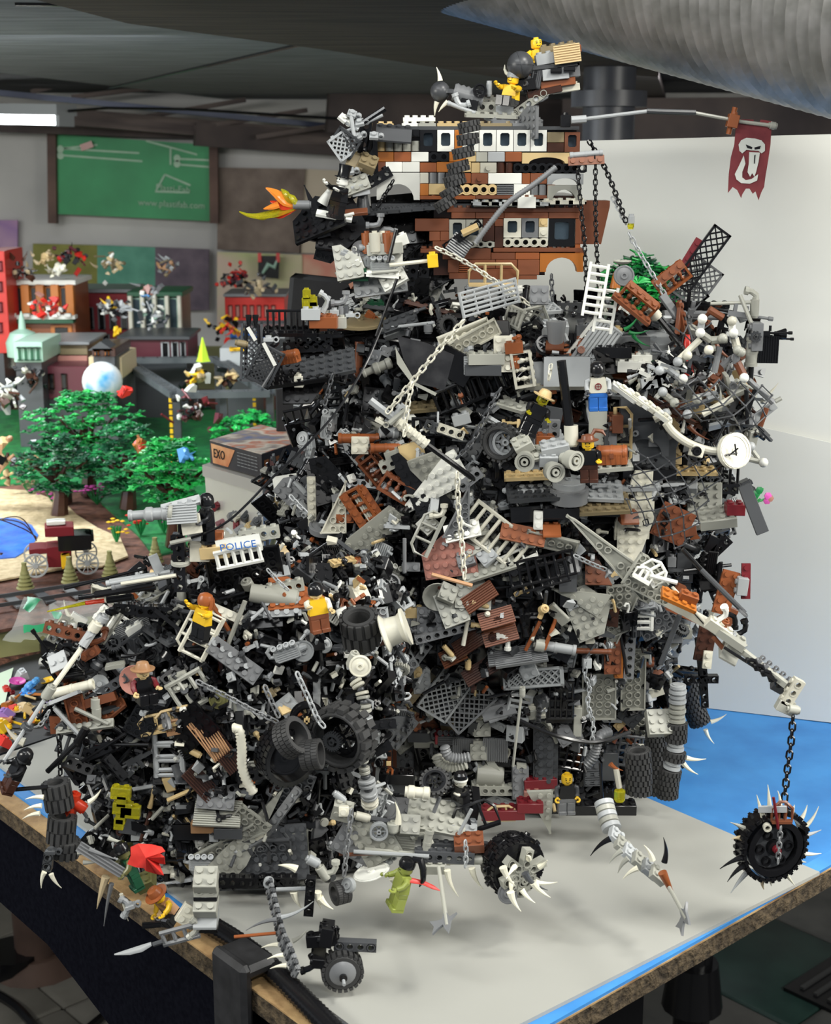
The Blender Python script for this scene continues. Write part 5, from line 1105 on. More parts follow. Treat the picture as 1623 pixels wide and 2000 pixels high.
# ================================================================== toy figures
def trap(b, w0, w1, h, d, z0=0, e=.4):
    v = [(-w0/2, -d/2, z0), (w0/2, -d/2, z0), (w0/2, d/2, z0), (-w0/2, d/2, z0), (-w1/2, -d/2*.95, z0+h), (w1/2, -d/2*.95, z0+h), (w1/2, d/2*.95, z0+h), (-w1/2, d/2*.95, z0+h)]
    b.add(v, [(3, 2, 1, 0), (4, 5, 6, 7), (0, 1, 5, 4), (1, 2, 6, 5), (2, 3, 7, 6), (3, 0, 4, 7)])
def mf(label, f, x, y, Y, skin='yellow', torso='black', legs='black', arms=None, hat=None, hatc='black', roll=0, pitch=0, yaw=0, sit=False, al=30, ar=30, face='std', s=1.0, cape=None, name='toy_figure', root=None, deco=None, legback=False):
    p = at(*fr(f, x, y), Y); M = mtx(p, roll, pitch, yaw, s); t = bpy.data.objects.new(name, None); C.objects.link(t); t.matrix_basis = M.copy(); t.empty_display_size = .01; WM[t.name] = M; tag(t, label, 'toy figure')
    arms = arms or torso; T3 = Matrix.Translation
    # origin = hips centre (mm frame in metres)
    part('torso', lib(('torso',), lambda b: trap(b, 15.6, 12, 12.4, 7.6)), torso, t, M@T3((0, 0, .002)))
    def headm(b): b.lathe([(2.6, -1), (2.6, 0), (4.6, .8), (5.1, 1.8), (5.1, 7), (4.6, 8.2), (2.4, 8.6), (2.4, 10.2)], 18)
    hd = part('head', lib(('head',), headm), skin, t, M@T3((0, 0, .0154)))
    def facem(b):
        for sx in (-1, 1): b.cyl((sx*1.7, -4.6, 5.2), (sx*1.7, -5.2, 5.2), .6, n=8)
        b.tube([(-1.8, -4.85, 3.2), (-.9, -5.1, 2.6), (0, -5.15, 2.5), (.9, -5.1, 2.6), (1.8, -4.85, 3.2)], .28, 5)
        for sx in (-1, 1): b.box(sx*1.8, -4.9, 6.7, 1.6, .4, .4)
    part('face_print', lib(('face',), facem), 'black', hd, M@T3((0, 0, .0154)))
    part('hips', lib(('hips',), lambda b: b.bbox(0, 0, 0, 15.4, 7.4, 3.8, .4)), legs, t, M)
    def legm(b): b.bbox(0, 0, -6.5, 7.3, 7.2, 9.6, .5); b.bbox(0, -1, -11, 7.3, 9.2, 3.4, .4); b.cyl((-3.6, 0, -1.6), (3.6, 0, -1.6), 3.6, n=12)
    def legb(b):
        legm(b)
        for z in (-4, -9): b.ring((0, 3.8, z), (0, 1, 0), 2.5, 1.6, .6, 10)
    for sx in (-1, 1): part('leg', lib(('leg', legback), legb if legback else legm), legs, t, M@T3((sx*.00385, 0, -.0005))@Matrix.Rotation(radians(-88 if sit else 0), 4, 'X'))
    def armm(b): b.tube([(0, 0, 0), (2.4, 0, -1.2), (3.0, -.6, -5), (2.8, -3.2, -8.6)], [2.4, 2.5, 2.3, 2.0], 10)
    def handm(b):
        b.cyl((2.8, -3.2, -8.6), (2.8, -4.8, -10.2), 1.3, n=8)
        b.tube([(2.8+2.0*cos(a), -5.6-2.0*sin(a)*.8, -11-2.0*sin(a)*.6) for a in [k*.62-2.8 for k in range(9)]], 1.0, 6)
    for sx, ang in ((-1, al), (1, ar)):
        A = M@T3((sx*.0062, 0, .0126))@Matrix.Diagonal((sx, 1, 1, 1))@Matrix.Rotation(radians(-ang), 4, 'X')
        a_ = part('arm', lib(('arm',), armm), arms, t, A); part('hand', lib(('hand',), handm), skin, a_, A)
    H = M@T3((0, 0, .0154))
    if hat == 'tophat': part('top_hat', lib(('tophat',), lambda b: b.lathe([(7.6, 7), (7.8, 7.8), (5.4, 8.2), (5.0, 12), (5.8, 18), (5.4, 18.4)], 20)), hatc, t, H)
    if hat == 'brim': part('wide_hat', lib(('brim',), lambda b: (b.lathe([(9.6, 6.4), (10, 7.4), (6, 7.6), (5.8, 9.5), (4.6, 12.6), (2, 13.4)], 20))), hatc, t, H)
    if hat == 'helmet': part('helmet', lib(('helm',), lambda b: (b.lathe([(5.9, 3), (6.2, 3.4), (6.2, 7), (5.4, 10), (3.2, 12), (1, 12.6)], 18), b.box(0, 3, 2, 9, 5, 3))), hatc, t, H)
    if hat == 'viking':
        part('helmet', lib(('vik',), lambda b: b.lathe([(5.9, 5.5), (6.1, 6), (5.9, 9), (4, 11.6), (1, 12.4)], 18)), 'lgrey', t, H)
        for sx in (-1, 1): part('horn', lib(('vhorn',), lambda b: b.tube([(5, 0, 8), (8, 0, 9), (10.5, 0, 12), (11, 0, 16)], [1.9, 1.7, 1.2, .3], 8)), 'bone', t, H@Matrix.Diagonal((sx, 1, 1, 1)))
    if hat == 'hair': part('hair', lib(('hair',), lambda b: (b.lathe([(5.9, 3), (6.4, 5), (6.3, 8), (5.2, 10.8), (2.4, 12.2)], 16), [b.tube([(5.6*cos(a), 5.6*sin(a), 8), (6.6*cos(a), 6.6*sin(a), 3), (6.2*cos(a), 6.2*sin(a), -2)], [1.6, 1.7, .8], 6) for a in (.1, .7, 1.3, 1.9, 2.5, 3.1)])), hatc, t, H)
    if hat == 'pony': part('hair', lib(('pony',), lambda b: (b.lathe([(5.9, 5), (6.2, 8), (5.2, 10.8), (2.4, 12.2)], 16), b.tube([(0, 3, 11), (3, 8, 12), (7, 10, 7), (9, 11, 0), (8, 10, -6)], [2.4, 2.8, 2.6, 2, .5], 8))), hatc, t, H)
    if hat == 'bandana': part('head_cap', lib(('band',), lambda b: (b.lathe([(5.6, 4.5), (5.8, 6), (5.6, 9.5), (4, 11.4), (1, 12)], 18))), hatc, t, H); part('cap_band', lib(('bandw',), lambda b: b.ring((0, 0, 5.4), (0, 0, 1), 6, 5, 1.6, 18)), 'white', t, H)
    if hat == 'pirate': part('pirate_hat', lib(('pir',), lambda b: (b.lathe([(9, 7), (9.4, 7.6), (5.8, 8.4), (5, 11.5), (2, 12.6)], 18), b.tube([(3, 0, 11), (6, 2, 15), (12, 3, 14), (15, 3, 10)], [1.2, 2.2, 2, .4], 6))), hatc, t, H)
    if cape:
        def capem(b):
            n = 8; v = []; rows_ = 7
            for j in range(rows_+1):
                for i in range(n+1): u_ = i/n-.5; v.append((u_*(9+j*2.6), 4.2+j*1.1+sin(i*1.9)*.25*j, 14-j*4.1-(2.2 if j == rows_ and i % 2 else 0)))
            fs = [(j*(n+1)+i, j*(n+1)+i+1, (j+1)*(n+1)+i+1, (j+1)*(n+1)+i) for j in range(rows_) for i in range(n)]; b.add(v, fs); b.add([(x, y+.5, z) for x, y, z in v], [q[::-1] for q in fs])
        part('cape', lib(('cape',), capem), cape, t, M)
    if deco: part('chest_print', lib(('deco', deco), lambda b: (b.ring((0, -4.05, 7.5), (0, 1, 0), 2.8, 2.1, .4, 16), b.box(0, -4.05, 7.5, 3.6, .3, .5), b.box(0, -4.05, 7.5, .5, .3, 3.6)) if deco == 'ring' else b.box(0, -4.0, 7, 5.5, .3, 9)), 'dred' if deco == 'ring' else 'white', t, M)
    return t
# chains -------------------------------------------------------------
def chain(label, P, col, sc=1.0, sag=0, group=None):
    if sag:
        a, c = P[0], P[-1]; P = [a.lerp(c, k/12)-Vector((0, 0, sag*4*(k/12)*(1-k/12))) for k in range(13)]
    P = smooth(P, 8); L0 = .0050*sc; Q = resample(P, L0); t = thing('chain', label, 'chain', Q[0], group); me = chain_link()
    for i in range(len(Q)-1):
        M = along(Q[i], Q[i+1])@Matrix.Translation((L0/2, 0, 0))@Matrix.Rotation(pi/2*(i % 2)+.5, 4, 'X')@Matrix.Scale(sc, 4); part('link', me, col, t, M)
    return t
def pth(f, pts, d=.02, Y=None):
    out = []
    for q in pts:
        yy = q[2] if len(q) > 2 else (Y or depth(f, q[0], q[1], d)); out.append(at(*fr(f, q[0], q[1]), yy))
    return out
# ================================================================== ROOF MACHINES
roof = thing('roof_cannon', 'grey horned cannon with a spring barrel on the ship roof', 'toy cannon', at(*fr('A', 1150, 430), YS+.04))
YR = YS+.03
P('turntable', plate(6, 4), 'mgrey', 'A', 1280, 425, 0, 8, 10, Y=YR, root=roof); P('plate', plate(6, 2), 'ogrey', 'A', 1180, 408, -2, 5, Y=YR-.01, root=roof); P('wedge_plate', wings[0], 'mgrey', 'A', 1340, 440, 90, 30, Y=YR-.02, s=.9, root=roof)
P('hole_brick', techbrick(4), 'ogrey', 'A', 1160, 370, 0, Y=YR, root=roof); P('brick', brick(4, 2), 'ogrey', 'A', 1160, 350, 0, 0, Y=YR+.01, root=roof); P('slope', slope(2), 'lgrey', 'A', 1240, 390, 0, 0, 180, Y=YR, root=roof); P('round_brick', roundb(2.6, 12), 'lgrey', 'A', 1172, 290, 0, Y=YR, root=roof)
ribbed('spring_barrel', px_path('A', ((1010, 300), (1080, 320), (1150, 335)), YR), .0085, 'mgrey', 'ribbed grey barrel of the roof cannon', 'barrel', .005, .86, 14)
P('ball_muzzle', lib(('ball', 9), lambda b: b.sphere((0, 0, 0), 9, 18)), 'gun', 'A', 950, 298, Y=YR, root=roof); P('collar', disc(8, 3), 'dgrey', 'A', 995, 300, 0, 0, 0, Y=YR, root=roof)
for (x, y, r) in ((950, 250, 95), (985, 345, 215), (935, 345, 250)): P('horn', horn(12, 2.4, .2), 'bone', 'A', x, y, r, Y=YR-.008, root=roof)
P('pipe', cylinder_pipe(26, 2), 'lgrey', 'A', 1050, 375, -20, Y=YR-.008, root=roof); P('elbow_pipe', elbow(), 'lgrey', 'A', 1030, 350, -70, Y=YR-.008, root=roof); P('small_wheel', wheelhub(6, 4), 'black', 'A', 1130, 295, Y=YR-.008, root=roof); P('brick', brick(2, 2), 'black', 'A', 1080, 360, -10, Y=YR, root=roof)
mf('bare chested yellow toy figure in a horned helmet riding the roof cannon', 'A', 1265, 345, YR-.01, torso='yellow', legs='black', hat='viking', roll=-8, yaw=-35, sit=True, al=70, ar=60)
rock = thing('rock_turret', 'tilted grey and brown block turret with a dark ball, highest thing on the ship', 'toy turret', at(*fr('A', 1400, 300), YR))
P('arm_joint', liftarm(5), 'ogrey', 'A', 1350, 355, 35, Y=YR, root=rock); P('elbow_pipe', elbow(), 'lgrey', 'A', 1420, 330, 15, Y=YR, root=rock); P('pipe', cylinder_pipe(30, 2.5), 'lgrey', 'A', 1330, 375, 45, Y=YR, root=rock)
P('dark_ball', lib(('ball', 12), lambda b: (b.sphere((0, 0, 0), 12, 22), b.ring((0, 0, 0), (0, 0, 1), 12.3, 11.5, .6, 24), b.ring((0, 0, 0), (1, 0, .3), 12.3, 11.5, .6, 24))), 'gun', 'A', 1313, 178, Y=YR-.01, root=rock)
for (x, y, c, nx, r) in ((1480, 105, 'dtan', 4, 8), (1440, 150, 'lgrey', 3, 10), (1545, 110, 'rbrown', 2, 8), (1540, 210, 'mgrey', 2, 6), (1470, 222, 'lgrey', 3, 6), (1480, 262, 'rbrown', 4, 8), (1430, 280, 'orange', 3, 10), (1520, 285, 'cream', 3, 8), (1420, 300, 'dbrown', 4, 12)):
    P('brick', brick(nx, 2, 3 if y in (150, 210, 222) else 2), c, 'A', x, y, r, 0, 0, Y=YR+.004*(x % 3), root=rock)
P('grille', grille(3, 2), 'tan', 'A', 1525, 128, 8, 85, Y=YR-.012, s=1, root=rock); P('plate', plate(6, 2), 'dgrey', 'A', 1455, 185, 6, Y=YR, root=rock); P('tread_strip', tread(4), 'black', 'A', 1385, 190, 80, Y=YR, root=rock); P('brick', brick(3, 2), 'black', 'A', 1320, 270, 5, Y=YR, root=rock)
P('engine_block', engine(), 'gun', 'A', 1385, 230, 80, Y=YR, root=rock); P('axle_cross', axle(10), 'black', 'A', 1475, 205, Y=YR-.010, root=rock); P('axle_cross', axle(10), 'black', 'A', 1535, 198, Y=YR-.010, root=rock)
mf('yellow toy figure sunk behind the blocks at the very top', 'A', 1392, 185, YR+.03, torso='yellow', legs='brown', roll=5, yaw=20, hat=None)
# banner
ban = thing('skull_banner', 'dark red tattered banner with a white skull emblem on a long pole', 'banner', at(1115, 238, YS)); YB = YS-.02
RB('pole', 'B', 400, 445, 470, 440, .0034, 'lgrey', YB, root=ban); RB('pole', 'B', 440, 443, 770, 402, .0017, 'lgrey', YB, root=ban); RB('pole_sleeve', 'B', 755, 403, 985, 410, .0024, 'gun', YB, root=ban); RB('pole', 'B', 975, 410, 1200, 452, .0016, 'ogrey', YB, root=ban)
P('mount', brick(1, 1), 'black', 'B', 372, 450, Y=YB+.01, root=ban, s=1.1)
RB('cross_hilt', 'B', 1172, 385, 1140, 512, .0024, 'rbrown', YB, root=ban); P('hilt_hub', brick(1, 1), 'rbrown', 'B', 1160, 450, -12, Y=YB, root=ban, s=1.2); RB('banner_rod', 'B', 1190, 452, 1355, 472, .0017, 'ogrey', YB, root=ban); P('rod_end', roundb(3.4, 6), 'ogrey', 'B', 1352, 472, 80, Y=YB, root=ban)
bn = [(1188, 440), (1258, 443), (1262, 458), (1285, 460), (1292, 443), (1345, 450), (1338, 560), (1325, 650), (1316, 700), (1308, 760), (1295, 785), (1282, 822), (1268, 780), (1255, 792), (1240, 768), (1222, 768), (1205, 795), (1200, 812), (1182, 775), (1160, 760), (1138, 788), (1142, 700), (1152, 620), (1168, 560), (1175, 480)]
clothred = noisy('banner_red', (.12, .012, .018), (.21, .03, .035), 40, .7)
bo = slab('banner_cloth', [at(*fr('B', x, y), YB+.001) for x, y in bn], .0008, clothred, ban)
sk = noisy('emblem_white', (.55, .57, .52), (.68, .70, .64), 30)
for poly in ([(1188, 560), (1200, 540), (1225, 528), (1265, 532), (1295, 540), (1312, 560), (1312, 590), (1296, 602), (1282, 590), (1250, 588), (1225, 585), (1205, 602), (1192, 590)],
             [(1238, 596), (1288, 598), (1282, 640), (1270, 690), (1262, 712), (1252, 695), (1242, 712), (1230, 690), (1236, 650)],
             [(1212, 612), (1220, 650), (1205, 690), (1205, 715), (1222, 728), (1250, 722), (1280, 700), (1275, 730), (1240, 745), (1200, 742), (1178, 725), (1170, 700), (1190, 660)]):
    slab('skull_print', [at(*fr('B', x, y), YB+.0002) for x, y in poly], .0004, sk, bo)
for poly in ([(1222, 560), (1252, 572), (1250, 582), (1228, 576)], [(1262, 574), (1292, 566), (1288, 580), (1264, 584)], [(1262, 610), (1268, 608), (1264, 650), (1260, 650)]): slab('skull_eye', [at(*fr('B', x, y), YB-.0002) for x, y in poly], .0003, 'black', bo)
# tyre string
ts = thing('tyre_string', 'string of seven small black tyres draped down the ship side', 'tyre string', at(*fr('A', 1080, 440), YS-.02)); ty = tyre(9.8, 9.6, 5, 16, .10)
for (x, y, r) in ((1082, 458, 12), (1076, 515, 8), (1055, 575, 12), (1032, 640, 14), (1016, 700, 16), (1000, 755, 30), (972, 805, 32)):
    P('tyre', ty, 'rubber', 'A', x, y, r-90, 0, 90, Y=YS-.026, root=ts)
ribbed('ribbed_hose', px_path('A', ((1475, 640), (1380, 715), (1260, 800), (1180, 890), (1105, 990)), YS-.03), .0028, 'mgrey', 'dark grey ribbed hose slung across the ship hull', 'hose')
# long fighter on prow with top hat
mf('toy figure with a black top hat standing on the ship prow', 'A', 488, 806, YS-.045, skin='white', torso='black', legs='black', hat='tophat', hatc='black', roll=-12, yaw=-50, al=80, ar=60)
P('brick', brick(2, 2), 'lgrey', 'A', 590, 745, 10, 0, Y=YS-.01, root=ship); P('plate', plate(3, 2), 'ogrey', 'A', 570, 722, 20, 60, Y=YS-.015, root=ship); P('cone', cone(5, 12), 'white', 'A', 430, 780, -30, Y=YS-.03, root=ship)
# white siege engine below the prow (A 480-800, 900-1200)
sg = thing('siege_engine', 'light grey gun cluster with tan barrels under the ship prow', 'toy gun', at(*fr('A', 670, 1100), 1.31))
rr = [('brick', brick(4, 2), 'ogrey', 700, 1010, 5, 0), ('brick', brick(3, 2), 'lgrey', 680, 1060, -5, 20), ('brick', brick(2, 2), 'white', 560, 1080, 20, 30), ('wedge_plate', wings[8], 'ogrey', 530, 1070, 10, 70), ('round_brick', roundb(5, 18), 'cream', 655, 985, 3, 0), ('round_brick', roundb(5, 18), 'rbrown', 620, 985, 3, 0), ('round_brick', roundb(5, 18), 'cream', 690, 985, 3, 0), ('round_brick', roundb(5, 18), 'rbrown', 715, 985, 3, 0),
      ('pipe', cylinder_pipe(38, 2.5), 'lgrey', 690, 1000, 3, 0), ('engine_block', engine(), 'lgrey', 690, 1090, 0, 10), ('plate', plate(4, 2), 'white', 690, 1130, -4, 0), ('elbow_pipe', elbow(), 'mgrey', 660, 905, 0, 0), ('elbow_pipe', elbow(), 'mgrey', 710, 920, 160, 0), ('brick', brick(2, 1), 'white', 765, 975, 20, 0), ('plate', plate(6, 2), 'lgrey', 680, 1180, 8, 70), ('slope', slope(2), 'ogrey', 520, 1120, 30, 0), ('clip_plate', clipb(), 'white', 545, 1040, 60, 0), ('hole_brick', techbrick(3), 'cream', 625, 1090, 0, 0), ('brick', brick(2, 2), 'dgreen', 585, 1130, 0, 0), ('plate', plate(3, 2), 'white', 740, 1150, 30, 50), ('clip_plate', clipb(), 'lgrey', 520, 1030, -20, 20), ('slope', slope(2), 'white', 740, 1060, 0, 0), ('dish', dish(8), 'mgrey', 590, 1010, 0, 60), ('round_brick', roundb(4, 8), 'lgrey', 770, 1085, 80, 0)]
for n_, me, c, x, y, r, pi_ in rr: P(n_, me, c, 'A', x, y, r, pi_, Y=1.305+R.uniform(-.008, .008), root=sg)
RB('gun_barrel', 'A', 720, 1085, 900, 1065, .0018, 'cream', 1.295, root=sg); P('muzzle_block', brick(1, 1), 'yellow', 'A', 916, 1065, 5, Y=1.29, s=1.2, root=sg, label='yellow end block'); RB('lever', 'A', 750, 925, 715, 1070, .0016, 'black', 1.29, root=sg); RB('bar', 'A', 640, 1120, 760, 1110, .0016, 'ogrey', 1.29, root=sg)
for (x, y, r, me, c) in ((660, 900, -10, plate(8, 4), 'black'), (760, 880, 5, plate(6, 6), 'black'), (820, 950, 40, wings[3], 'black'), (860, 1010, 60, plate(8, 4), 'black'), (800, 1060, 80, brick(4, 2), 'black'), (900, 1060, 80, plate(6, 4), 'black'), (720, 950, -30, brick(4, 2), 'black'), (880, 930, 45, brick(6, 2), 'black'), (940, 1100, 30, plate(6, 4), 'black')): P('hull_plate', me, c, 'A', x, y, r, 70, Y=YS+.03, root=ship)
fill('A', 790, 840, 925, 1130, YS+.035, YS+.13, 'black', 'keel_block'); fill('A', 690, 850, 800, 940, YS+.045, YS+.12, 'black', 'keel_block')
# ================================================================== TOWER: hand placed pieces
WHT = 'white'
T_E = [  # upper left, frame E
 ('wedge_plate', wings[6], 'black', 420, 760, 0, 60, 0), ('plate', plate(8, 4), 'black', 430, 740, 8, 20, 0), ('plate', plate(6, 4), 'dgrey', 560, 690, 12, 30, 0), ('railing', rail(56, 16, 8, 1.2), 'black', 480, 960, 12, 30, 0), ('wedge_plate', wings[0], 'black', 560, 1360, 15, 75, 10),
 ('plate', plate(6, 4), 'dbrown', 640, 450, 2, 10, 0), ('round_plate', disc(24, 3), 'dtan', 750, 435, 0, 12, 0), ('brick', brick(3, 2), 'rbrown', 540, 440, 0, 0, 0), ('brick', brick(2, 2), 'dgreen', 835, 350, 0, 0, 0), ('plate', plate(8, 1), 'white', 1180, 290, 70, 80, 0), ('hole_brick', techbrick(8), 'black', 1040, 270, 84, 0, 0),
 ('hole_brick', techbrick(7), 'black', 1100, 300, 84, 0, 0), ('brick', brick(2, 4), 'black', 1060, 230, 84, 75, 0), ('plate', plate(4, 2), 'dgrey', 980, 440, 20, 40, 0), ('brick', brick(2, 1), 'cream', 1245, 390, -10, 80, 0), ('plate', plate(6, 2), 'cream', 1350, 515, 22, -70, 0),
 ('railing', rail(70, 20, 9, 1.5), 'black', 1390, 830, 22, 10, 0), ('brick', brick(4, 2), 'ogrey', 1470, 650, 0, 0, 0), ('grille', grille(4, 2), 'lgrey', 1450, 690, 0, 80, 0), ('small_wheel', wheelhub(11, 9), 'lgrey', 1590, 1130, 0, 0, -20), ('cannon_barrel', cannon(28), 'ogrey', 930, 670, 202, 0, 0),
 ('wall_panel', panel(34, 26), 'black', 1290, 690, -30, 10, 0), ('pipe', cylinder_pipe(44, 4), 'brown', 735, 700, 85, 0, 0), ('pipe', cylinder_pipe(34, 4.4), 'rbrown', 740, 1110, 0, 0, 0), ('pipe', cylinder_pipe(24, 4), 'rbrown', 895, 1165, 0, 0, 0), ('brick', brick(2, 2), 'cream', 750, 1150, 0, 80, 0),
 ('spindle_fence', spindle(4), 'brown', 830, 1270, -50, 20, 0), ('plate', plate(4, 1), 'rbrown', 845, 1225, -50, 80, 0), ('brick', brick(4, 1), 'ogrey', 990, 1190, 18, 0, 0), ('hole_brick', techbrick(5), 'ogrey', 980, 1230, 25, 0, 0), ('lift_arm', liftarm(3), 'cream', 1270, 1070, -20, 0, 0), ('lift_arm', liftarm(4), 'dgrey', 1220, 1060, -20, 0, 0),
 ('wall_panel', panel(16, 16), 'lgrey', 430, 1370, 40, 0, 0), ('tile', tile(3, 2), 'white', 330, 1400, 0, 80, 0), ('plate', plate(6, 1), 'cream', 468, 1440, 88, 80, 0), ('wedge_plate', wings[4], 'black', 1080, 1330, 35, 70, 0), ('wedge_plate', wings[4], 'white', 1190, 1350, 120, 80, 0), ('plate', plate(4, 2), 'dtan', 1090, 930, 5, 20, 0), ('bracket', bracket(), 'white', 1000, 980, 40, 0, 0),
 ('hole_brick', techbrick(3), 'mgrey', 1380, 1345, 40, 0, 0), ('brick', brick(2, 1), 'lgrey', 1330, 1000, 15, 0, 0), ('ladder', ladder(8), 'black', 640, 700, 3, 10, 0), ('ladder', ladder(8), 'black', 600, 900, 6, 10, 0), ('brick', brick(1, 4), 'cream', 400, 770, 0, 0, 0), ('round_brick', roundb(4, 8), 'mgrey', 1140, 480, 0, 0, 0),
 ('tyre', tyre(10, 7, 6, 18), 'rubber', 1250, 460, 20, 0, 30), ('spindle_fence', spindle(4), 'brown', 960, 1400, -30, 10, 0), ('spindle_fence', spindle(3), 'rbrown', 750, 1470, -55, 30, 0), ('plate', plate(4, 1), 'rbrown', 800, 1470, -55, 80, 0), ('wall_panel', panel(22, 20), 'tan', 1050, 1200, 15, 0, 0)]
T_G = [  # upper right, frame G
 ('plate', plate(4, 2), 'white', 255, 340, 20, 75, 0), ('tube_raft', rail(22, 60, 6, 1.25, 3), 'lgrey', 130, 235, 102, 35, 0), ('tube_raft', rail(20, 44, 5, 1.7, 2), 'lgrey', 215, 290, 110, 20, 0), ('plate', plate(6, 2), 'cream', 60, 420, 28, -75, 0), ('brick', brick(2, 2), 'mgrey', 355, 225, 0, 80, 0), ('bracket', bracket(), 'lgrey', 395, 300, 0, 0, 0),
 ('cone', cone(9, 34), 'mgrey', 430, 430, 180, 0, 0), ('brown_cone_facet', slope(2, 2), 'brown', 425, 470, 180, -20, 0), ('brick', brick(3, 2), 'lgrey', 425, 370, 0, 20, 0), ('hole_brick', techbrick(4), 'dgrey', 500, 280, 0, 0, 0), ('ladder', ladder(7, 15), 'white', 610, 200, -8, 0, 0), ('ladder', ladder(6, 15), 'white', 655, 290, -8, 0, 0), ('ladder', ladder(6, 18), 'white', 580, 440, -35, 10, 0), ('railing', rail(26, 50, 8, 1.8), 'lgrey', 600, 470, -35, 0, 0),
 ('curved_slope', slope(4, 2), 'mgrey', 600, 380, 0, 0, 180), ('brick', brick(2, 1), 'tan', 690, 395, 0, 0, 0), ('wall_panel', panel(40, 26), 'lgrey', 480, 570, 0, 0, 0), ('wall_panel', panel(34, 26), 'lgrey', 400, 590, 3, 0, 0), ('plate', plate(8, 2), 'cream', 450, 632, 0, 10, 0), ('brick', brick(2, 2), 'rbrown', 240, 460, 5, 0, 0), ('brick', brick(1, 1), 'rbrown', 245, 530, 0, 0, 0), ('spindle_fence', spindle(4), 'cream', 280, 560, -80, 0, 0), ('plate', plate(2, 4), 'cream', 190, 490, 0, 80, 0),
 ('railing', rail(50, 20, 8, 1.4), 'black', 80, 640, 22, 0, 0), ('brick', brick(4, 2), 'dgrey', 100, 560, 0, 0, 0), ('brick', brick(2, 1), 'rbrown', 390, 650, 10, 0, 0), ('small_wheel', wheelhub(13, 9), 'mgrey', 200, 885, 0, 0, -20), ('tyre', tyre(17, 10, 12, 20), 'rubber', 180, 890, 0, 0, -20), ('brick', brick(2, 2), 'rbrown', 380, 880, 0, 0, 0), ('hole_brick', techbrick(4), 'mgrey', 420, 870, 88, 0, 0), ('tile', tile(3, 2), 'dgrey', 415, 790, 80, 80, 0), ('tile', tile(2, 4), 'ogrey', 620, 820, 0, 80, 0), ('tile', tile(2, 3), 'mgrey', 665, 860, 0, 80, 0),
 ('tan_railing', angled_rail(50, 14), 'tan', 735, 860, -90, 0, 0), ('arch_brick', archm(44, 52, 16, 10), 'dgrey', 830, 820, 0, 0, 0), ('brick', brick(2, 2), 'mgrey', 880, 880, 0, 0, 0), ('brick', brick(2, 3), 'tan', 960, 930, 0, 80, 0), ('brick', brick(2, 4), 'brown', 700, 800, 90, 0, 0), ('cone', cone(3, 8), 'mgrey', 752, 990, 0, 0, 0),
 ('round_table', disc(24, 4), 'lgrey', 870, 425, 0, 10, 0), ('round_table', disc(24, 4), 'lgrey', 870, 450, 0, 10, 0), ('round_table', disc(24, 4), 'mgrey', 870, 475, 0, 10, 0), ('round_table', disc(24, 4), 'white', 870, 505, 0, 10, 0), ('arch_brick', archm(36, 16, 12, 12), 'mgrey', 760, 450, 0, 0, 0), ('brick', brick(4, 2), 'white', 780, 515, 0, 0, 0), ('brick', brick(3, 2), 'white', 770, 545, 0, 0, 0), ('plate', plate(6, 1), 'rbrown', 740, 585, -6, 60, 0), ('brick', brick(4, 1), 'brown', 800, 590, -12, 0, 0), ('brick', brick(4, 2), 'black', 690, 480, 0, 0, 0),
 ('plate', plate(3, 1), 'cream', 690, 655, 0, 0, 0), ('plate', plate(4, 2), 'lgrey', 340, 1110, 2, 25, 0), ('plate', plate(6, 4), 'dgrey', 330, 1115, 3, 15, 0), ('plate', plate(4, 4), 'lgrey', 650, 1110, -2, 20, 0), ('plate', plate(6, 2), 'lgrey', 780, 1090, 2, 10, 0), ('round_drum', disc(18, 12), 'mgrey', 487, 1125, 0, 8, 0), ('round_drum', disc(15, 10), 'lgrey', 487, 1085, 0, 8, 0), ('plate', plate(8, 4), 'dtan', 600, 1170, 3, 20, 0), ('plate', plate(6, 2), 'tan', 320, 1040, 3, 10, 0), ('brick', brick(4, 3), 'black', 450, 1200, 0, 0, 0), ('sail_panel', panel(60, 14), 'black', 380, 1210, 3, 0, 0),
 ('plate', plate(2, 1), 'white', 350, 1240, 88, 80, 0), ('wedge_plate', wings[1], 'cream', 780, 1190, 180, 85, 0), ('wedge_plate', wings[1], 'cream', 790, 1300, 0, 85, 0), ('brick', brick(4, 4), 'ogrey', 1100, 1150, 0, 80, 0), ('brick', brick(4, 3), 'ogrey', 1160, 1230, 8, 20, 0), ('plate', plate(4, 4), 'brown', 960, 1260, -25, 85, 0), ('brick', brick(3, 2), 'brown', 1000, 1290, 10, 0, 0), ('brick', brick(2, 2), 'dred', 1240, 1190, 0, 0, 0), ('plate', plate(6, 2), 'ogrey', 1080, 1250, 12, 40, 0), ('slope', slope(2), 'brown', 760, 1230, 0, 0, 0),
 ('railing', rail(46, 20, 7, 1.4), 'black', 1150, 1040, 0, 0, 0), ('hole_brick', techbrick(8), 'black', 1100, 1100, 0, 0, 0), ('brick', brick(6, 2), 'black', 850, 1030, 0, 0, 0), ('wall_panel', panel(50, 30), 'dgrey', 850, 930, 0, 0, 0), ('plate', plate(8, 2), 'tan', 1000, 1020, 0, 10, 0)]
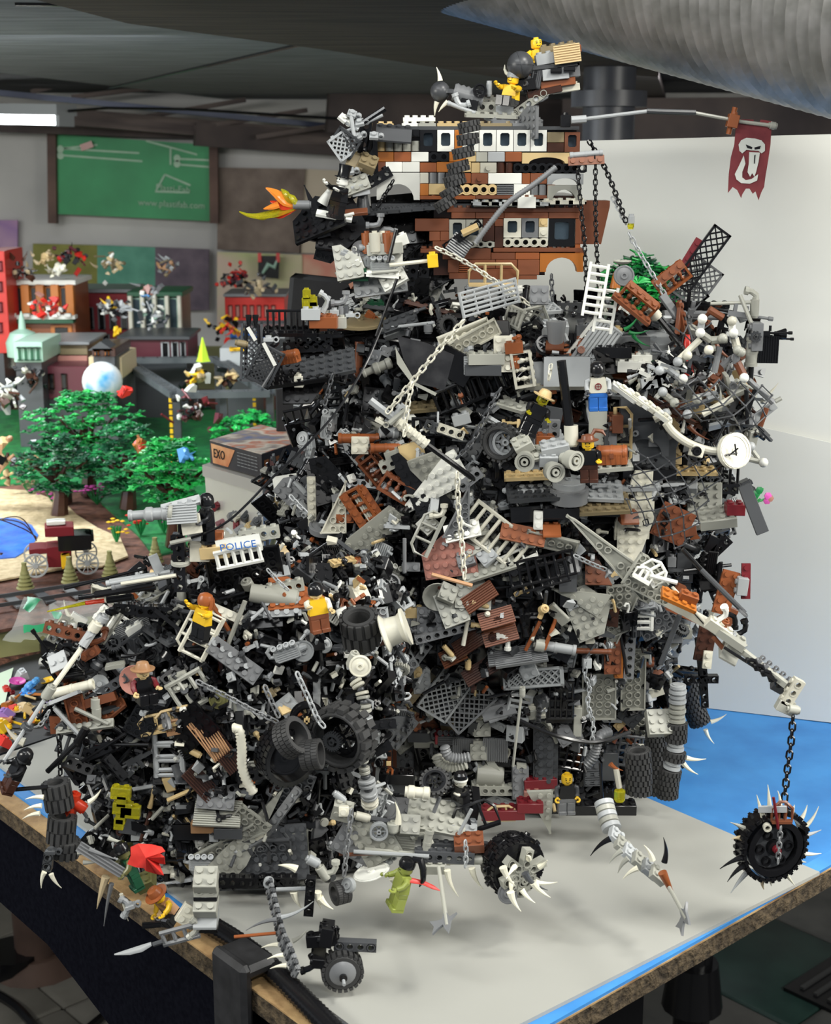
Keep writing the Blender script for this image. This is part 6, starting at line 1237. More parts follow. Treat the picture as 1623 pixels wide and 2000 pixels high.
T_I = [  # centre, frame I
 ('wedge_plate', wings[7], 'ogrey', 560, 460, -28, 82, 0), ('wedge_plate', wings[1], 'ogrey', 600, 400, 150, 80, 0), ('wedge_plate', wings[2], 'cream', 430, 290, 180, -80, 0), ('plate', plate(2, 1), 'rbrown', 470, 305, 0, 80, 0), ('wedge_plate', wings[0], 'black', 390, 90, 10, 85, 0), ('round_plate', disc(16, 6), 'mgrey', 370, 350, 0, 15, 0), ('plate', plate(6, 1), 'cream', 295, 215, 90, 85, 0), ('tile', tile(3, 3), 'white', 160, 140, 10, 70, 0), ('wedge_plate', wings[3], 'mgrey', 240, 130, 50, 80, 0),
 ('spindle_fence', spindle(5), 'rbrown', 560, 250, -58, 20, 0), ('plate', plate(5, 1), 'rbrown', 620, 240, -58, 80, 0), ('plate', plate(5, 1), 'rbrown', 520, 275, -58, 80, 0), ('white_teeth', grille(4, 1), 'cream', 575, 250, -58, 70, 0), ('spindle_fence', spindle(4), 'brown', 640, 60, -50, 20, 0), ('railing', angled_rail(40, 16), 'ogrey', 900, 380, 65, 0, 0), ('wedge_plate', wings[4], 'black', 880, 140, 25, 80, 0), ('wedge_plate', wings[4], 'ogrey', 950, 110, 200, 80, 0),
 ('elbow_pipe', elbow(), 'cream', 970, 290, 0, 0, 0), ('engine_block', engine(), 'ogrey', 690, 580, -30, 0, 0), ('grille', grille(2, 2), 'lgrey', 665, 480, 70, 60, 0), ('brick', brick(2, 1), 'mgrey', 820, 560, 0, 80, 0), ('round_brick', roundb(3, 8), 'mgrey', 785, 570, 0, 0, 0), ('wedge_plate', wings[2], 'mgrey', 1080, 310, 180, -85, 0), ('plate', plate(4, 2), 'white', 1090, 370, 15, 60, 0),
 ('round_panel', wings[6], 'pink', 1020, 510, 100, 80, 0), ('ladder', rail(62, 30, 8, 1.7), 'cream', 1260, 390, -38, 0, 0), ('brick', brick(3, 2), 'ogrey', 1170, 450, 30, 50, 0), ('brick', brick(2, 2), 'lgrey', 1220, 500, 40, 60, 0), ('brick', brick(2, 2), 'mgrey', 1110, 520, 20, 50, 0), ('railing', angled_rail(38, 10), 'white', 1370, 510, 25, 0, 0), ('plate', plate(6, 2), 'ogrey', 1230, 570, 18, 40, 0), ('oval_plate', plate(5, 2), 'rbrown', 1410, 390, -12, 60, 0), ('plate', plate(6, 2), 'ogrey', 1560, 430, -14, -60, 0), ('slope', slope(2), 'rbrown', 1560, 365, 0, 0, 0), ('brick', brick(1, 2), 'white', 1490, 315, 0, 80, 0),
 ('railing', rail(60, 22, 8, 1.3), 'black', 1510, 570, 12, 0, 0), ('scoop', dish(14, 8), 'ogrey', 960, 720, 0, 100, 0), ('wedge_plate', wings[8], 'ogrey', 1030, 780, 20, 60, 0), ('brick', brick(2, 2), 'ogrey', 1010, 700, -25, 60, 0), ('roof_tile', grille(4, 2), 'brown', 1180, 720, 35, 60, 0), ('roof_tile', grille(4, 2), 'brown', 1270, 830, 15, 60, 0), ('roof_tile', grille(4, 2), 'brown', 1290, 920, 15, 60, 0), ('roof_tile', grille(4, 2), 'dbrown', 1130, 960, 35, 60, 0), ('roof_tile', grille(5, 2), 'dbrown', 1200, 1100, 30, 60, 0), ('roof_tile', grille(3, 2), 'brown', 1040, 1030, 30, 60, 0),
 ('hole_disc', disc(4, 6), 'dbrown', 1275, 840, 0, 90, 0), ('hole_disc', disc(4, 6), 'dbrown', 1250, 930, 0, 90, 0), ('grey_grille', grille(5, 2), 'mgrey', 1340, 1030, 10, 40, 0), ('grey_grille', grille(6, 2), 'mgrey', 1400, 1040, 8, 30, 0), ('tan_pin', roundb(2.4, 14), 'tan', 1190, 760, 75, 0, 0), ('tan_pin', roundb(2.4, 12), 'tan', 1180, 870, 85, 0, 0), ('tan_pin', roundb(2.4, 12), 'tan', 1020, 1010, 40, 0, 0), ('tan_pin', roundb(3, 8), 'tan', 1120, 1080, 0, 0, 0), ('cream_joint', elbow(), 'white', 1330, 950, 90, 0, 0),
 ('hole_brick', liftarm(7), 'mgrey', 1000, 905, 14, 0, 0), ('hole_brick', liftarm(5), 'mgrey', 840, 940, 22, 0, 0), ('hole_brick', liftarm(5), 'mgrey', 850, 1050, 55, 0, 0), ('hole_brick', liftarm(4), 'lgrey', 800, 1010, -60, 0, 0), ('bar', rod(30, 2), 'cream', 1110, 890, 80, 0, 0), ('plate', plate(2, 4), 'mgrey', 820, 860, 0, 80, 0), ('plate', plate(3, 3), 'mgrey', 920, 840, 0, 80, 0), ('brick', brick(3, 1), 'tan', 815, 800, 0, 0, 0),
 ('tilted_lattice', lattice(54, 34, 6.5), 'lgrey', 1010, 1220, 55, 10, 0), ('tilted_lattice', lattice(52, 30, 6.5), 'mgrey', 1120, 1290, 45, -20, 0), ('tilted_lattice', lattice(56, 18, 6.5), 'lgrey', 1465, 1150, 5, 0, 0), ('wedge_plate', wings[3], 'rbrown', 830, 1290, -60, 80, 0), ('wedge_plate', wings[8], 'rbrown', 860, 1370, 35, 80, 0), ('plate', plate(1, 6), 'dtan', 880, 1190, -40, 80, 0), ('wedge_plate', wings[4], 'ogrey', 740, 1390, 40, 60, 0), ('sloped_brick', slope(4), 'mgrey', 1280, 1310, 15, 20, 0), ('brick', brick(2, 2), 'ogrey', 1480, 1320, 5, 10, 0), ('plate', plate(2, 2), 'ogrey', 1190, 1410, 0, 80, 0),
 ('brick', brick(1, 1), 'white', 455, 800, 20, 80, 0), ('railing', rail(26, 20, 5), 'lgrey', 1390, 1300, 80, 0, 0), ('brick', brick(3, 3), 'dgrey', 870, 1440, 0, 0, 0)]
T_J = [  # right, frame J
 ('wedge_plate', wings[6], 'ogrey', 400, 660, 22, 82, 0), ('wedge_plate', wings[2], 'ogrey', 395, 600, 60, 82, 0), ('wedge_plate', wings[4], 'ogrey', 580, 660, 4, -80, 0), ('wedge_plate', wings[4], 'mgrey', 720, 640, 210, -80, 0), ('wedge_plate', wings[8], 'mgrey', 790, 640, 200, -80, 0), ('railing', rail(22, 20, 4, 2), 'white', 680, 700, 90, 0, 0), ('hole_brick', techbrick(6), 'mgrey', 620, 880, 88, 0, 0), ('plate', plate(3, 8), 'ogrey', 640, 1020, 2, -85, 0), ('plate', plate(4, 6), 'ogrey', 460, 1110, 2, -85, 0),
 ('plate', plate(1, 4), 'tan', 610, 1220, -48, 80, 0), ('wedge_plate', wings[2], 'ogrey', 660, 1300, -40, -82, 0), ('brick', brick(1, 4), 'orange', 560, 920, 0, 80, 0), ('plate', plate(2, 4), 'brown', 530, 900, 0, 80, 0), ('pipe', cylinder_pipe(34, 4.5), 'lgrey', 230, 850, -8, 0, 0), ('round_brick', roundb(6, 10), 'ogrey', 150, 840, 80, 0, 0), ('pipe', cylinder_pipe(40, 2.6), 'brown', 400, 870, 0, 0, 0), ('brick', brick(1, 1), 'lgrey', 395, 930, 0, 0, 0), ('round_brick', roundb(4, 10), 'brown', 720, 935, 80, 0, 0), ('tile', tile(2, 3), 'ogrey', 695, 1010, 0, 80, 0), ('bracket', bracket(), 'cream', 740, 1035, 20, 0, 0),
 ('railing', rail(44, 20, 6, 1.3), 'black', 170, 470, 15, 0, 0), ('tilted_lattice', lattice(50, 18, 6.5), 'lgrey', 120, 1010, 5, 0, 0), ('tan_cross', axle(14), 'tan', 160, 660, 70, 0, 0), ('tan_joint', roundb(4, 10), 'tan', 165, 650, -20, 60, 0), ('bar', rod(30, 1.8), 'rbrown', 110, 790, 65, 0, 0), ('bar', rod(34, 1.8), 'rbrown', 205, 770, 70, 0, 0), ('wall_panel', panel(22, 10), 'ogrey', 240, 680, -45, 30, 0), ('brick', brick(3, 2), 'mgrey', 830, 790, 0, 0, 0), ('brick', brick(3, 2), 'ogrey', 880, 770, 0, 0, 0), ('column', brick(2, 2, 9), 'dgrey', 900, 480, 0, 0, 0), ('column', brick(2, 2, 9), 'dgrey', 905, 420, 0, 0, 0), ('brick', brick(1, 2), 'mgrey', 840, 390, 0, 0, 0),
 ('brick', brick(3, 3), 'mgrey', 700, 1260, 0, 20, 0), ('brick', brick(3, 3), 'ogrey', 780, 1250, 0, 50, 0), ('plate', plate(2, 8), 'dgrey', 175, 1400, 0, 80, 0), ('bracket', bracket(), 'mgrey', 310, 1270, 20, 0, 0), ('slope', slope(2), 'mgrey', 330, 1350, 90, 0, 0), ('brick', brick(2, 1), 'cream', 130, 1180, 0, 0, 0), ('wall_panel', panel(24, 30), 'black', 250, 1170, 0, 0, 0), ('railing', rail(24, 36, 5, 1.3, 3), 'black', 260, 1130, 0, 0, 0), ('column', brick(1, 1, 9), 'ogrey', 345, 1240, 0, 0, 0),
 ('small_wheel', wheelhub(5, 5), 'lgrey', 1180, 800, 0, 0, 0)]
T_M = [  # lower right base, frames M and L
 ('plate', plate(3, 8), 'dgrey', 170, 190, 0, 82, 0), ('brick', brick(4, 2), 'dred', 140, 330, 2, 0, 0), ('hole_brick', techbrick(5), 'ogrey', 120, 375, -2, 0, 0), ('hole_brick', techbrick(4), 'ogrey', 40, 320, 85, 0, 0), ('brick', brick(3, 2), 'dred', 90, 450, 0, 0, 0), ('tile', tile(3, 3), 'black', 190, 430, 0, 80, 0), ('wedge_plate', wings[2], 'ogrey', 160, 450, 180, 80, 0), ('mask_panel', wings[5], 'dgrey', 405, 260, 0, 82, 0), ('grille', grille(2, 2), 'dgrey', 410, 310, 0, 80, 0), ('column', brick(2, 2, 9), 'dgrey', 495, 240, 0, 0, 0), ('railing', rail(40, 30, 6, 1.4, 3), 'black', 260, 180, -10, 0, 0), ('railing', rail(40, 30, 6, 1.4, 3), 'gun', 560, 170, -8, 0, 0), ('brick', brick(6, 2), 'black', 400, 460, 0, 0, 0), ('brick', brick(4, 2), 'black', 540, 460, 0, 0, 0)]
T_L = [
 ('brick', brick(3, 2), 'ogrey', 1035, 250, 3, 30, 0), ('brick', brick(2, 2), 'dred', 1120, 240, 0, 0, 0), ('plate', plate(6, 6), 'gun', 930, 350, 0, 82, 0), ('plate', plate(2, 2), 'ogrey', 1330, 195, 0, 82, 0), ('hole_brick', techbrick(2), 'ogrey', 1325, 280, 0, 0, 0), ('plate', plate(2, 2), 'ogrey', 1310, 320, 0, 82, 0), ('grille', grille(3, 3), 'mgrey', 1400, 310, 90, 80, 0), ('grille', grille(2, 3), 'mgrey', 1240, 290, 90, 80, 0), ('slope', slope(3), 'mgrey', 1420, 110, 18, 0, 0), ('curved_roof', roundb(12, 26, False), 'ogrey', 1370, 440, 85, 0, 0), ('hole_brick', techbrick(5), 'ogrey', 1390, 520, 0, 0, 0), ('brick', brick(4, 1), 'ogrey', 1360, 500, 0, 0, 0),
 ('tan_railing', angled_rail(26, 12), 'tan', 1430, 640, 2, 0, 0), ('brick', brick(5, 2), 'dred', 1440, 640, 2, 0, 0), ('brick', brick(2, 4), 'mgrey', 1530, 480, 0, 80, 0), ('brick', brick(2, 2), 'pink', 1590, 530, 0, 10, 0), ('brick', brick(2, 2), 'ogrey', 1600, 545, 0, 0, 0), ('skid_plate', plate(8, 4), 'dgrey', 1000, 660, -6, 60, 0), ('skid_plate', plate(8, 4), 'dgrey', 900, 640, 2, 50, 0), ('curved_fender', disc(12, 8), 'mgrey', 820, 610, 0, 80, 0), ('plate', plate(6, 2), 'dgrey', 820, 250, 0, 82, 0),
 ('brick', brick(4, 2), 'black', 880, 450, 0, 0, 0), ('brick', brick(4, 2), 'dgrey', 880, 495, 0, 0, 0), ('engine_block', engine(), 'dgrey', 1150, 250, 0, 0, 0)]
for f_, L_ in (('E', T_E), ('G', T_G), ('I', T_I), ('J', T_J), ('M', T_M), ('L', T_L)):
    for (n_, me, c, x, y, r, pt_, yw_) in L_:
        px, py = fr(f_, x, y); P(n_, me, c, f_, x, y, r, pt_, yw_+R.uniform(-6, 6), d=.026+R.random()*.006)
# brown vertical timber column and dark ones
for (x0, x1, y0, y1, c) in ((742, 752, 1255, 1530, 'dbrown'), (754, 764, 1260, 1530, 'brown'), (766, 772, 1270, 1500, 'dbrown')):
    RB('timber_post', 'X', (x0+x1)/2, y0, (x0+x1)/2+2, y1, .0026, c, 1.255, 1.27, n=4)
for k in range(14): P('hole_plate', tile(1, 1), 'tan' if k % 3 == 0 else 'black', 'X', 759, 1275+k*18, 0, 80, Y=1.25, s=.55)
# =============== large rods and spars (things leaning out from the tower)
RB('bar', 'E', 805, 890, 960, 1010, .0034, 'lgrey', 1.20, n=6); RB('ribbed_spar', 'E', 950, 1005, 1130, 1150, .0045, 'cream', 1.20); RB('black_rod', 'E', 1125, 1140, 1390, 1335, .0024, 'black', 1.20, 1.22)
for k in range(7): P('collar', disc(5.6, 2), 'cream', 'E', 965+k*27, 1018+k*21, 50, 0, Y=1.20, s=.9)
P('cross_guard', techbrick(3), 'lgrey', 'E', 960, 990, 50, Y=1.205); P('cross_guard', rod(18, 2.4), 'ogrey', 'E', 965, 985, 40, Y=1.195); P('clip_plate', clipb(), 'cream', 'E', 860, 1010, -30, Y=1.20)
RB('black_rod', 'E', 960, 190, 840, 520, .0013, 'black', 1.24); RB('black_rod', 'G', 900, 330, 1080, 555, .0026, 'black', 1.25, 1.24); P('rod_cap', roundb(5, 12), 'cream', 'G', 875, 305, 40, Y=1.25); RB('black_rod', 'G', 455, 520, 492, 830, .0040, 'black', 1.21, n=10); P('rod_socket', roundb(6, 18, False), 'cream', 'G', 500, 860, 3, Y=1.21)
P('spindle_fence', spindle(4), 'rbrown', 'G', 800, 255, -38, 20, Y=1.24, s=1.05, label='reddish brown spindle fence box'); P('plate', plate(4, 1), 'rbrown', 'G', 822, 225, -38, 60, Y=1.235, s=1.0); P('plate', plate(5, 1), 'brown', 'G', 772, 287, -38, 30, Y=1.235, s=1.0); P('spindle_fence', spindle(4), 'rbrown', 'G', 955, 150, 38, 10, Y=1.30, s=1.0); P('plate', plate(4, 1), 'rbrown', 'G', 940, 130, 38, 80, Y=1.29)
P('lattice_tower', lattice(60, 18, 7), 'black', 'G', 1090, 60, 55, 0, Y=1.33, s=1.05); P('plate', plate(4, 1), 'dred', 'G', 1040, 40, 60, 80, Y=1.34); P('lattice_tower', lattice(40, 36, 6), 'mgrey', 'G', 1060, 160, 55, 0, Y=1.34); P('lattice_tower', lattice(36, 30, 6), 'dgrey', 'G', 1010, 230, 40, 0, Y=1.34)
for k in range(5): P('spike_plate', slope(2), 'mgrey', 'G', 960+k*50, 300+k*2, 0, 0, Y=1.29, root=fort); P('plate', plate(3, 1), 'black', 'G', 960+k*48, 272, 4, 20, Y=1.29)
RB('long_bar', 'G', 1130, 262, 1330, 256, .0016, 'ogrey', 1.27); P('elbow_pipe', elbow(), 'ogrey', 'G', 1340, 235, 80, Y=1.27, s=1.1); P('round_brick', roundb(4, 16), 'ogrey', 'G', 1330, 285, 0, Y=1.27); RB('long_bar', 'G', 1130, 280, 1270, 310, .0016, 'black', 1.27); P('gun', gunmesh(), 'mgrey', 'G', 1290, 315, 172, Y=1.27)
P('brick', brick(3, 2), 'mgrey', 'G', 1335, 410, 90, 0, Y=1.26); P('gear_face', gear(5, 2, 10), 'dgrey', 'G', 1335, 412, Y=1.249); P('gun', gunmesh(), 'black', 'G', 1400, 395, 180, Y=1.26, s=.8); P('gun', gunmesh(), 'black', 'G', 1420, 420, 178, Y=1.27, s=.7); P('grille', grille(3, 3), 'black', 'G', 1375, 470, 90, 85, Y=1.265); P('pipe', cylinder_pipe(22, 5), 'ogrey', 'G', 1318, 480, 88, Y=1.26); RB('black_rod', 'G', 1318, 520, 1312, 610, .0024, 'black', 1.26)
P('black_funnel', cone(5, 8), 'black', 'G', 1450, 400, 90, Y=1.27)
# right hand cage and bone frames
for (x0, y0, x1, y1, c, r) in ((820, 290, 800, 430, 'lgrey', .003), (800, 430, 900, 500, 'ogrey', .003), (900, 500, 1050, 490, 'ogrey', .0034), (1090, 390, 1120, 480, 'lgrey', .003), (1120, 480, 1150, 590, 'cream', .0035), (1150, 590, 1130, 720, 'mgrey', .003), (1140, 700, 1215, 850, 'brown', .0035), (1090, 320, 1100, 400, 'white', .003), (980, 560, 930, 800, 'mgrey', .0028), (580, 700, 800, 490, 'cream', .0028),
                            (850, 590, 940, 570, 'ogrey', .003), (430, 980, 560, 1080, 'ogrey', .003), (370, 1240, 520, 1160, 'cream', .0032), (500, 770, 640, 880, 'lgrey', .0028), (1250, 870, 1480, 1080, 'mgrey', .0026), (1500, 1070, 1555, 1040, 'ogrey', .002), (1230, 960, 1240, 1280, 'black', .002), (1310, 960, 1240, 1180, 'black', .002), (1420, 1130, 1360, 1300, 'brown', .0024), (1250, 1480, 1340, 1600, 'ogrey', .002), (1230, 1600, 1400, 1640, 'ogrey', .0026), (820, 1190, 1100, 1040, 'cream', .003), (400, 1000, 420, 1020, 'white', .004), (880, 210, 1010, 290, 'brown', .0032)):
    RB('bone_strut', 'N', x0, y0, x1, y1, r, c, 1.22)
for (x, y) in ((820, 300), (1095, 320), (800, 430), (1010, 480), (1110, 430), (1150, 590), (1180, 610), (680, 640), (590, 700), (450, 980), (480, 1180), (560, 1080), (880, 590), (1210, 850), (770, 1050), (680, 1190), (1270, 1490), (1390, 1640), (640, 860), (420, 780)):
    P('ball_joint', lib(('ball', 4), lambda b: b.sphere((0, 0, 0), 4.2, 12)), R.choice(['white', 'ogrey', 'lgrey', 'cream']), 'N', x, y, Y=1.215, root=fort)
cage = ['bar', 'clip_plate', 'horn', 'elbow_pipe', 'plate', 'brick', 'tile', 'gun']
cm_ = [rod(30, 1.8), clipb(), horn(20, 2.4, .4), elbow(), plate(4, 1), brick(2, 1), tile(3, 1), gunmesh()]
for k in range(120):
    u, v = R.random(), R.random(); x = 300+u*1080; y = 830+v*500+(u-.5)*180
    i = R.randrange(8); P(cage[i], cm_[i], R.choice(['lgrey', 'ogrey', 'black', 'black', 'dgrey', 'cream', 'tan', 'brown', 'dbrown', 'mgrey']), 'N', x, y, R.uniform(-90, 90), R.uniform(-60, 90), R.uniform(-30, 30), Y=1.255+R.uniform(-.02, .03), root=fort)
for k in range(60):
    x = R.uniform(480, 1260); y = R.uniform(180, 820); i = R.randrange(8)
    if 790 < x < 920 and y > 600: continue
    P(cage[i], cm_[i], R.choice(['black', 'black', 'dgrey', 'mgrey', 'lgrey', 'brown', 'ogrey']), 'N', x, y, R.uniform(-90, 90), R.uniform(-60, 90), R.uniform(-30, 30), Y=1.28+R.uniform(-.02, .03), root=fort)
for k in range(34):
    t = R.random(); P(cage[k % 8], cm_[k % 8], R.choice(['black', 'black', 'gun', 'lgrey', 'white']), 'N', 260+t*330+R.uniform(-30, 60), 930-t*260+R.uniform(-40, 60), R.uniform(-90, 90), 0, Y=1.225, root=fort)
for k, (x, y) in enumerate(((90, 985), (150, 1010), (210, 1045), (270, 1080), (330, 1120), (390, 1160), (420, 1190))): P('plate', plate(3, 1), 'cream' if k % 2 else 'white', 'N', x, y, -36, 20, Y=1.21, s=1.05)
ribP = px_path('N', ((480, 1270), (540, 1350), (640, 1430), (760, 1490), (900, 1530), (1020, 1530)), 1.20)
b = MB(1); b.tube([p-ribP[0] for p in smooth(ribP)], .0035, 10); part('curved_rib', b.mesh('rib'), 'cream', fort, Matrix.Translation(ribP[0]))
P('clip_plate', brick(1, 1), 'cream', 'N', 765, 1530, -15, 80, Y=1.20, s=1.3); P('socket', disc(4, 5), 'black', 'N', 765, 1530, -15, 90, Y=1.193)
for k in range(2): P('skull_disc', disc(15, 5), 'cream', 'N', 1105+k*25, 1535-k*10, 10, 80, 30, Y=1.20+k*.004, s=1.0)
for (x, y, r) in ((1110, 1540, 40), (1130, 1520, 100), (1090, 1560, 10)): P('disc_print', rod(10, .7), 'black', 'N', x, y, r, Y=1.191)
# red crystals inside the cage
for (x, y) in ((680, 520), (690, 740), (700, 770)): P('red_crystal', cone(4, 10), 'red', 'N', x, y, 0, Y=1.245, root=fort)
# nets
def net(label, f, poly, Y, curve, step=.0085, r=.0007, col='gun'):
    # woven grid between four pixel corners, bulging towards the camera
    a, b0, c, d = [at(*fr(f, x, y), Y) for x, y in poly]; W = int(max((b0-a).length, (c-d).length)/step); H = int(max((d-a).length, (c-b0).length)/step); V = {}
    for j in range(H+1):
        for i in range(W+1):
            s, t = i/W, j/H; p = (a*(1-s)+b0*s)*(1-t)+(d*(1-s)+c*s)*t; p = p+Vector((R.uniform(-1, 1)*.0012, -curve*sin(pi*s)*sin(pi*t)+R.uniform(-.001, .001), R.uniform(-1, 1)*.0012)); V[i, j] = p
    th = thing('mesh_net', label, 'net', a); b = MB(1)
    for j in range(H+1):
        for i in range(W+1):
            for di, dj in ((1, 1), (-1, 1)):
                q = V.get((i+di, j+dj))
                if (i+j) % 2 == 0 and q is not None: b.cyl(V[i, j]-a, q-a, r, n=4, caps=False)
            if (i+j) % 2 and False: pass
    for (i, j), p in V.items():
        if (i+j) % 2 == 0: b.M = Matrix.Translation(p-a); b.sphere((0, 0, 0), r*1.9, 6)
    b.M = Matrix(); part('woven_cords', b.mesh('net', sharp=80), col, th, Matrix.Translation(a)); th.children[0]['kind'] = 'stuff'; return th
net('black cord net bulging around the cage on the right side', 'N', ((560, 830), (1480, 930), (1380, 1400), (520, 1180)), 1.215, .035)
net('dark cord net hanging flat below the cage at right', 'G', ((800, 930), (1230, 960), (1000, 1400), (740, 1180)), 1.21, .01, .0095)
net('torn dark net stretched between grey bones above the cage', 'N', ((500, 330), (900, 350), (800, 500), (640, 560)), 1.235, .006)
# ================================================================== chains, cables, hoses, tyres
chain('light grey chain slanting from the ship keel down to the white tubes', pth('A', ((930, 1005), (1080, 1080), (1230, 1180), (1370, 1275)), Y=1.27), 'cream')
chain('pale chain slanting down across the black sail to the crossbow spar', pth('E', ((1345, 430), (1200, 600), (1050, 780), (900, 965)), Y=1.195), 'cream', 1.1)
chain('short pale chain branching off beside the crossbow spar', pth('E', ((1050, 790), (1025, 900), (1000, 1100)), Y=1.19), 'cream')
chain('long pale chain hanging straight down the tower centre', pth('I', ((1062, 60), (1070, 250), (1090, 450), (1102, 640)), Y=1.20), 'cream', 1.1)
chain('grey chain hanging to the large hollow tyre', pth('I', ((215, 1120), (280, 1260), (330, 1370), (370, 1415)), Y=1.07), 'lgrey', 1.1)
chain('dark grey chain hanging onto the black tyre cluster', pth('I', ((45, 1190), (90, 1290), (130, 1370)), Y=1.07), 'mgrey', 1.1)
chain('grey chain draped from the bronze disc to the tyre cluster', pth('H', ((1040, 1030), (1200, 1110), (1330, 1180), (1480, 1250)), Y=1.07), 'mgrey')
chain('black chain dangling at the far left over the white board', pth('Q', ((615, 1600), (630, 1700), (632, 1830), (640, 2050)), Y=1.12), 'black')
chain('heavy black chain dropping to the spiked wheel at right', [at(1549, 1398, 1.12), at(1545, 1450, 1.12), at(1537, 1510, 1.12), at(1531, 1572, 1.12)], 'black', 1.25)
chain('grey chain with a small black tyre hanging at the front', pth('L', ((640, 625), (625, 750), (610, 880), (598, 1000)), Y=1.06), 'mgrey', 1.05)
chain('pale chain slanting from the yellow lantern down to the lattice tower', [at(1228, 455, 1.30), at(1250, 495, 1.30), at(1280, 545, 1.29), at(1300, 578, 1.28)], 'lgrey')
chain('dark chain running from the ship stern to the yellow lantern', [at(1150, 275, 1.36), at(1180, 325, 1.34), at(1205, 385, 1.32), at(1225, 440, 1.30)], 'black')
chain('pale chain beside the dark one below the ship deck', [at(1196, 385, 1.325), at(1212, 415, 1.315), at(1226, 445, 1.305)], 'lgrey')
chain('thin black chain hanging down the ship stern, inner one', [at(1128, 330, YS-.02), at(1136, 420, YS-.02), at(1142, 480, YS-.02), at(1146, 590, YS-.02)], 'black', .9)
chain('thin black chain hanging down the ship stern, outer one', [at(1163, 300, YS-.02), at(1163, 400, YS-.02), at(1165, 480, YS-.02), at(1170, 560, YS-.02), at(1172, 600, YS-.02)], 'black', .9)
chain('black chain from the ship arch down to its prow deck', pth('A', ((738, 700), (710, 750), (655, 835)), Y=YS-.01), 'black', .9)
chain('short chain hanging beside the brown and grey cone', [at(1077, 536, 1.26), at(1078, 565, 1.26), at(1079, 594, 1.26)], 'gun', .9)
chain('short pale chain below the brown and grey cone', [at(1076, 712, 1.215), at(1073, 735, 1.21), at(1070, 748, 1.21)], 'cream', .9)
chain('pale chain over the grey underside plate at lower right', pth('J', ((390, 930), (385, 1000), (410, 1060), (400, 1150), (430, 1260), (415, 1400)), Y=1.205), 'lgrey', .95)
chain('pale chain on the left side near the translucent bin', pth('I', ((180, 185), (230, 240), (275, 285)), Y=1.20), 'lgrey')
chain('pale chain in front of the dark recess at right', pth('J', ((330, 365), (410, 405), (495, 440)), Y=1.21), 'lgrey')
chain('grey chain lying on the spiked wheel hub', pth('M', ((1368, 560), (1360, 650), (1352, 765)), Y=1.065), 'mgrey', .9)
chain('dark chain in the middle left of the black cabinet wheel', pth('E', ((1560, 820), (1480, 960), (1400, 1120), (1300, 1230)), Y=1.215), 'gun', .95)
chain('small chain wrapped on the front machine arm', pth('L', ((1240, 790), (1246, 860), (1240, 940)), Y=1.05), 'lgrey', .9)
chain('black chain draped on the mesh shields', pth('E', ((120, 600), (160, 660), (230, 610)), Y=1.20), 'gun', .9)
chain('black chain hanging on the dark left ladder', pth('E', ((590, 740), (560, 850), (540, 930)), Y=1.22), 'gun', .9)
chain('light chain on the long grey lance at the left', pth('Q', ((960, 560), (850, 660), (820, 800), (640, 960)), Y=1.13), 'lgrey', .8)
chain('grey chain looped at the lower end of the long lance', pth('Q', ((520, 1340), (440, 1480), (340, 1530)), Y=1.11), 'lgrey', .8)
chain('pale chain on the left crawler under the police plate', pth('O', ((720, 770), (820, 880), (930, 980)), Y=1.135), 'lgrey', .8)
def cable(label, P, r, col='black'):
    b = MB(1); Q = smooth(P, 8); b.tube([q-Q[0] for q in Q], r, 6); return tag(part('whip_cable', b.mesh('cable'), col, None, Matrix.Translation(Q[0])), label, 'cable')
cable('long thin black whip cable arching across the left side', [at(335, 1061, 1.12), at(400, 1042, 1.12), at(445, 1018, 1.12), at(485, 982, 1.13), at(530, 935, 1.14), at(600, 868, 1.16), at(660, 800, 1.18), at(712, 715, 1.20), at(745, 640, 1.22)], .0011)
cable('black cord sagging around the tower base on the right', [at(1000, 1400, 1.22), at(1080, 1435, 1.20), at(1160, 1450, 1.20), at(1230, 1430, 1.22)], .002)
RB('antenna', 'H', 900, 300, 1010, 275, .0018, 'ogrey', 1.12, root=crawl)
ribbed('ribbed_hose', pth('L', ((10, 195), (45, 205), (60, 300), (62, 400), (90, 480), (130, 545)), Y=1.065), .0042, 'cream', 'cream ribbed hose curving down on the left crawler', 'hose', .0032)
ribbed('ribbed_hose', px_path('L', ((1090, 340), (1110, 380), (1180, 400), (1250, 380)), 1.22), .0055, 'ogrey', 'grey ribbed hose under the grey plates at the base', 'hose', .003)
ribbed('ribbed_hose', px_path('L', ((1130, 290), (1150, 340), (1210, 355), (1270, 345)), 1.21), .005, 'mgrey', 'darker ribbed hose behind the grey one at the base', 'hose', .003)
ribbed('ribbed_hose', [at(1190, 1430, 1.22), at(1170, 1440, 1.21), at(1160, 1475, 1.21), at(1145, 1495, 1.21)], .0052, 'mgrey', 'grey ribbed hose looping by the pale chain at lower right', 'hose', .0028)
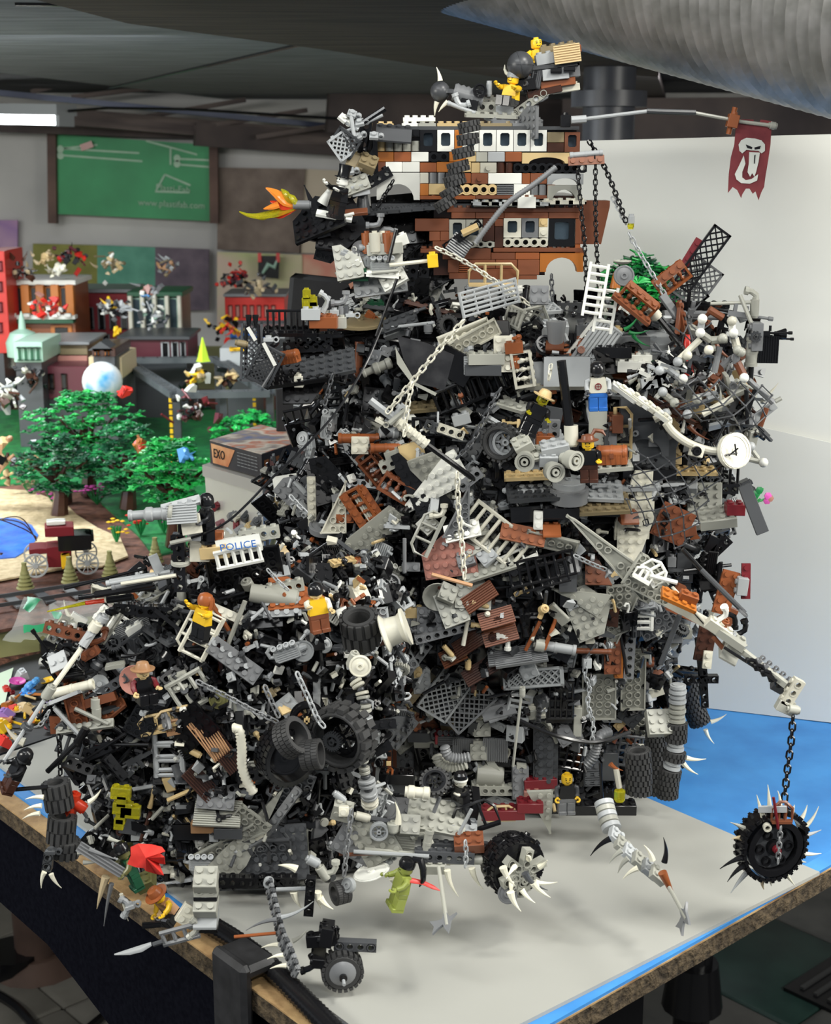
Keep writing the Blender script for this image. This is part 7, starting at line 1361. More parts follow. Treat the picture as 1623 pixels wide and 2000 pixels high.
# ribbed spine column: stacked discs
sp = thing('spine_column', 'tall column of stacked pale ribs and discs left of the brown timber', 'toy column', at(723, 1580, 1.13))
sp_path = smooth([at(690, 1325, 1.14), at(706, 1350, 1.135), at(713, 1387, 1.13), at(716, 1424, 1.13), at(709, 1468, 1.12), at(712, 1505, 1.12), at(720, 1545, 1.12), at(723, 1575, 1.13)], 8); Q = resample(sp_path, .0036)
for i in range(len(Q)-1):
    big = i % 3 != 0; rr_ = (5.6 if i < 12 else 4.6 if i < 24 else 7.4 if i < 44 else 6)
    part('rib_disc', lib(('ribd', rr_ if big else rr_*.55), lambda b: b.lathe([(rr_*(1 if big else .55)*.9, -1.4), (rr_*(1 if big else .55), -.8), (rr_*(1 if big else .55), .8), (rr_*(1 if big else .55)*.9, 1.4)], 16)), ('cream', 'ogrey', 'lgrey')[(i//5) % 3] if big else 'dgrey', sp, along(Q[i], Q[i+1])@Matrix.Rotation(pi/2, 4, 'Y'))
P('disc', disc(9, 3), 'cream', 'I', 550, 1085, 0, 85, Y=1.10, root=sp); P('disc_stem', roundb(4, 14), 'ogrey', 'I', 510, 1050, -20, 20, Y=1.11, root=sp)
# big hollow tyres on the crawler
ht = thing('hollow_tyre', 'large hollow black tyre with chunky lugs on the crawler', 'tyre', at(660, 1435, 1.09))
P('tyre', tyre(26, 20, 19, 18, .13), 'rubber', 'L', 590, 240, 0, 0, -28, Y=1.09, root=ht, s=1.05); P('inner_gear', gear(8, 4), 'dgrey', 'L', 540, 265, 0, 0, -20, Y=1.085, root=ht); P('inner_rim', wheelhub(17, 10), 'black', 'L', 600, 240, 0, 0, -28, Y=1.10, root=ht)
tc = thing('tyre_cluster', 'cluster of two black segmented wheels pushed into a wide wheel hub', 'wheel', at(560, 1470, 1.08))
P('wide_wheel', slick(22, 16, 18), 'black', 'L', 300, 330, -10, 0, 35, Y=1.08, root=tc, s=1.15); P('segmented_wheel', slick(14, 13, 10), 'rubber', 'L', 325, 245, 35, 0, 70, Y=1.06, root=tc, s=1.1); P('segmented_wheel', slick(12, 15, 9), 'rubber', 'L', 430, 335, 10, 0, 80, Y=1.06, root=tc); P('wheel_cup', disc(14, 10), 'black', 'L', 290, 345, 0, 80, Y=1.075, root=tc)
ws = thing('wheel_socket', 'black wheel cup with a tan axle centre behind the chains', 'wheel', at(602, 1405, 1.12)); P('rim', wheelhub(13, 8), 'black', 'L', 405, 145, 0, 0, 10, Y=1.10, root=ws); P('tan_axle', axle(8), 'tan', 'L', 405, 150, 0, 0, 90, Y=1.095, root=ws)
bt_ = thing('balloon_tyre', 'chunky dark grey balloon tyre pushed against a pale rim', 'tyre', at(700, 1230, 1.13)); P('tyre', tyre(15, 26, 9, 14, .12), 'rubber', 'I', 550, 890, 95, 0, 70, Y=1.13, root=bt_, s=1.05); P('pale_rim', lib(('rimc',), lambda b: b.lathe([(15, -10), (16, -9), (12, -6), (11, 4), (13, 7), (15.5, 8), (15.5, 10), (9, 10)], 24, 'X')), 'cream', 'I', 735, 895, 20, 0, 0, Y=1.12, root=bt_, label='cream coloured wheel rim')
# roof cage minifigure etc: tyre legs of the tower
def tyre_col(label, pts, Y, r, wd, n_, cols):
    Q = smooth([at(x, y, Y) for x, y in pts], 8); t = thing('stacked_tyres', label, 'toy leg', Q[-1]); Q = resample(Q, wd*.00102)
    for i in range(len(Q)-1):
        k = cols[i % len(cols)]; M = along(Q[i], Q[i+1])@Matrix.Rotation(pi/2, 4, 'Z')
        if k == 'T': part('tyre', tyre(r, wd, r*.6, 16, .12), 'rubber', t, M)
        else: part('rib_disc', lib(('rd2', r, wd), lambda b: (b.ring((0, -wd*.25, 0), (0, 1, 0), r*.8, r*.4, wd*.3, 18), b.ring((0, wd*.25, 0), (0, 1, 0), r*.72, r*.4, wd*.3, 18), b.cyl((0, -wd/2, 0), (0, wd/2, 0), r*.5, n=14))), k, t, M)
    return t
tyre_col('column leg of stacked tyres, second from the right at the base', ((1246, 1475), (1248, 1520), (1246, 1570)), 1.19, 11.5, 10, 8, 'TTTT')
tyre_col('column leg of pale ribs and tyres, rightmost at the base', ((1324, 1345), (1322, 1400), (1318, 1470), (1305, 1530), (1303, 1580)), 1.24, 10, 9, 8, ['lgrey', 'lgrey', 'ogrey', 'ogrey', 'T', 'T', 'lgrey', 'T', 'lgrey', 'T', 'T', 'T'])
tyre_col('dark column leg of tyres behind the chain of tyres', ((1280, 1400), (1282, 1480), (1282, 1570)), 1.30, 10, 9, 8, 'TT')
tyre_col('dark tyre leg standing out on the blue foam behind', ((1345, 1330), (1355, 1380), (1375, 1430)), 1.48, 12, 9, 8, 'TT')
for (x, y, r, y_) in ((1388, 1410, 12, 1.46), (1378, 1425, -75, 1.46), (1334, 1490, -55, 1.27), (1322, 1500, -100, 1.25), (1340, 1480, -20, 1.27)): P('claw', horn(18, 2.6, .3), 'bone', 'X', x, y, r, Y=y_, root=fort)
P('black_cross', liftarm(7), 'black', 'J', 1010, 1020, -85, Y=1.33, root=fort); P('black_cross', liftarm(4), 'black', 'J', 1000, 1015, 0, Y=1.33, root=fort); RB('black_rod', 'J', 980, 800, 1010, 1090, .003, 'black', 1.33); RB('blue_rod', 'J', 885, 680, 785, 940, .0024, 'gun', 1.215); RB('thin_lance', 'J', 50, 1100, 5, 1480, .0012, 'ogrey', 1.17); P('lance_head', roundb(2.6, 7), 'ogrey', 'J', 55, 1090, 0, Y=1.17)
# ================================================================== long wing arm with ball and chain
arm = thing('crane_arm', 'long pale wing shaped crane arm reaching out to the right', 'toy crane', at(1300, 1150, 1.20))
b = MB(1)
P('wing_plate', wing(((0, 0), (1, 0), (11, 2), (12, 3), (12, 5), (11, 5)), 'armwing'), 'ogrey', 'J', 590, 425, -25, -82, 0, Y=1.20, root=arm, s=1.04)
P('wing_plate', wings[4], 'ogrey', 'J', 760, 510, 60, -80, 0, Y=1.195, root=arm); P('bracket_frame', angled_rail(22, 14), 'white', 'J', 760, 450, -60, Y=1.185, root=arm); P('bracket_frame', angled_rail(16, 10), 'white', 'J', 700, 460, -30, Y=1.18, root=arm); P('bar', rod(24, 2), 'white', 'J', 800, 490, -15, Y=1.18, root=arm)
RB('boom', 'J', 830, 610, 1060, 740, .005, 'cream', 1.19, 1.17, root=arm, n=4); RB('boom', 'J', 1040, 730, 1230, 860, .0045, 'ogrey', 1.17, 1.15, root=arm, n=4); RB('boom_rod', 'J', 830, 520, 1080, 790, .0016, 'black', 1.185, 1.165, root=arm); RB('boom_rod', 'J', 845, 530, 1060, 760, .0014, 'cream', 1.182, 1.165, root=arm); RB('boom', 'J', 1190, 850, 1450, 1050, .0035, 'ogrey', 1.155, 1.13, root=arm, n=4); RB('boom_rod', 'J', 1120, 850, 1400, 1030, .0014, 'black', 1.15, 1.13, root=arm)
for k in range(5): P('black_clip', elbow(), 'black', 'J', 1290+k*38, 930+k*30, 100, Y=1.135, root=arm, s=.75); P('clip_plate', clipb(), 'mgrey', 'J', 1300+k*36, 925+k*28, 40, Y=1.14, root=arm, s=.8)
for (x, y, me, c, r) in ((1090, 750, brick(3, 1), 'cream', -35), (1180, 830, brick(2, 2), 'ogrey', -30), (1150, 880, slope(2), 'ogrey', -30), (1160, 790, roundb(4, 6), 'lgrey', 0), (1120, 690, elbow(), 'white', 30), (1120, 730, roundb(3.4, 8), 'rbrown', -20), (1110, 850, rod(24, 2.2), 'brown', -50), (930, 590, brick(2, 1), 'rbrown', -20), (880, 600, plate(4, 2), 'orange', -25), (1420, 1060, brick(2, 1), 'gun', -30)): P('brick', me, c, 'J', x, y, r, 20, Y=1.165, root=arm)
P('arm_end', techbrick(3), 'cream', 'J', 1480, 1085, 62, Y=1.13, root=arm); P('arm_end', brick(2, 1), 'ogrey', 'J', 1445, 1165, -25, Y=1.13, root=arm); P('arm_tip', roundb(4, 9), 'ogrey', 'J', 1490, 1180, 80, Y=1.125, root=arm)
RB('lance', 'J', 900, 330, 1010, 450, .002, 'black', 1.20, root=arm); RB('lance', 'J', 1000, 440, 1230, 670, .0024, 'gun', 1.20, 1.18, root=arm); P('lance_tip', disc(5, 2), 'mgrey', 'J', 1220, 670, -40, Y=1.18, root=arm); P('clasp', elbow(), 'black', 'J', 1180, 700, 90, Y=1.18, root=arm); P('clasp', elbow(), 'black', 'J', 1220, 770, 20, Y=1.18, root=arm)
P('curved_fin', archm(60, 26, 22, 8), 'brown', 'J', 1000, 650, 155, Y=1.25, root=fort, s=1.0); P('brown_fin', plate(2, 5), 'rbrown', 'J', 1130, 560, -15, 80, Y=1.25, root=fort); P('brick', brick(2, 2), 'lgrey', 'J', 1210, 520, 85, Y=1.25, root=fort); P('plate', plate(1, 4), 'dred', 'J', 1235, 500, 0, 80, Y=1.25, root=fort); P('plate', plate(2, 4), 'dbrown', 'J', 1020, 830, -10, 80, Y=1.24, root=fort); P('plate', plate(1, 2), 'cream', 'J', 1032, 915, -5, 80, Y=1.23, root=fort); P('dark_tile', tile(1, 4), 'dgrey', 'J', 1275, 120, -68+90, 80, Y=1.22, root=fort, s=1.4, label='long dark tile sticking out')
for k in range(10): P('pod', KN[R.randrange(len(KN))][1], 'black', 'J', R.uniform(1030, 1130), R.uniform(250, 560), R.uniform(0, 90), Y=1.30, root=fort)
# flower sprig
fs = thing('flower_sprig', 'green sprig with pink flowers poking out on the right', 'toy plant', at(1480, 985, 1.25))
for (x, y, r) in ((1270, 90, 30), (1300, 50, 60), (1330, 70, 20)): P('stem', rod(16, 1), 'bgreen', 'J', x, y, r, Y=1.25, root=fs)
for (x, y, c) in ((1305, 20, 'green'), (1350, 50, 'magenta'), (1345, 75, 'magenta'), (1360, 62, 'pink'), (1285, 40, 'green')): P('blossom', lib(('blos',), lambda b: b.lathe([(1, 0), (3.4, 1), (3.4, 2.4), (1, 3)], 6)), c, 'J', x, y, 0, 80, Y=1.245, root=fs)
# ball and chain wheel
Yw = 1.085; wc = at(1506, 1650, Yw); sw = thing('spiked_wheel', 'large black wheel ringed with ivory spikes hanging from the crane chain', 'spiked wheel', gp(1506, 1735, .01))
Mw = Matrix.Translation(wc)@Matrix.Rotation(radians(16), 4, 'Z')
part('tyre_rim', wheelhub(23, 16), 'black', sw, Mw); part('hub_disc', disc(19, 5), 'gun', sw, Mw@Matrix.Rotation(pi/2, 4, 'X')); part('hub_axle', roundb(3.2, 10), 'dred', sw, Mw@Matrix.Translation((0, -.006, 0))@Matrix.Rotation(pi/2, 4, 'X'))
for k in range(6): a = k*pi/3; part('hub_hole', lib(('hh',), lambda b: b.ring((0, 0, 0), (0, 1, 0), 4, 2.8, 3, 12)), 'black', sw, Mw@Matrix.Translation((cos(a)*.013, -.005, sin(a)*.013)))
tl_ = lib(('tracklink',), lambda b: (b.box(0, 0, 0, 4.6, 15, 2.6), b.box(0, -5, 2, 2.4, 4, 2.6), b.box(0, 5, 2, 2.4, 4, 2.6), b.cyl((2.6, -6, 0), (2.6, 6, 0), 1.4, n=6)))
n = 32
for k in range(n):
    a = 2*pi*k/n; r_ = .0272+(.0022 if -1.2 < a-pi*.5 < 1.2 else 0)
    part('track_link', tl_, 'black', sw, Mw@Matrix.Translation((cos(a)*r_, 0, sin(a)*r_))@Matrix.Rotation(-a+pi/2, 4, 'Y'))
for k, (a, l, c, bd) in enumerate(((95, 24, 'bone', .05), (112, 22, 'bone', -.05), (76, 16, 'bone', .4), (145, 16, 'ogrey', .1), (160, 9, 'sand', .3), (190, 20, 'black', .2), (205, 18, 'black', .3), (225, 22, 'lgrey', .1), (258, 10, 'sand', .4), (275, 10, 'bone', .1), (300, 20, 'bone', .1), (325, 12, 'bone', .2), (340, 18, 'bone', .2), (5, 18, 'lgrey', .1), (20, 20, 'bone', .6), (42, 14, 'bone', .4), (60, 9, 'cream', .2))):
    aa = radians(a); part('spike', horn(l, 2.4, bd), c, sw, Mw@Matrix.Translation((cos(aa)*.029, R.uniform(-.005, .003), sin(aa)*.029))@Matrix.Rotation(-aa, 4, 'Y'))
P('clamp', angled_rail(16, 16), 'brown', 'M', 1375, 480, 0, Y=Yw-.012, root=sw, s=1); P('clamp_tile', tile(1, 4), 'lgrey', 'M', 1325, 470, 95, 80, Y=Yw-.012, root=sw, s=.7); P('ring', lib(('rg',), lambda b: b.ring((0, 0, 0), (0, 1, 0), 3.4, 1.9, 4, 14)), 'cream', 'M', 1298, 562, Y=Yw-.012, root=sw); RB('pin', 'M', 1330, 410, 1355, 570, .0012, 'dred', Yw-.014, root=sw)
# ================================================================== front machine with horned wheel
fm = thing('front_machine', 'grey skeletal machine arm carrying a horned wheel at the front', 'toy machine', gp(850, 1720, .01))
YF = 1.075
for (n_, me, c, x, y, r, pt_) in (('axle_bar', rod(60, 2.4), 'gun', 790, 680, -12, 0), ('joint', roundb(3.6, 12), 'cream', 700, 665, 75, 0), ('brick', brick(2, 1, 5), 'ogrey', 940, 740, -4, 40), ('engine_ribs', grille(2, 2), 'ogrey', 925, 790, -6, 80), ('brick', brick(2, 2), 'ogrey', 950, 705, -4, 60), ('elbow_pipe', elbow(), 'ogrey', 1030, 760, 120, 0), ('pipe', cylinder_pipe(20, 3.4), 'ogrey', 1040, 800, 80, 0), ('wedge_plate', wings[0], 'ogrey', 760, 780, 30, 80), ('wedge_plate', wings[3], 'mgrey', 700, 810, -30, 80), ('small_wheel', wheelhub(7, 5), 'lgrey', 785, 740, 0, 0), ('hole_brick', techbrick(7), 'dgrey', 1190, 830, -3, 0), ('hole_brick', techbrick(6), 'gun', 1130, 870, -3, 0), ('axle_bar', rod(50, 2.2), 'lgrey', 930, 865, -5, 0), ('axle_bar', rod(46, 2), 'ogrey', 860, 850, -6, 0), ('pipe', cylinder_pipe(30, 4), 'ogrey', 1250, 890, 0, 0), ('brick', brick(3, 2), 'brown', 1260, 800, 4, 20), ('brick', brick(2, 2), 'ogrey', 1080, 910, 0, 20), ('claw_joint', elbow(), 'ogrey', 800, 900, 10, 0), ('skull', roundb(5, 8), 'ogrey', 860, 720, 0, 0), ('clip_plate', clipb(), 'lgrey', 830, 900, 40, 20), ('bracket', bracket(), 'ogrey', 600, 600, -15, 20), ('brick', brick(1, 1), 'cream', 600, 630, 0, 80), ('joint', roundb(3, 10), 'lgrey', 580, 560, 50, 0)):
    P(n_, me, c, 'L', x, y, r, pt_, Y=YF+R.uniform(-.006, .006), root=fm)
for (x, y, r, l) in ((885, 700, 80, 18), (1145, 945, -85, 24), (1275, 935, -80, 20), (855, 990, -70, 8)): P('horn', horn(l, 2.8, .3), 'bone', 'L', x, y, r, Y=YF-.01, root=fm)
P('lance', rod(60, 1.8), 'lgrey', 'L', 850, 860, -4, Y=YF-.012, root=fm); P('disc_edge', disc(15, 1.2), 'white', 'L', 745, 955, 15, 0, 70, Y=YF-.01, root=fm); P('dagger', rod(22, 1.6), 'brown', 'L', 690, 860, 3, Y=YF-.01, root=fm)
# seat machine with bandana figure
P('plate', plate(6, 4), 'ogrey', 'L', 1090, 660, -12, 30, Y=1.09, root=fm); P('plate', plate(4, 2), 'lgrey', 'L', 1200, 700, -10, 20, Y=1.09, root=fm); P('cannon_barrel', cannon(20), 'cream', 'L', 1055, 540, 175, 0, Y=1.07, root=fm); P('axle_bar', rod(14, 1.6), 'mgrey', 'L', 1090, 600, 70, Y=1.08, root=fm)
P('frame_bar', angled_rail(36, 22), 'black', 'L', 1290, 660, 20, Y=1.09, root=fm); P('seat_back', brick(2, 4, 2), 'black', 'L', 1290, 590, 80, 0, Y=1.11, root=fm); P('axle_bar', rod(24, 1.5), 'lgrey', 'L', 1240, 690, 65, Y=1.075, root=fm)
hw = thing('spare_wheel', 'small black knobbly wheel held above the front machine', 'wheel', at(*fr('L', 1080, 480), 1.08)); P('tyre', tyre(11, 5, 8, 18, .12), 'rubber', 'L', 1080, 480, 10, -50, 0, Y=1.08, root=hw, s=1.1); P('rim', wheelhub(8, 5), 'black', 'L', 1080, 480, 10, -50, 0, Y=1.08, root=hw, s=1.1)
mf('toy figure in a black cap with white band steering the front machine', 'L', 1215, 590, 1.10, skin='cream', torso='black', legs='dgrey', arms='black', hat='bandana', roll=0, yaw=-50, sit=False, al=50, ar=70)
mfb = bpy.data.objects
b = MB(); 
# horned wheel
hwl = thing('horned_wheel', 'black wheel with pale horns and a grey gear at the front centre', 'spiked wheel', gp(1012, 1755, .008)); cW = at(1008, 1692, 1.065); Mh = Matrix.Translation(cW)@Matrix.Rotation(radians(25), 4, 'Z')
part('tyre', slick(23.5, 22, 17), 'black', hwl, Mh@Matrix.Translation((0, .006, 0))); part('rim', disc(17, 10), 'black', hwl, Mh@Matrix.Rotation(pi/2, 4, 'X'))
for k in range(12): a = 2*pi*k/12; part('tread_knob', brick(1, 1, 1), 'black', hwl, Mh@Matrix.Translation((cos(a)*.024, .006, sin(a)*.024))@Matrix.Rotation(pi/2-a, 4, 'Y'))
part('gear', gear(11, 4), 'ogrey', hwl, Mh@Matrix.Translation((.0, -.012, -.006)))
for k in range(6):
    a = 2*pi*k/6+.3; part('horn_mount', liftarm(2), 'ogrey', hwl, Mh@Matrix.Translation((cos(a)*.012, -.011, sin(a)*.012))@Matrix.Rotation(-a, 4, 'Y')); part('horn', horn(11+k % 3*3, 2.4, .25), 'bone', hwl, Mh@Matrix.Translation((cos(a)*.013, -.015, sin(a)*.013))@Matrix.Rotation(-a-.6, 4, 'Y')@Matrix.Rotation(radians(-40), 4, 'Z'))
for (x, y, r) in ((1480, 1060, -80), (1440, 930, -75), (1600, 1010, -60)): P('horn', horn(18, 3.2, .3), 'bone', 'L', x, y, r, Y=1.035, root=hwl)
P('hub_claw', horn(20, 3, .6), 'gun', 'L', 1555, 960, -70, Y=1.035, root=hwl); P('side_disc', disc(8, 2), 'mgrey', 'L', 1465, 1070, 0, 70, 0, Y=1.05, root=hwl)
# ================================================================== axes, sword, chain tyre, front tyre
def battleaxe(label, f, x0, y0, x1, y1, Y0, Y1, name='battle_axe'):
    a = at(*fr(f, x0, y0), Y0); c = at(*fr(f, x1, y1), Y1); 
    t = thing(name, label, 'toy axe', c); X_ = (a-c).normalized(); Z_ = X_.cross(Vector((0, 1, 0))).normalized(); Y_ = Z_.cross(X_); M = Matrix((X_, Y_, Z_)).transposed().to_4x4(); M.translation = c; l = (a-c).length; b = MB(1); b.cyl((0, 0, 0), (l, 0, 0), .0016, n=10); part('shaft', b.mesh('shaft'), 'ogrey', t, M)
    b = MB(); b.M = Matrix.Rotation(pi/2, 4, 'X'); b.prism([(-3, -2), (-8, 0), (-3, 2), (2, 3), (0, 7), (-4, 12), (3, 10), (10, 13), (8, 7), (8, 3), (14, 1), (14, -1), (8, -3), (10, -9), (5, -4), (2, -3)], -1, 1); part('blade', b.mesh('blade'), 'mgrey', t, M); return t
battleaxe('olive grey double axe leaning on the white board in the middle', 'L', 1100, 930, 1145, 1240, 1.05, .985); 
tailt = thing('rib_tail', 'tail of pale ribbed rollers and grey links ending in an axe', 'toy tail', gp(1270, 1700, .008))
b = MB(1)
tp_ = smooth([at(*fr('M', 470, 445), 1.12), at(*fr('M', 490, 520), 1.11), at(*fr('M', 515, 590), 1.10)], 6); Q = resample(tp_, .0052)
for i in range(len(Q)-1): part('roller', lib(('roller',), lambda b: (b.lathe([(6, -2.4), (7.4, -1.8), (7.4, 1.8), (6, 2.4)], 20))), 'ogrey' if i % 2 else 'lgrey', tailt, along(Q[i], Q[i+1])@Matrix.Rotation(pi/2, 4, 'Y')@Matrix.Scale(1.1, 4))
tq = [(530, 610), (560, 655), (600, 695), (650, 735), (700, 775), (740, 805)]
for k, (x, y) in enumerate(tq): P('tail_link', brick(2, 2, 2), 'ogrey' if k % 2 else 'lgrey', 'M', x, y, -42, 20, Y=1.09-.008*k, root=tailt, s=.85)
for (x, y, r, c) in ((500, 620, 205, 'black'), (560, 680, 210, 'ogrey'), (590, 720, 220, 'ogrey'), (640, 770, 200, 'bone'), (715, 730, 100, 'bone'), (775, 740, 75, 'black')): P('horn', horn(14 if c != 'black' else 20, 2.6, .35), c, 'M', x, y, r, Y=1.05, root=tailt)
P('brown_joint', cone(3.6, 16), 'rbrown', 'M', 785, 835, 205, Y=1.035, root=tailt)
battleaxe('olive grey double axe at the end of the ribbed tail', 'M', 800, 870, 888, 1030, 1.03, .985)
P('tail_cord', rod(40, 1.2), 'black', 'M', 455, 350, 95, Y=1.13, root=tailt)
# drum on the board with red shadowed figure: lime lizard toy
mf('olive green lizard toy figure with a ponytail and red sash dangling in front', 'L', 895, 1060, 1.05, skin='lime', torso='lime', legs='lime', arms='lime', hat='pony', hatc='black', roll=-14, yaw=-70, al=40, ar=30, s=1.1)
P('sash', lib(('sash',), lambda b: b.tube([(0, 0, 0), (10, 0, -2), (18, 0, -6), (24, 0, -9)], [2.4, 2, 1.8, .3], 5, flat=.3)), 'red', 'L', 950, 1000, 0, Y=1.045, cat='sash', label='small red sash trailing from the green lizard figure', root=None)
tb = thing('tyre_pendant', 'small black segmented tyre at the end of the grey front chain', 'tyre', at(*fr('L', 580, 1060), 1.055)); P('tyre', slick(9.5, 12, 6), 'rubber', 'L', 582, 1062, 0, 0, -60, Y=1.05, root=tb); P('hub', disc(6, 4), 'lgrey', 'L', 625, 1025, 60, 50, 0, Y=1.045, root=tb)
Yt = gp(668, 1942, .007).y+.002; ft = thing('dished_wheel', 'black knobbly tyre with a grey dish hub nearest the camera', 'wheel', gp(668, 1940, .006)); Mt = Matrix.Translation(at(668, 1893, Yt))@Matrix.Rotation(radians(8), 4, 'Z')
part('tyre', tyre(16, 13, 10, 22, .12), 'rubber', ft, Mt); part('dish_hub', lib(('dishh',), lambda b: (b.lathe([(10.2, 1), (10.6, 0), (8, -2.2), (3, -3.4), (1, -3.6)], 26, 'Y'), )), 'mgrey', ft, Mt@Matrix.Translation((0, -.006, 0))); part('axle_cap', lib(('acap',), lambda b: b.cyl((0, -4, 0), (0, 3, 0), 3, n=12)), 'black', ft, Mt@Matrix.Translation((0, -.008, -.001))); part('axle_tip', lib(('atip',), lambda b: b.cyl((0, -7, -1), (0, 1, 0), 1.3, n=10)), 'lgrey', ft, Mt@Matrix.Translation((0, -.010, -.002)))
for (x, y, me, c, r) in ((485, 1310, brick(3, 1), 'black', 5), (510, 1280, brick(2, 2), 'black', 80), (500, 1250, roundb(3, 7), 'black', 0), (660, 1340, liftarm(4), 'gun', -3), (470, 1400, brick(1, 3), 'black', 85), (430, 1460, elbow(), 'black', 20), (560, 1300, rod(18, 1.4), 'black', 88)): P('bracket', me, c, 'L', x, y, r, 0, Y=Yt+.004, root=ft)
chain('small black chain on the bracket above the front tyre', [at(*fr('L', 520, 1260), Yt), at(*fr('L', 560, 1245), Yt), at(*fr('L', 565, 1290), Yt), at(*fr('L', 558, 1330), Yt)], 'black', .8)
# track ribbon
tk = thing('track_ribbon', 'dark grey tread belt hanging down to the front board edge', 'tread belt', gp(585, 1900, .01)); Q = resample(smooth([at(*fr('L', 205, 1020), 1.02), at(*fr('L', 240, 1160), 1.0), at(*fr('L', 275, 1300), .98), at(*fr('L', 320, 1400), .965), at(*fr('L', 360, 1520), .95)], 8), .0046)
tl2 = lib(('tl2',), lambda b: (b.box(0, 0, 0, 3.6, 12, 2.4), b.cyl((2.2, -4, 0), (2.2, 4, 0), 1.3, n=6), b.box(0, -4, 1.6, 2.4, 3, 1.4), b.box(0, 4, 1.6, 2.4, 3, 1.4)))
for i in range(len(Q)-1): part('tread_link', tl2, 'mgrey' if i % 2 else 'dgrey', tk, along(Q[i], Q[i+1])@Matrix.Rotation(radians(80), 4, 'X'))
P('top_ring', lib(('rg2',), lambda b: b.ring((0, 0, 0), (0, 1, 0), 4, 2.4, 5, 14)), 'lgrey', 'L', 202, 1010, Y=1.02, root=tk)
for (x, y, r, c, l) in ((250, 1340, 175, 'bone', 12), (280, 1395, 178, 'bone', 12), (295, 1450, 175, 'bone', 12), (330, 1320, 25, 'ogrey', 14), (245, 1205, 185, 'mgrey', 24), (270, 1195, 12, 'lgrey', 26)): P('horn', horn(l, 2, .3), c, 'L', x, y, r, Y=.985, root=tk)
RB('brown_spear', 'L', 20, 1298, 240, 1278, .0013, 'rbrown', .985, root=tk)
b = MB()
# horned legs by the tread
hl = thing('clawed_foot', 'pair of ivory claws on a black cross under the crawler front', 'toy claw', gp(600, 1790, .008))
for (x, y, r) in ((335, 1060, -85), (460, 1060, -95), (470, 1090, -60), (350, 940, 150)): P('claw', horn(14, 3.4, .3), 'bone', 'L', x, y, r, Y=1.03, root=hl)
P('cross_bar', rod(26, 1.8), 'lgrey', 'L', 330, 1045, 2, Y=1.03, root=hl); P('cross_bar', liftarm(4), 'black', 'L', 420, 1080, 85, Y=1.03, root=hl); P('joint', roundb(4, 12), 'ogrey', 'L', 490, 960, 30, Y=1.04, root=hl); P('joint', elbow(), 'ogrey', 'L', 530, 960, 0, Y=1.04, root=hl); P('joint', roundb(4, 10), 'lgrey', 'L', 440, 900, 60, Y=1.04, root=hl)
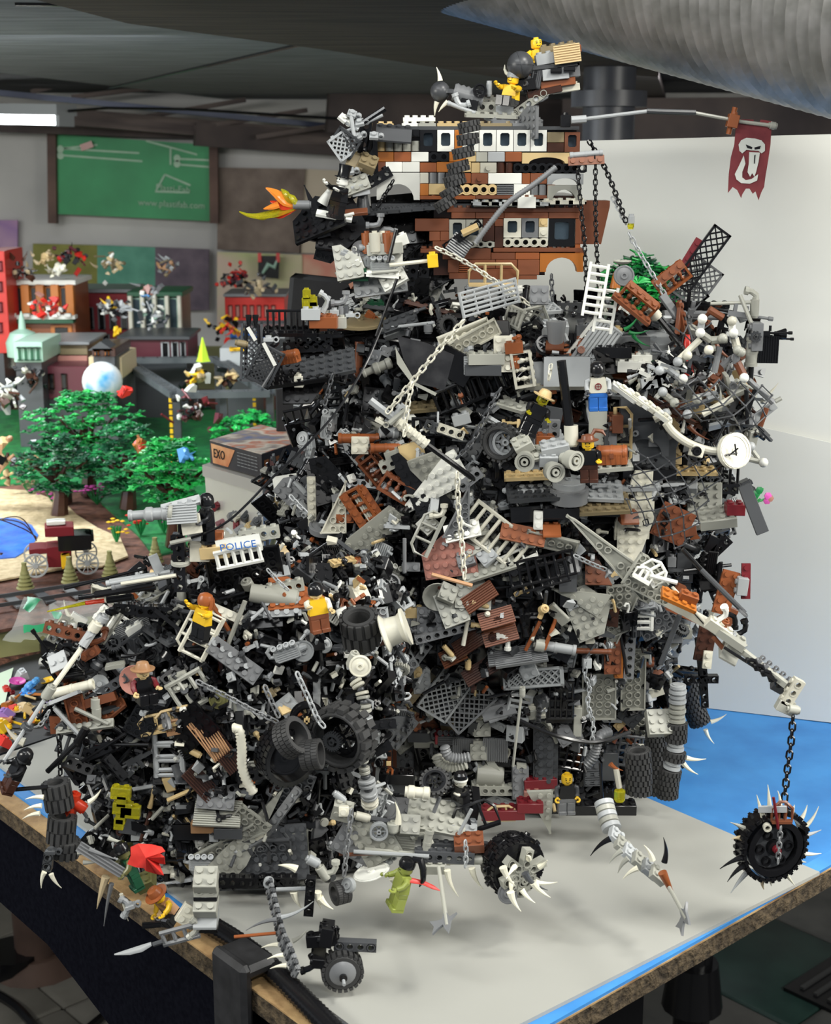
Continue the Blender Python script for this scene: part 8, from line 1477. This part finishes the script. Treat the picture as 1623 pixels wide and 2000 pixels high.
# ================================================================== CRAWLER hand placed
def PC(n_, me, c, f, x, y, r=0, p_=0, yw=0, Y=None, s=1, **k): return P(n_, me, c, f, x, y, r, p_, yw, d=.028, Y=Y, s=s, root=crawl, **k)
C_H = [('wedge_plate', wings[7], 'black', 860, 1090, 150, -80, 0), ('wedge_plate', wings[0], 'black', 1010, 1270, 130, 80, 0), ('wedge_plate', wings[3], 'mgrey', 620, 960, 10, 80, 0), ('wedge_plate', wings[8], 'ogrey', 580, 970, 120, 80, 0), ('plate', plate(3, 2), 'lgrey', 590, 1020, 5, 82, 0), ('dial', disc(17, 4), 'mgrey', 560, 950, 0, 70, 0), ('pipe', cylinder_pipe(34, 4), 'cream', 380, 1070, 14, 0, 0), ('plate', plate(2, 4), 'brown', 405, 1190, 8, -82, 0), ('plate', plate(4, 2), 'brown', 570, 1130, 12, -82, 0), ('round_brick', roundb(4, 10), 'ogrey', 510, 1200, -2, 0, 0), ('round_brick', roundb(4, 10), 'ogrey', 505, 1150, -2, 0, 0),
 ('plate', plate(6, 1), 'ogrey', 450, 1270, 8, 40, 0), ('plate', plate(4, 2), 'lgrey', 600, 1265, -2, 40, 0), ('tan_railing', angled_rail(44, 14), 'tan', 870, 1240, 12, 0, 0), ('tan_railing', angled_rail(34, 12), 'tan', 930, 1210, 14, 0, 0), ('bracket', angled_rail(16, 10), 'cork', 925, 1265, 12, 0, 0), ('railing', rail(40, 22, 4, 2), 'lgrey', 890, 1390, 92, 0, 0), ('railing', rail(34, 26, 4, 2), 'ogrey', 1010, 1080, 30, 0, 0), ('plate', plate(2, 2), 'ogrey', 950, 1030, 20, 80, 0), ('cream_frame', angled_rail(40, 26), 'cream', 1050, 770, 62, 0, 0), ('cream_frame', rail(40, 20, 4, 1.5), 'cream', 1060, 790, 62, 0, 0), ('plate', plate(6, 2), 'mgrey', 1240, 920, -38, 60, 0), ('hole_plate', plate(5, 1), 'lgrey', 1215, 890, -38, 60, 0),
 ('brick', brick(3, 2), 'tan', 1140, 340, 5, 0, 0), ('white_fence', rail(38, 13, 6, 1.8), 'white', 1260, 370, 12, 0, 0), ('black_screen_brick', plate(8, 6), 'black', 1300, 470, 8, -80, 0), ('hole_brick', techbrick(4), 'ogrey', 1370, 250, 8, 0, 0), ('brick', brick(2, 1), 'rbrown', 1148, 285, 88, 0, 0), ('slope', slope(1), 'cork', 1120, 430, 90, 0, 0), ('tile', tile(2, 3), 'cream', 1055, 320, 0, 80, 0), ('tube_gun', cylinder_pipe(40, 2.2), 'lgrey', 700, 490, 10, 0, 0), ('tube_gun', cylinder_pipe(60, 2), 'black', 620, 560, 8, 0, 0), ('tube_gun', cylinder_pipe(50, 2.4), 'mgrey', 760, 500, 12, 0, 0), ('tile', tile(2, 1), 'lgrey', 825, 410, -70, 70, 0),
 ('engine_tank', roundb(8, 40, False), 'ogrey', 1450, 580, 82, 0, 0), ('hole_brick', techbrick(5), 'ogrey', 1480, 540, 12, 0, 0), ('plate', plate(4, 2), 'lgrey', 1490, 640, 4, 60, 0), ('boat_hull', wings[3], 'rbrown', 1560, 570, 5, 40, 0), ('bar', rod(40, 2), 'ogrey', 1250, 720, 68, 0, 0), ('round_brick', roundb(5, 9), 'ogrey', 1310, 520, 20, 30, 0), ('elbow_pipe', elbow(), 'mgrey', 1380, 440, 60, 0, 0), ('bar', rod(50, 1.6), 'black', 1140, 600, 15, 0, 0), ('bar', rod(30, 2), 'rbrown', 1170, 700, -60, 0, 0), ('plate', plate(4, 1), 'cream', 1190, 670, -25, 60, 0), ('disc', disc(8, 4), 'bronze' if False else 'olive', 1155, 1125, 0, 80, 0), ('silver_drum', disc(9, 5), 'lgrey', 1600, 870, 10, 80, 20),
 ('engine_block', engine(), 'lgrey', 1520, 880, 20, 0, 0), ('round_brick', roundb(3, 10), 'ogrey', 700, 930, 0, 0, 0), ('railing', rail(34, 14, 5), 'dgrey', 740, 820, 35, 0, 0), ('white_slats', rail(26, 14, 5, 1.8), 'white', 620, 750, 55, 0, 0), ('grille', grille(4, 2), 'mgrey', 700, 740, 25, 30, 0), ('brick', brick(2, 1), 'white', 720, 760, 30, 0, 0), ('roof_tile', grille(5, 2), 'cork', 1100, 1330, -55, 70, 0), ('roof_tile', grille(5, 2), 'dbrown', 1180, 1400, -55, 70, 0), ('cream_joint', cone(3, 12), 'cream', 1145, 1420, -30, 0, 0), ('tan_pin', roundb(3, 10), 'tan', 1035, 1410, 60, 0, 0), ('black_bar', techbrick(7), 'black', 780, 650, -4, 0, 0), ('black_bar', techbrick(7), 'black', 900, 660, -2, 0, 0), ('post', techbrick(6), 'black', 950, 400, 90, 0, 0), ('collar', disc(8, 3), 'ogrey', 955, 400, 0, 8, 0), ('collar', disc(8, 4), 'mgrey', 955, 490, 0, 8, 0), ('round_brick', roundb(5, 16), 'dgrey', 955, 450, 0, 0, 0), ('round_brick', roundb(4, 20), 'ogrey', 960, 580, 0, 0, 0)]
for (n_, me, c, x, y, r, p_, yw) in C_H: PC(n_, me, c, 'H', x, y, r, p_, yw, Y=None if hit(*fr('H', x, y)) else 1.13)
text('POLICE', at(*fr('O', 430, 540), 1.118), .0082, 'blue', fort and bpy.data.objects['scrap_crawler'], 8, .0003, 1.1)
PC('police_panel', panel(36, 14), 'white', 'H', 1262, 312, 10, 0, 0, Y=1.125)
PC('white_fence', rail(38, 13, 6, 1.8), 'white', 'H', 1260, 372, 12, 0, 0, Y=1.122)
C_K = [('wedge_plate', wings[7], 'ogrey', 1320, 640, -45, 80, 0), ('wedge_plate', wings[4], 'ogrey', 1250, 620, -40, -80, 0), ('hole_plate', plate(8, 1), 'mgrey', 1470, 530, 55, 60, 0), ('hole_plate', plate(8, 2), 'ogrey', 1200, 680, 30, -70, 0), ('hole_plate', plate(6, 2), 'mgrey', 1290, 740, 30, -70, 0), ('disc', disc(7.5, 3), 'cream', 1362, 612, 0, 80, 0), ('wedge_plate', wings[0], 'dgrey', 1540, 390, -20, -85, 0), ('wedge_plate', wings[2], 'ogrey', 1580, 680, 180, 82, 0), ('gun_disc', plate(4, 2), 'mgrey', 1140, 440, -5, 60, 0), ('grille_block', grille(5, 3), 'ogrey', 1150, 510, -3, 40, 0), ('brick', brick(4, 1), 'cork', 1110, 580, 0, 0, 0), ('wall_panel', panel(30, 14), 'black', 1010, 610, 0, 0, 0), ('tile', tile(1, 2), 'lgrey', 1130, 610, 0, 80, 0),
 ('tan_horn', horn(20, 2.4, .2), 'tan', 790, 480, 70, 0, 0), ('bamboo', rod(34, 2), 'tan', 980, 400, 25, 0, 0), ('tan_shell', slope(1), 'tan', 890, 340, 20, 40, 0), ('bone_arm', rod(24, 1.8), 'ogrey', 850, 490, 48, 0, 0), ('bone_arm', rod(28, 1.8), 'dbrown', 770, 580, 70, 0, 0), ('wedge_plate', wings[5], 'olive', 600, 320, 20, -80, 0), ('railing', rail(44, 22, 4, 2), 'lgrey', 890, 190, 90, 0, 0), ('roof_tile', grille(4, 2), 'cork', 1120, 120, -60, 70, 0), ('roof_tile', grille(4, 2), 'dbrown', 1060, 350, -50, 60, 0), ('tile', tile(2, 5), 'dgrey', 690, 500, -8, 82, 0), ('engine_block', engine(), 'lgrey', 1070, 770, 0, 0, 0), ('brick', brick(4, 1), 'rbrown', 1170, 830, -15, 0, 0), ('studded_wall', plate(8, 6), 'gun', 1430, 720, 4, 80, 0), ('plate', plate(8, 6), 'gun', 1350, 780, 2, -85, 0), ('hole_brick', techbrick(7), 'black', 1330, 870, -2, 0, 0), ('hole_brick', techbrick(4), 'black', 1470, 865, 0, 0, 0), ('axe_head', horn(26, 2, .1), 'gun', 1410, 820, -8, 0, 0), ('brick', brick(3, 2), 'dgrey', 1210, 600, 0, 0, 0), ('shaft', rod(40, 1.5), 'black', 950, 760, 0, 0, 0), ('olive_block', brick(2, 2), 'olive', 770, 870, 25, 20, 0)]
for (n_, me, c, x, y, r, p_, yw) in C_K: PC(n_, me, c, 'K', x, y, r, p_, yw, Y=None if hit(*fr('K', x, y)) else 1.12)
# far left reaching arm pieces (over the white board)
for k in range(75):
    x = R.uniform(95, 240); y = R.uniform(1225, 1420); nm, me = KN[R.randrange(len(KN))]; PC(nm, me, R.choice(['black', 'black', 'dgrey', 'lgrey', 'brown', 'ogrey']), 'X', x, y, R.uniform(-60, 60), R.uniform(-90, 90), Y=1.14+R.uniform(-.01, .04))
for k in range(34):
    x = R.uniform(130, 290); y = R.uniform(1440, 1560); nm, me = KN[R.choice([16, 17, 22, 24, 35, 36, 37, 26])]; PC(nm, me, R.choice(['black', 'black', 'dgrey']), 'X', x, y, R.uniform(-60, 60), R.uniform(-60, 60), Y=1.14+R.uniform(-.02, .03))
lance = thing('long_lance', 'long light grey lance pointing down to the left edge', 'toy lance', at(*fr('Q', 70, 1840), 1.10))
RB('shaft', 'Q', 40, 1880, 500, 1180, .0018, 'lgrey', 1.09, 1.11, root=lance); RB('shaft', 'Q', 500, 1180, 860, 680, .0022, 'cream', 1.11, 1.13, root=lance); RB('shaft', 'Q', 870, 660, 1080, 350, .0042, 'lgrey', 1.13, 1.14, root=lance); P('collar', roundb(4.2, 12), 'ogrey', 'Q', 510, 1150, -35, Y=1.11, root=lance); P('collar', disc(5, 3), 'dgrey', 'Q', 290, 1510, -35, Y=1.10, root=lance); P('collar', roundb(5, 9), 'cream', 'Q', 1000, 460, -35, Y=1.135, root=lance); P('collar', roundb(5, 6), 'lgrey', 'Q', 1080, 370, -35, Y=1.14, root=lance)
for (x, y) in ((30, 1420), (70, 1330), (1230, 1410)): pass
sf = thing('fire_spear', 'translucent yellow and red spike shooting out to the left', 'toy spear', at(*fr('Q', 1090, 185), 1.14)); a = at(*fr('Q', 500, 295), 1.13); c = at(*fr('Q', 900, 205), 1.135); d_ = at(*fr('Q', 1100, 180), 1.14)
b = MB(1); b.cyl((0, 0, 0), ((c-a).length, 0, 0), .0006, .0016, 8); part('yellow_spike', b.mesh('sp'), 'tyellow', sf, along(a, c)); b = MB(1); b.cyl((0, 0, 0), ((d_-c).length, 0, 0), .0017, .002, 8); part('red_base', b.mesh('sp'), 'tred', sf, along(c, d_))
RB('gun_barrel', 'Q', 680, 50, 1010, -30, .0015, 'black', 1.13, root=crawl); RB('gun_barrel', 'Q', 1010, 110, 1620, 10, .0026, 'black', 1.13, root=crawl); RB('gun_barrel', 'Q', 1130, 175, 1400, 140, .003, 'black', 1.14, root=crawl)
RB('gun_barrel', 'H', 340, 540, 760, 435, .0013, 'black', 1.14, root=crawl); RB('gun_barrel', 'H', 580, 500, 900, 450, .0017, 'lgrey', 1.13, root=crawl); RB('gun_barrel', 'H', 640, 515, 930, 470, .0016, 'cream', 1.125, root=crawl); RB('gun_barrel', 'H', 500, 575, 700, 540, .0028, 'black', 1.13, root=crawl)
# turret gunner
tg = thing('turret_gun', 'light grey rotating gun on a thin black mast at the left', 'toy gun', at(*fr('H', 950, 280), 1.13))
P('gun_barrel', cannon(30), 'lgrey', 'H', 900, 140, 184, 0, Y=1.12, root=tg, s=1.1); P('shield', disc(8, 3), 'ogrey', 'H', 905, 140, 85, 0, Y=1.12, root=tg); P('body', brick(2, 2), 'ogrey', 'H', 960, 140, 5, 20, Y=1.125, root=tg); P('ribs', grille(3, 2), 'lgrey', 'H', 960, 145, 4, 70, Y=1.115, root=tg); P('top_plate', plate(4, 1), 'lgrey', 'H', 955, 95, 15, 40, Y=1.12, root=tg); RB('mast', 'H', 950, 180, 955, 390, .0022, 'black', 1.13, root=tg); P('lower_brick', brick(2, 3), 'lgrey', 'H', 1040, 220, 88, 0, Y=1.135, root=tg); P('front_tile', tile(2, 2), 'cream', 'H', 1010, 200, 10, 80, Y=1.12, root=tg)
mf('black armoured toy figure with a glossy round helmet behind the turret gun', 'H', 1095, 215, 1.13, skin='gun', torso='black', legs='black', hat='helmet', hatc='black', yaw=-60, roll=0)
# figures
mf('black helmeted toy figure with white coat and blue trousers seen from behind on the tower', 'G', 620, 675, 1.20, skin='gun', torso='cream', legs='blue', arms='lgrey', hat='helmet', hatc='black', roll=2, yaw=0, deco='ring', legback=True, al=0, ar=0)
mf('pirate toy figure in a brown hat leaning beside the treasure chest', 'G', 580, 1000, 1.205, skin='yellow', torso='black', legs='dbrown', arms='black', hat='pirate', hatc='brown', roll=4, yaw=-10, al=40, ar=30)
mf('small toy figure with a yellow head standing in the tower base', 'M', 277, 420, 1.215, skin='yellow', torso='black', legs='mgrey', arms='dgrey', yaw=5, al=0, ar=0)
mf('brown haired yellow toy figure inside the cream frame on the crawler', 'H', 1065, 735, 1.12, skin='yellow', torso='yellow', legs='black', hat='hair', hatc='rbrown', roll=-10, yaw=-40, al=90, ar=70)
mf('black haired toy figure in a yellow vest leaning on the crawler tank', 'I', 330, 820, 1.11, skin='tan', torso='yellow', legs='brown', arms='cream', hat='helmet', hatc='black', roll=6, yaw=20, al=60, ar=20)
mf('toy figure in a brown wide brimmed hat perched over the left table edge', 'K', 910, 1030, 1.06, skin='yellow', torso='cork', legs='black', arms='yellow', hat='brim', hatc='rbrown', roll=18, pitch=20, yaw=-40, sit=True, al=30, ar=60)
mf('green toy goblin with black hat and flowing red cape', 'K', 700, 830, 1.06, skin='olive', torso='dgreen', legs='dgreen', arms='olive', hat='brim', hatc='black', roll=20, yaw=-60, al=60, ar=30)
gob = [o for o in bpy.data.objects if o.get('label', '').startswith('green toy goblin')][0]
def rag():
    P = [(690, 690), (730, 672), (800, 676), (855, 690), (872, 712), (835, 716), (868, 742), (872, 780), (840, 776), (864, 838), (820, 830), (770, 815), (760, 800), (715, 795), (672, 778), (690, 735)]
    n = len(P); F = [at(*fr('K', x, y), 1.035+.006*sin(x*.04)+.004*sin(y*.05)) for x, y in P]; c = at(*fr('K', 770, 745), 1.028); b = MB(1); o0 = F[0]
    v = [p-o0 for p in F]+[c-o0]; v += [q+Vector((0, .0009, 0)) for q in v]; m = n+1
    b.add(v, [(i, (i+1) % n, n) for i in range(n)]+[((i+1) % n+m, i+m, n+m) for i in range(n)]+[(i, i+m, (i+1) % n+m, (i+1) % n) for i in range(n)]); part('cape', b.mesh('cape', sharp=60), noisy('red_cloth', (.60, .02, .015), (.75, .045, .03), 60, .8), gob, Matrix.Translation(o0))
rag()
mf('black robed toy figure at the far left edge of the photo', 'K', 70, 320, 1.08, skin='gun', torso='black', legs='dbrown', hat='helmet', hatc='black', roll=-30, yaw=-60)
mf('toy figure lying under the orange and black hat beside the red cape disc', 'Q', 1520, 1180, 1.105, skin='tan', torso='black', legs='black', arms='dred', hat='brim', hatc='cork', roll=0, yaw=30, sit=True, al=20, ar=40)
P('red_cape', dish(15, 3), 'pink', 'Q', 1420, 1020, 0, 85, Y=1.13, cat='cape', label='round faded red cloth cape behind the orange hat', s=.85)
mf('clear headed toy skeleton with a straw hat by the black rod', 'G', 325, 790, 1.215, skin='tyellow', torso='black', legs='black', hat='brim', hatc='tan', roll=-25, yaw=10)
tree_chest = None
def chest(label, f, x, y, Y, r=0, yw=0, s=1):
    p = at(*fr(f, x, y), Y); M = mtx(p, r, 0, yw, s); t = bpy.data.objects.new('treasure_chest', None); C.objects.link(t); t.matrix_basis = M; WM[t.name] = M; tag(t, label, 'chest')
    part('body', lib(('chestb',), lambda b: (b.bbox(0, 0, -4, 30, 15, 11, .6), [b.box(-10+k*5, -7.6, -4, .8, .8, 10) for k in range(5)])), 'rbrown', t, M)
    part('lid', lib(('chestl',), lambda b: (b.lathe([(7.6, -15), (7.8, -14.6), (7.8, 14.6), (7.6, 15)], 20, 'X'), b.ring((-12, 0, 0), (1, 0, 0), 8.3, 7, 2, 20), b.ring((12, 0, 0), (1, 0, 0), 8.3, 7, 2, 20), b.ring((0, 0, 0), (1, 0, 0), 8.2, 7, 2, 20))), 'rbrown', t, M@Matrix.Translation((0, 0, .0015)))
    part('lock', lib(('lock',), lambda b: b.box(0, -8, 0, 4, 1, 5)), 'brown', t, M)
    return t
chest('reddish brown treasure chest beside the pirate figure', 'G', 685, 945, 1.21, 4, -12, .85); chest('tan brown treasure chest beside the mesh shields at left', 'E', 335, 640, 1.22, 12, -20, .6)
P('chest_shelf', plate(4, 2), 'ogrey', 'G', 690, 1000, 5, 10, Y=1.21)
# triple grey thrusters
th_ = thing('thruster_cluster', 'three pale grey round thrusters bolted on the tower front', 'toy thruster', at(*fr('G', 390, 990), 1.20))
for (x, y, yw) in ((290, 975, -15), (420, 1022, 0), (505, 970, 20)):
    P('thruster', lib(('thr',), lambda b: (b.ring((0, 0, 0), (0, 1, 0), 8, 4.6, 9, 20), b.ring((0, -4.6, 0), (0, 1, 0), 8.4, 6.4, 1.6, 20), b.ring((0, -2, 0), (0, 1, 0), 3.2, 1.4, 8, 12), b.cyl((0, 4, 0), (0, 12, 0), 5, n=12))), 'ogrey', 'G', x, y, 0, 0, yw+R.uniform(-20, 20), Y=1.195, root=th_)
for (n_, me, c, x, y, r, p_) in (('brick', brick(3, 2), 'lgrey', 425, 915, 12, 20), ('brick', brick(2, 2), 'ogrey', 280, 900, 30, 30), ('brick', brick(2, 2), 'lgrey', 395, 960, 0, 20), ('plate', plate(3, 2), 'ogrey', 340, 940, 10, 40), ('elbow_pipe', elbow(), 'ogrey', 330, 960, 0, 0), ('round_brick', roundb(4, 10), 'lgrey', 460, 960, 60, 0)): P(n_, me, c, 'G', x, y, r, p_, Y=1.21, root=th_)
# mesh shields, rail balcony, crystals at upper left
ms = thing('mesh_shields', 'pair of black mesh shields with white edge bars on the far left balcony', 'toy shield', at(*fr('E', 170, 640), 1.20))
P('mesh_panel', lattice(50, 18, 4.4), 'gun', 'E', 120, 610, 88, 0, 10, Y=1.21, root=ms); P('mesh_panel', lattice(34, 22, 4.4), 'gun', 'E', 200, 690, 62, 0, -15, Y=1.20, root=ms); P('backing', tile(4, 2), 'mgrey', 'E', 195, 690, 62, 85, Y=1.208, root=ms)
RB('edge_bar', 'E', 100, 470, 145, 545, .0019, 'white', 1.20, root=ms, n=4); RB('edge_bar', 'E', 190, 560, 258, 690, .0019, 'white', 1.19, root=ms, n=4); RB('rim', 'E', 90, 460, 90, 720, .0014, 'black', 1.21, root=ms); RB('rim', 'E', 160, 455, 165, 560, .0014, 'black', 1.21, root=ms); RB('rim', 'E', 185, 815, 262, 690, .0014, 'dgrey', 1.20, root=ms)
for x in (105, 145): P('post_cap', cone(2.6, 9), 'black', 'E', x, 430, 180, Y=1.21, root=ms)
P('joint', roundb(3, 9), 'dtan', 'E', 70, 565, 80, Y=1.20, root=ms); P('joint', clipb(), 'lgrey', 'E', 220, 540, 0, Y=1.20, root=ms); P('joint', elbow(), 'black', 'E', 260, 570, 30, Y=1.205, root=ms)
rb2 = thing('balcony_rail', 'black railing balcony in front of the black screen', 'toy railing', at(*fr('E', 350, 430), 1.24)); P('railing', rail(42, 17, 9, 1.1), 'black', 'E', 350, 433, 0, 0, Y=1.24, root=rb2); P('floor_plate', plate(6, 2), 'black', 'E', 350, 495, 0, 15, Y=1.245, root=rb2); P('support', techbrick(5), 'black', 'E', 440, 580, 3, Y=1.25, root=rb2); P('support', techbrick(4), 'black', 'E', 480, 540, 3, Y=1.25, root=rb2)
yc = thing('yellow_crystals', 'clear yellow crystal stack on a grey brick at the balcony', 'toy crystal', at(*fr('E', 460, 380), 1.24))
for (x, y) in ((440, 280), (436, 325), (438, 355), (478, 320), (480, 350)): P('crystal', brick(1, 1, 3), 'tyellow', 'E', x, y, 2, Y=1.24, root=yc, s=.85)
P('grey_base', brick(2, 2), 'lgrey', 'E', 465, 392, 0, Y=1.24, root=yc, s=1.0)
for (n_, me, c, x, y, r) in (('round_brick', roundb(3, 14), 'ogrey', 560, 430, 0), ('elbow_pipe', elbow(), 'lgrey', 560, 330, 60), ('bar', rod(20, 1.5), 'lgrey', 540, 350, 60), ('brick', brick(1, 1), 'lgrey', 600, 400, 0), ('round_brick', roundb(3, 10), 'mgrey', 640, 390, 0), ('round_brick', roundb(3, 10), 'gun', 665, 385, 0), ('clip_plate', clipb(), 'lgrey', 690, 400, 0), ('elbow_pipe', elbow(), 'mgrey', 640, 330, 0), ('brick', brick(3, 2), 'ogrey', 590, 440, 0), ('brick', brick(2, 2), 'rbrown', 545, 430, 0)): P(n_, me, c, 'E', x, y, r, 0, Y=1.25)
for k in range(26):
    x = R.uniform(300, 640); y = R.uniform(480, 800); i = R.randrange(len(KN)); P(KN[i][0], KN[i][1], R.choice(['black', 'black', 'dgrey', 'gun']), 'E', x, y, R.uniform(-40, 40), R.uniform(-60, 60), Y=1.27+R.uniform(-.01, .03))
# lantern above tree and round grey disc
ln_ = thing('yellow_lantern', 'small clear yellow lantern hanging on the right chain', 'lantern', at(*fr('B', 678, 940), 1.30)); P('glow_stone', roundb(3, 5), 'tyellow', 'B', 680, 945, 0, Y=1.30, root=ln_); P('cap', roundb(3, 8), 'lgrey', 'B', 682, 918, 0, Y=1.30, root=ln_)
l2 = thing('hanging_lantern', 'glowing yellow lantern stone hanging near the tyre legs', 'lantern', at(*fr('M', 548, 400), 1.19)); P('glow_stone', roundb(5, 10), 'tyellow', 'M', 548, 402, 0, Y=1.185, root=l2); RB('stem', 'M', 530, 265, 546, 360, .0026, 'cream', 1.185, root=l2); P('red_hook', horn(12, 2.4, .4), 'rbrown', 'M', 500, 240, -50, Y=1.185, root=l2)
P('grey_disc', disc(9, 3), 'mgrey', 'B', 648, 1178, 0, 85, Y=1.27, cat='disc', label='round grey disc hanging before the green tree'); P('grey_dish', dish(8), 'ogrey', 'B', 640, 1110, 0, 0, Y=1.275, cat='dish', label='small grey dish above the round grey disc')
P('orange_leaf', cone(5, 12), 'orange', 'B', 607, 1205, 0, Y=1.36, cat='fruit', label='orange fruit shape in the green tree'); P('green_leaf', lib(('palm',), lambda b: [b.tube([(0, 0, 0), (cos(a)*6, 0, sin(a)*3+2), (cos(a)*13, 0, sin(a)*5)], [1.5, 2.6, .4], 6, flat=.4) for a in (0, .6, 1.2, 2.0, 2.7, 3.2)]), 'bgreen', 'B', 715, 1210, 0, Y=1.33, cat='leaf', label='bright green palm leaf beside the round grey disc')
for k in range(3): P('tree_stalk', horn(16, 2, .5), 'green', 'G', 740+k*20, 380+k*12, 20-k*40, Y=1.28, cat='toy plant', label=['green plastic sprig left of the grey round tables', 'small green sprig above the grey round tables', 'curled green sprig under the tree'][k])
# yellow transparent figure and red glass on crawler, hanging tyres far left
tyf = thing('clear_figure', 'clear yellow brick assembly standing on the crawler side', 'toy model', at(*fr('K', 650, 500), 1.09))
for (x, y, nx) in ((640, 400, 2), (645, 440, 1), (650, 480, 2), (690, 500, 2), (640, 530, 1), (630, 560, 1)): P('clear_brick', brick(nx, 1), 'tyellow', 'K', x, y, -6, Y=1.09, root=tyf)
rdf = thing('clear_red_pods', 'clear red pods hanging at the far left of the crawler', 'toy model', at(*fr('K', 400, 470), 1.10))
for (x, y) in ((390, 440), (420, 470), (375, 490)): P('pod', roundb(5, 12), 'tred', 'K', x, y, R.uniform(-60, 60), Y=1.10, root=rdf)
ht2 = thing('tyre_drums', 'pair of dark tyre drums with claws hanging over the left table edge', 'tyre', at(*fr('K', 310, 600), 1.08))
for (x, y, r, w_) in ((305, 415, 6, 22), (325, 590, -8, 22), (345, 690, -10, 14)): P('tyre', tyre(11, w_, 6, 14, .12), 'rubber', 'K', x, y, r-90, 0, 90, Y=1.09, root=ht2, s=1.05)
for (x, y, r, c) in ((230, 425, 170, 'bone'), (220, 470, 178, 'bone'), (210, 510, 182, 'bone'), (470, 450, 30, 'bone'), (235, 820, -120, 'bone'), (270, 830, -75, 'bone'), (410, 720, 0, 'ogrey'), (570, 640, -30, 'ogrey')): P('claw', horn(14, 2.2, .3), c, 'K', x, y, r, Y=1.07, root=ht2)
P('claw_mount', liftarm(2), 'dgrey', 'K', 255, 760, 80, Y=1.075, root=ht2); P('claw_mount', clipb(), 'dgrey', 'K', 270, 710, 0, Y=1.075, root=ht2); RB('lever', 'K', 70, 385, 250, 370, .0018, 'black', 1.08, root=ht2)
RB('black_lance', 'K', 250, 290, 400, 140, .0022, 'black', 1.10, root=crawl); RB('black_lance', 'K', 400, 150, 450, 60, .003, 'black', 1.11, root=crawl)
# hanging blades at the left edge
hb_ = thing('tusk_bundle', 'tan tusk and grey blades hanging below the caped goblin', 'toy blades', at(*fr('K', 560, 850), 1.05))
for (x, y, r, l, rr_, c) in ((560, 845, -110, 29, 3.4, 'sand'), (590, 880, -105, 38, 2.0, 'mgrey'), (640, 935, -82, 24, 1.6, 'cream'), (470, 700, -25, 24, 2.2, 'mgrey'), (440, 770, 0, 14, 2, 'ogrey')): P('blade', horn(l, rr_, .05), c, 'K', x, y, r, Y=1.05, root=hb_)
P('clip_plate', clipb(), 'lgrey', 'K', 690, 1000, 20, Y=1.05, root=hb_); P('clip_plate', elbow(), 'lgrey', 'K', 680, 1010, 60, Y=1.05, root=hb_); P('silver_wing', grille(5, 1), 'mgrey', 'K', 540, 760, -35, 60, Y=1.05, root=hb_, s=1.1)
# sword skiff at table corner
sk_ = thing('blade_skiff', 'grey ladder skiff with a long curved white blade at the table corner', 'toy sled', at(*fr('K', 950, 1130), 1.03))
P('railing', rail(30, 10, 4, 1.8), 'mgrey', 'K', 950, 1150, 16, Y=1.03, root=sk_); P('white_blade', lib(('blade2',), lambda b: b.tube([(0, 0, 0), (-8, 0, -3), (-18, 0, -5), (-30, 0, -6)], [1.6, 2.8, 2.4, .6], 8, flat=.4)), 'lgrey', 'K', 800, 1200, 6, Y=1.025, root=sk_, s=1.0); P('blade_grip', rod(8, 2), 'gun', 'K', 835, 1195, 20, Y=1.025, root=sk_); P('lever', axle(14), 'black', 'K', 800, 1100, 5, Y=1.03, root=sk_); P('brick', brick(2, 2), 'cream', 'K', 995, 1050, -35, 70, Y=1.04, root=sk_); P('joint', elbow(), 'ogrey', 'K', 1040, 1130, 40, Y=1.03, root=sk_)
# grey/black caterpillar block column
cb = thing('grey_brick_pillar', 'pillar of pale grey and dark hinge bricks hanging by the table corner', 'toy pillar', at(*fr('K', 1090, 1100), 1.03))
for (y, c, n_, me) in ((860, 'ogrey', 'brick', brick(2, 2)), (905, 'ogrey', 'hole_brick', techbrick(2)), (950, 'black', 'hinge', tile(2, 1)), (990, 'ogrey', 'brick', brick(2, 2)), (1025, 'dgrey', 'hinge', tile(2, 1)), (1060, 'lgrey', 'slope', slope(2)), (1100, 'black', 'brick', brick(2, 1))): P(n_, me, c, 'K', 1088, y, 0, 35 if n_ == 'brick' else 0, Y=1.035, root=cb, s=1.15)
P('curtain_rod', rod(30, 1.6), 'mgrey', 'I', 785, 500, 90, Y=1.20, root=fort)
P('flute', rod(36, 1.8), 'cork', 'I', 1035, 630, -16, Y=1.19, cat='toy flute', label='copper brown pipe hanging at the end of the centre chain')
# sail cloth panel
slab('black_sail', [at(*fr('E', x, y), 1.225) for x, y in ((960, 520), (1130, 560), (1290, 630), (1235, 830), (1060, 790), (1000, 660))], .0008, noisy('sail_black', (.012, .012, .014), (.03, .03, .032), 90, .4), fort)
slab('grey_sail', [at(*fr('E', x, y), 1.22) for x, y in ((950, 580), (970, 620), (1070, 790), (1190, 850), (1180, 865), (1050, 800), (960, 680))], .001, 'ogrey', fort)
# white wall patches behind gaps: white board corner beneath
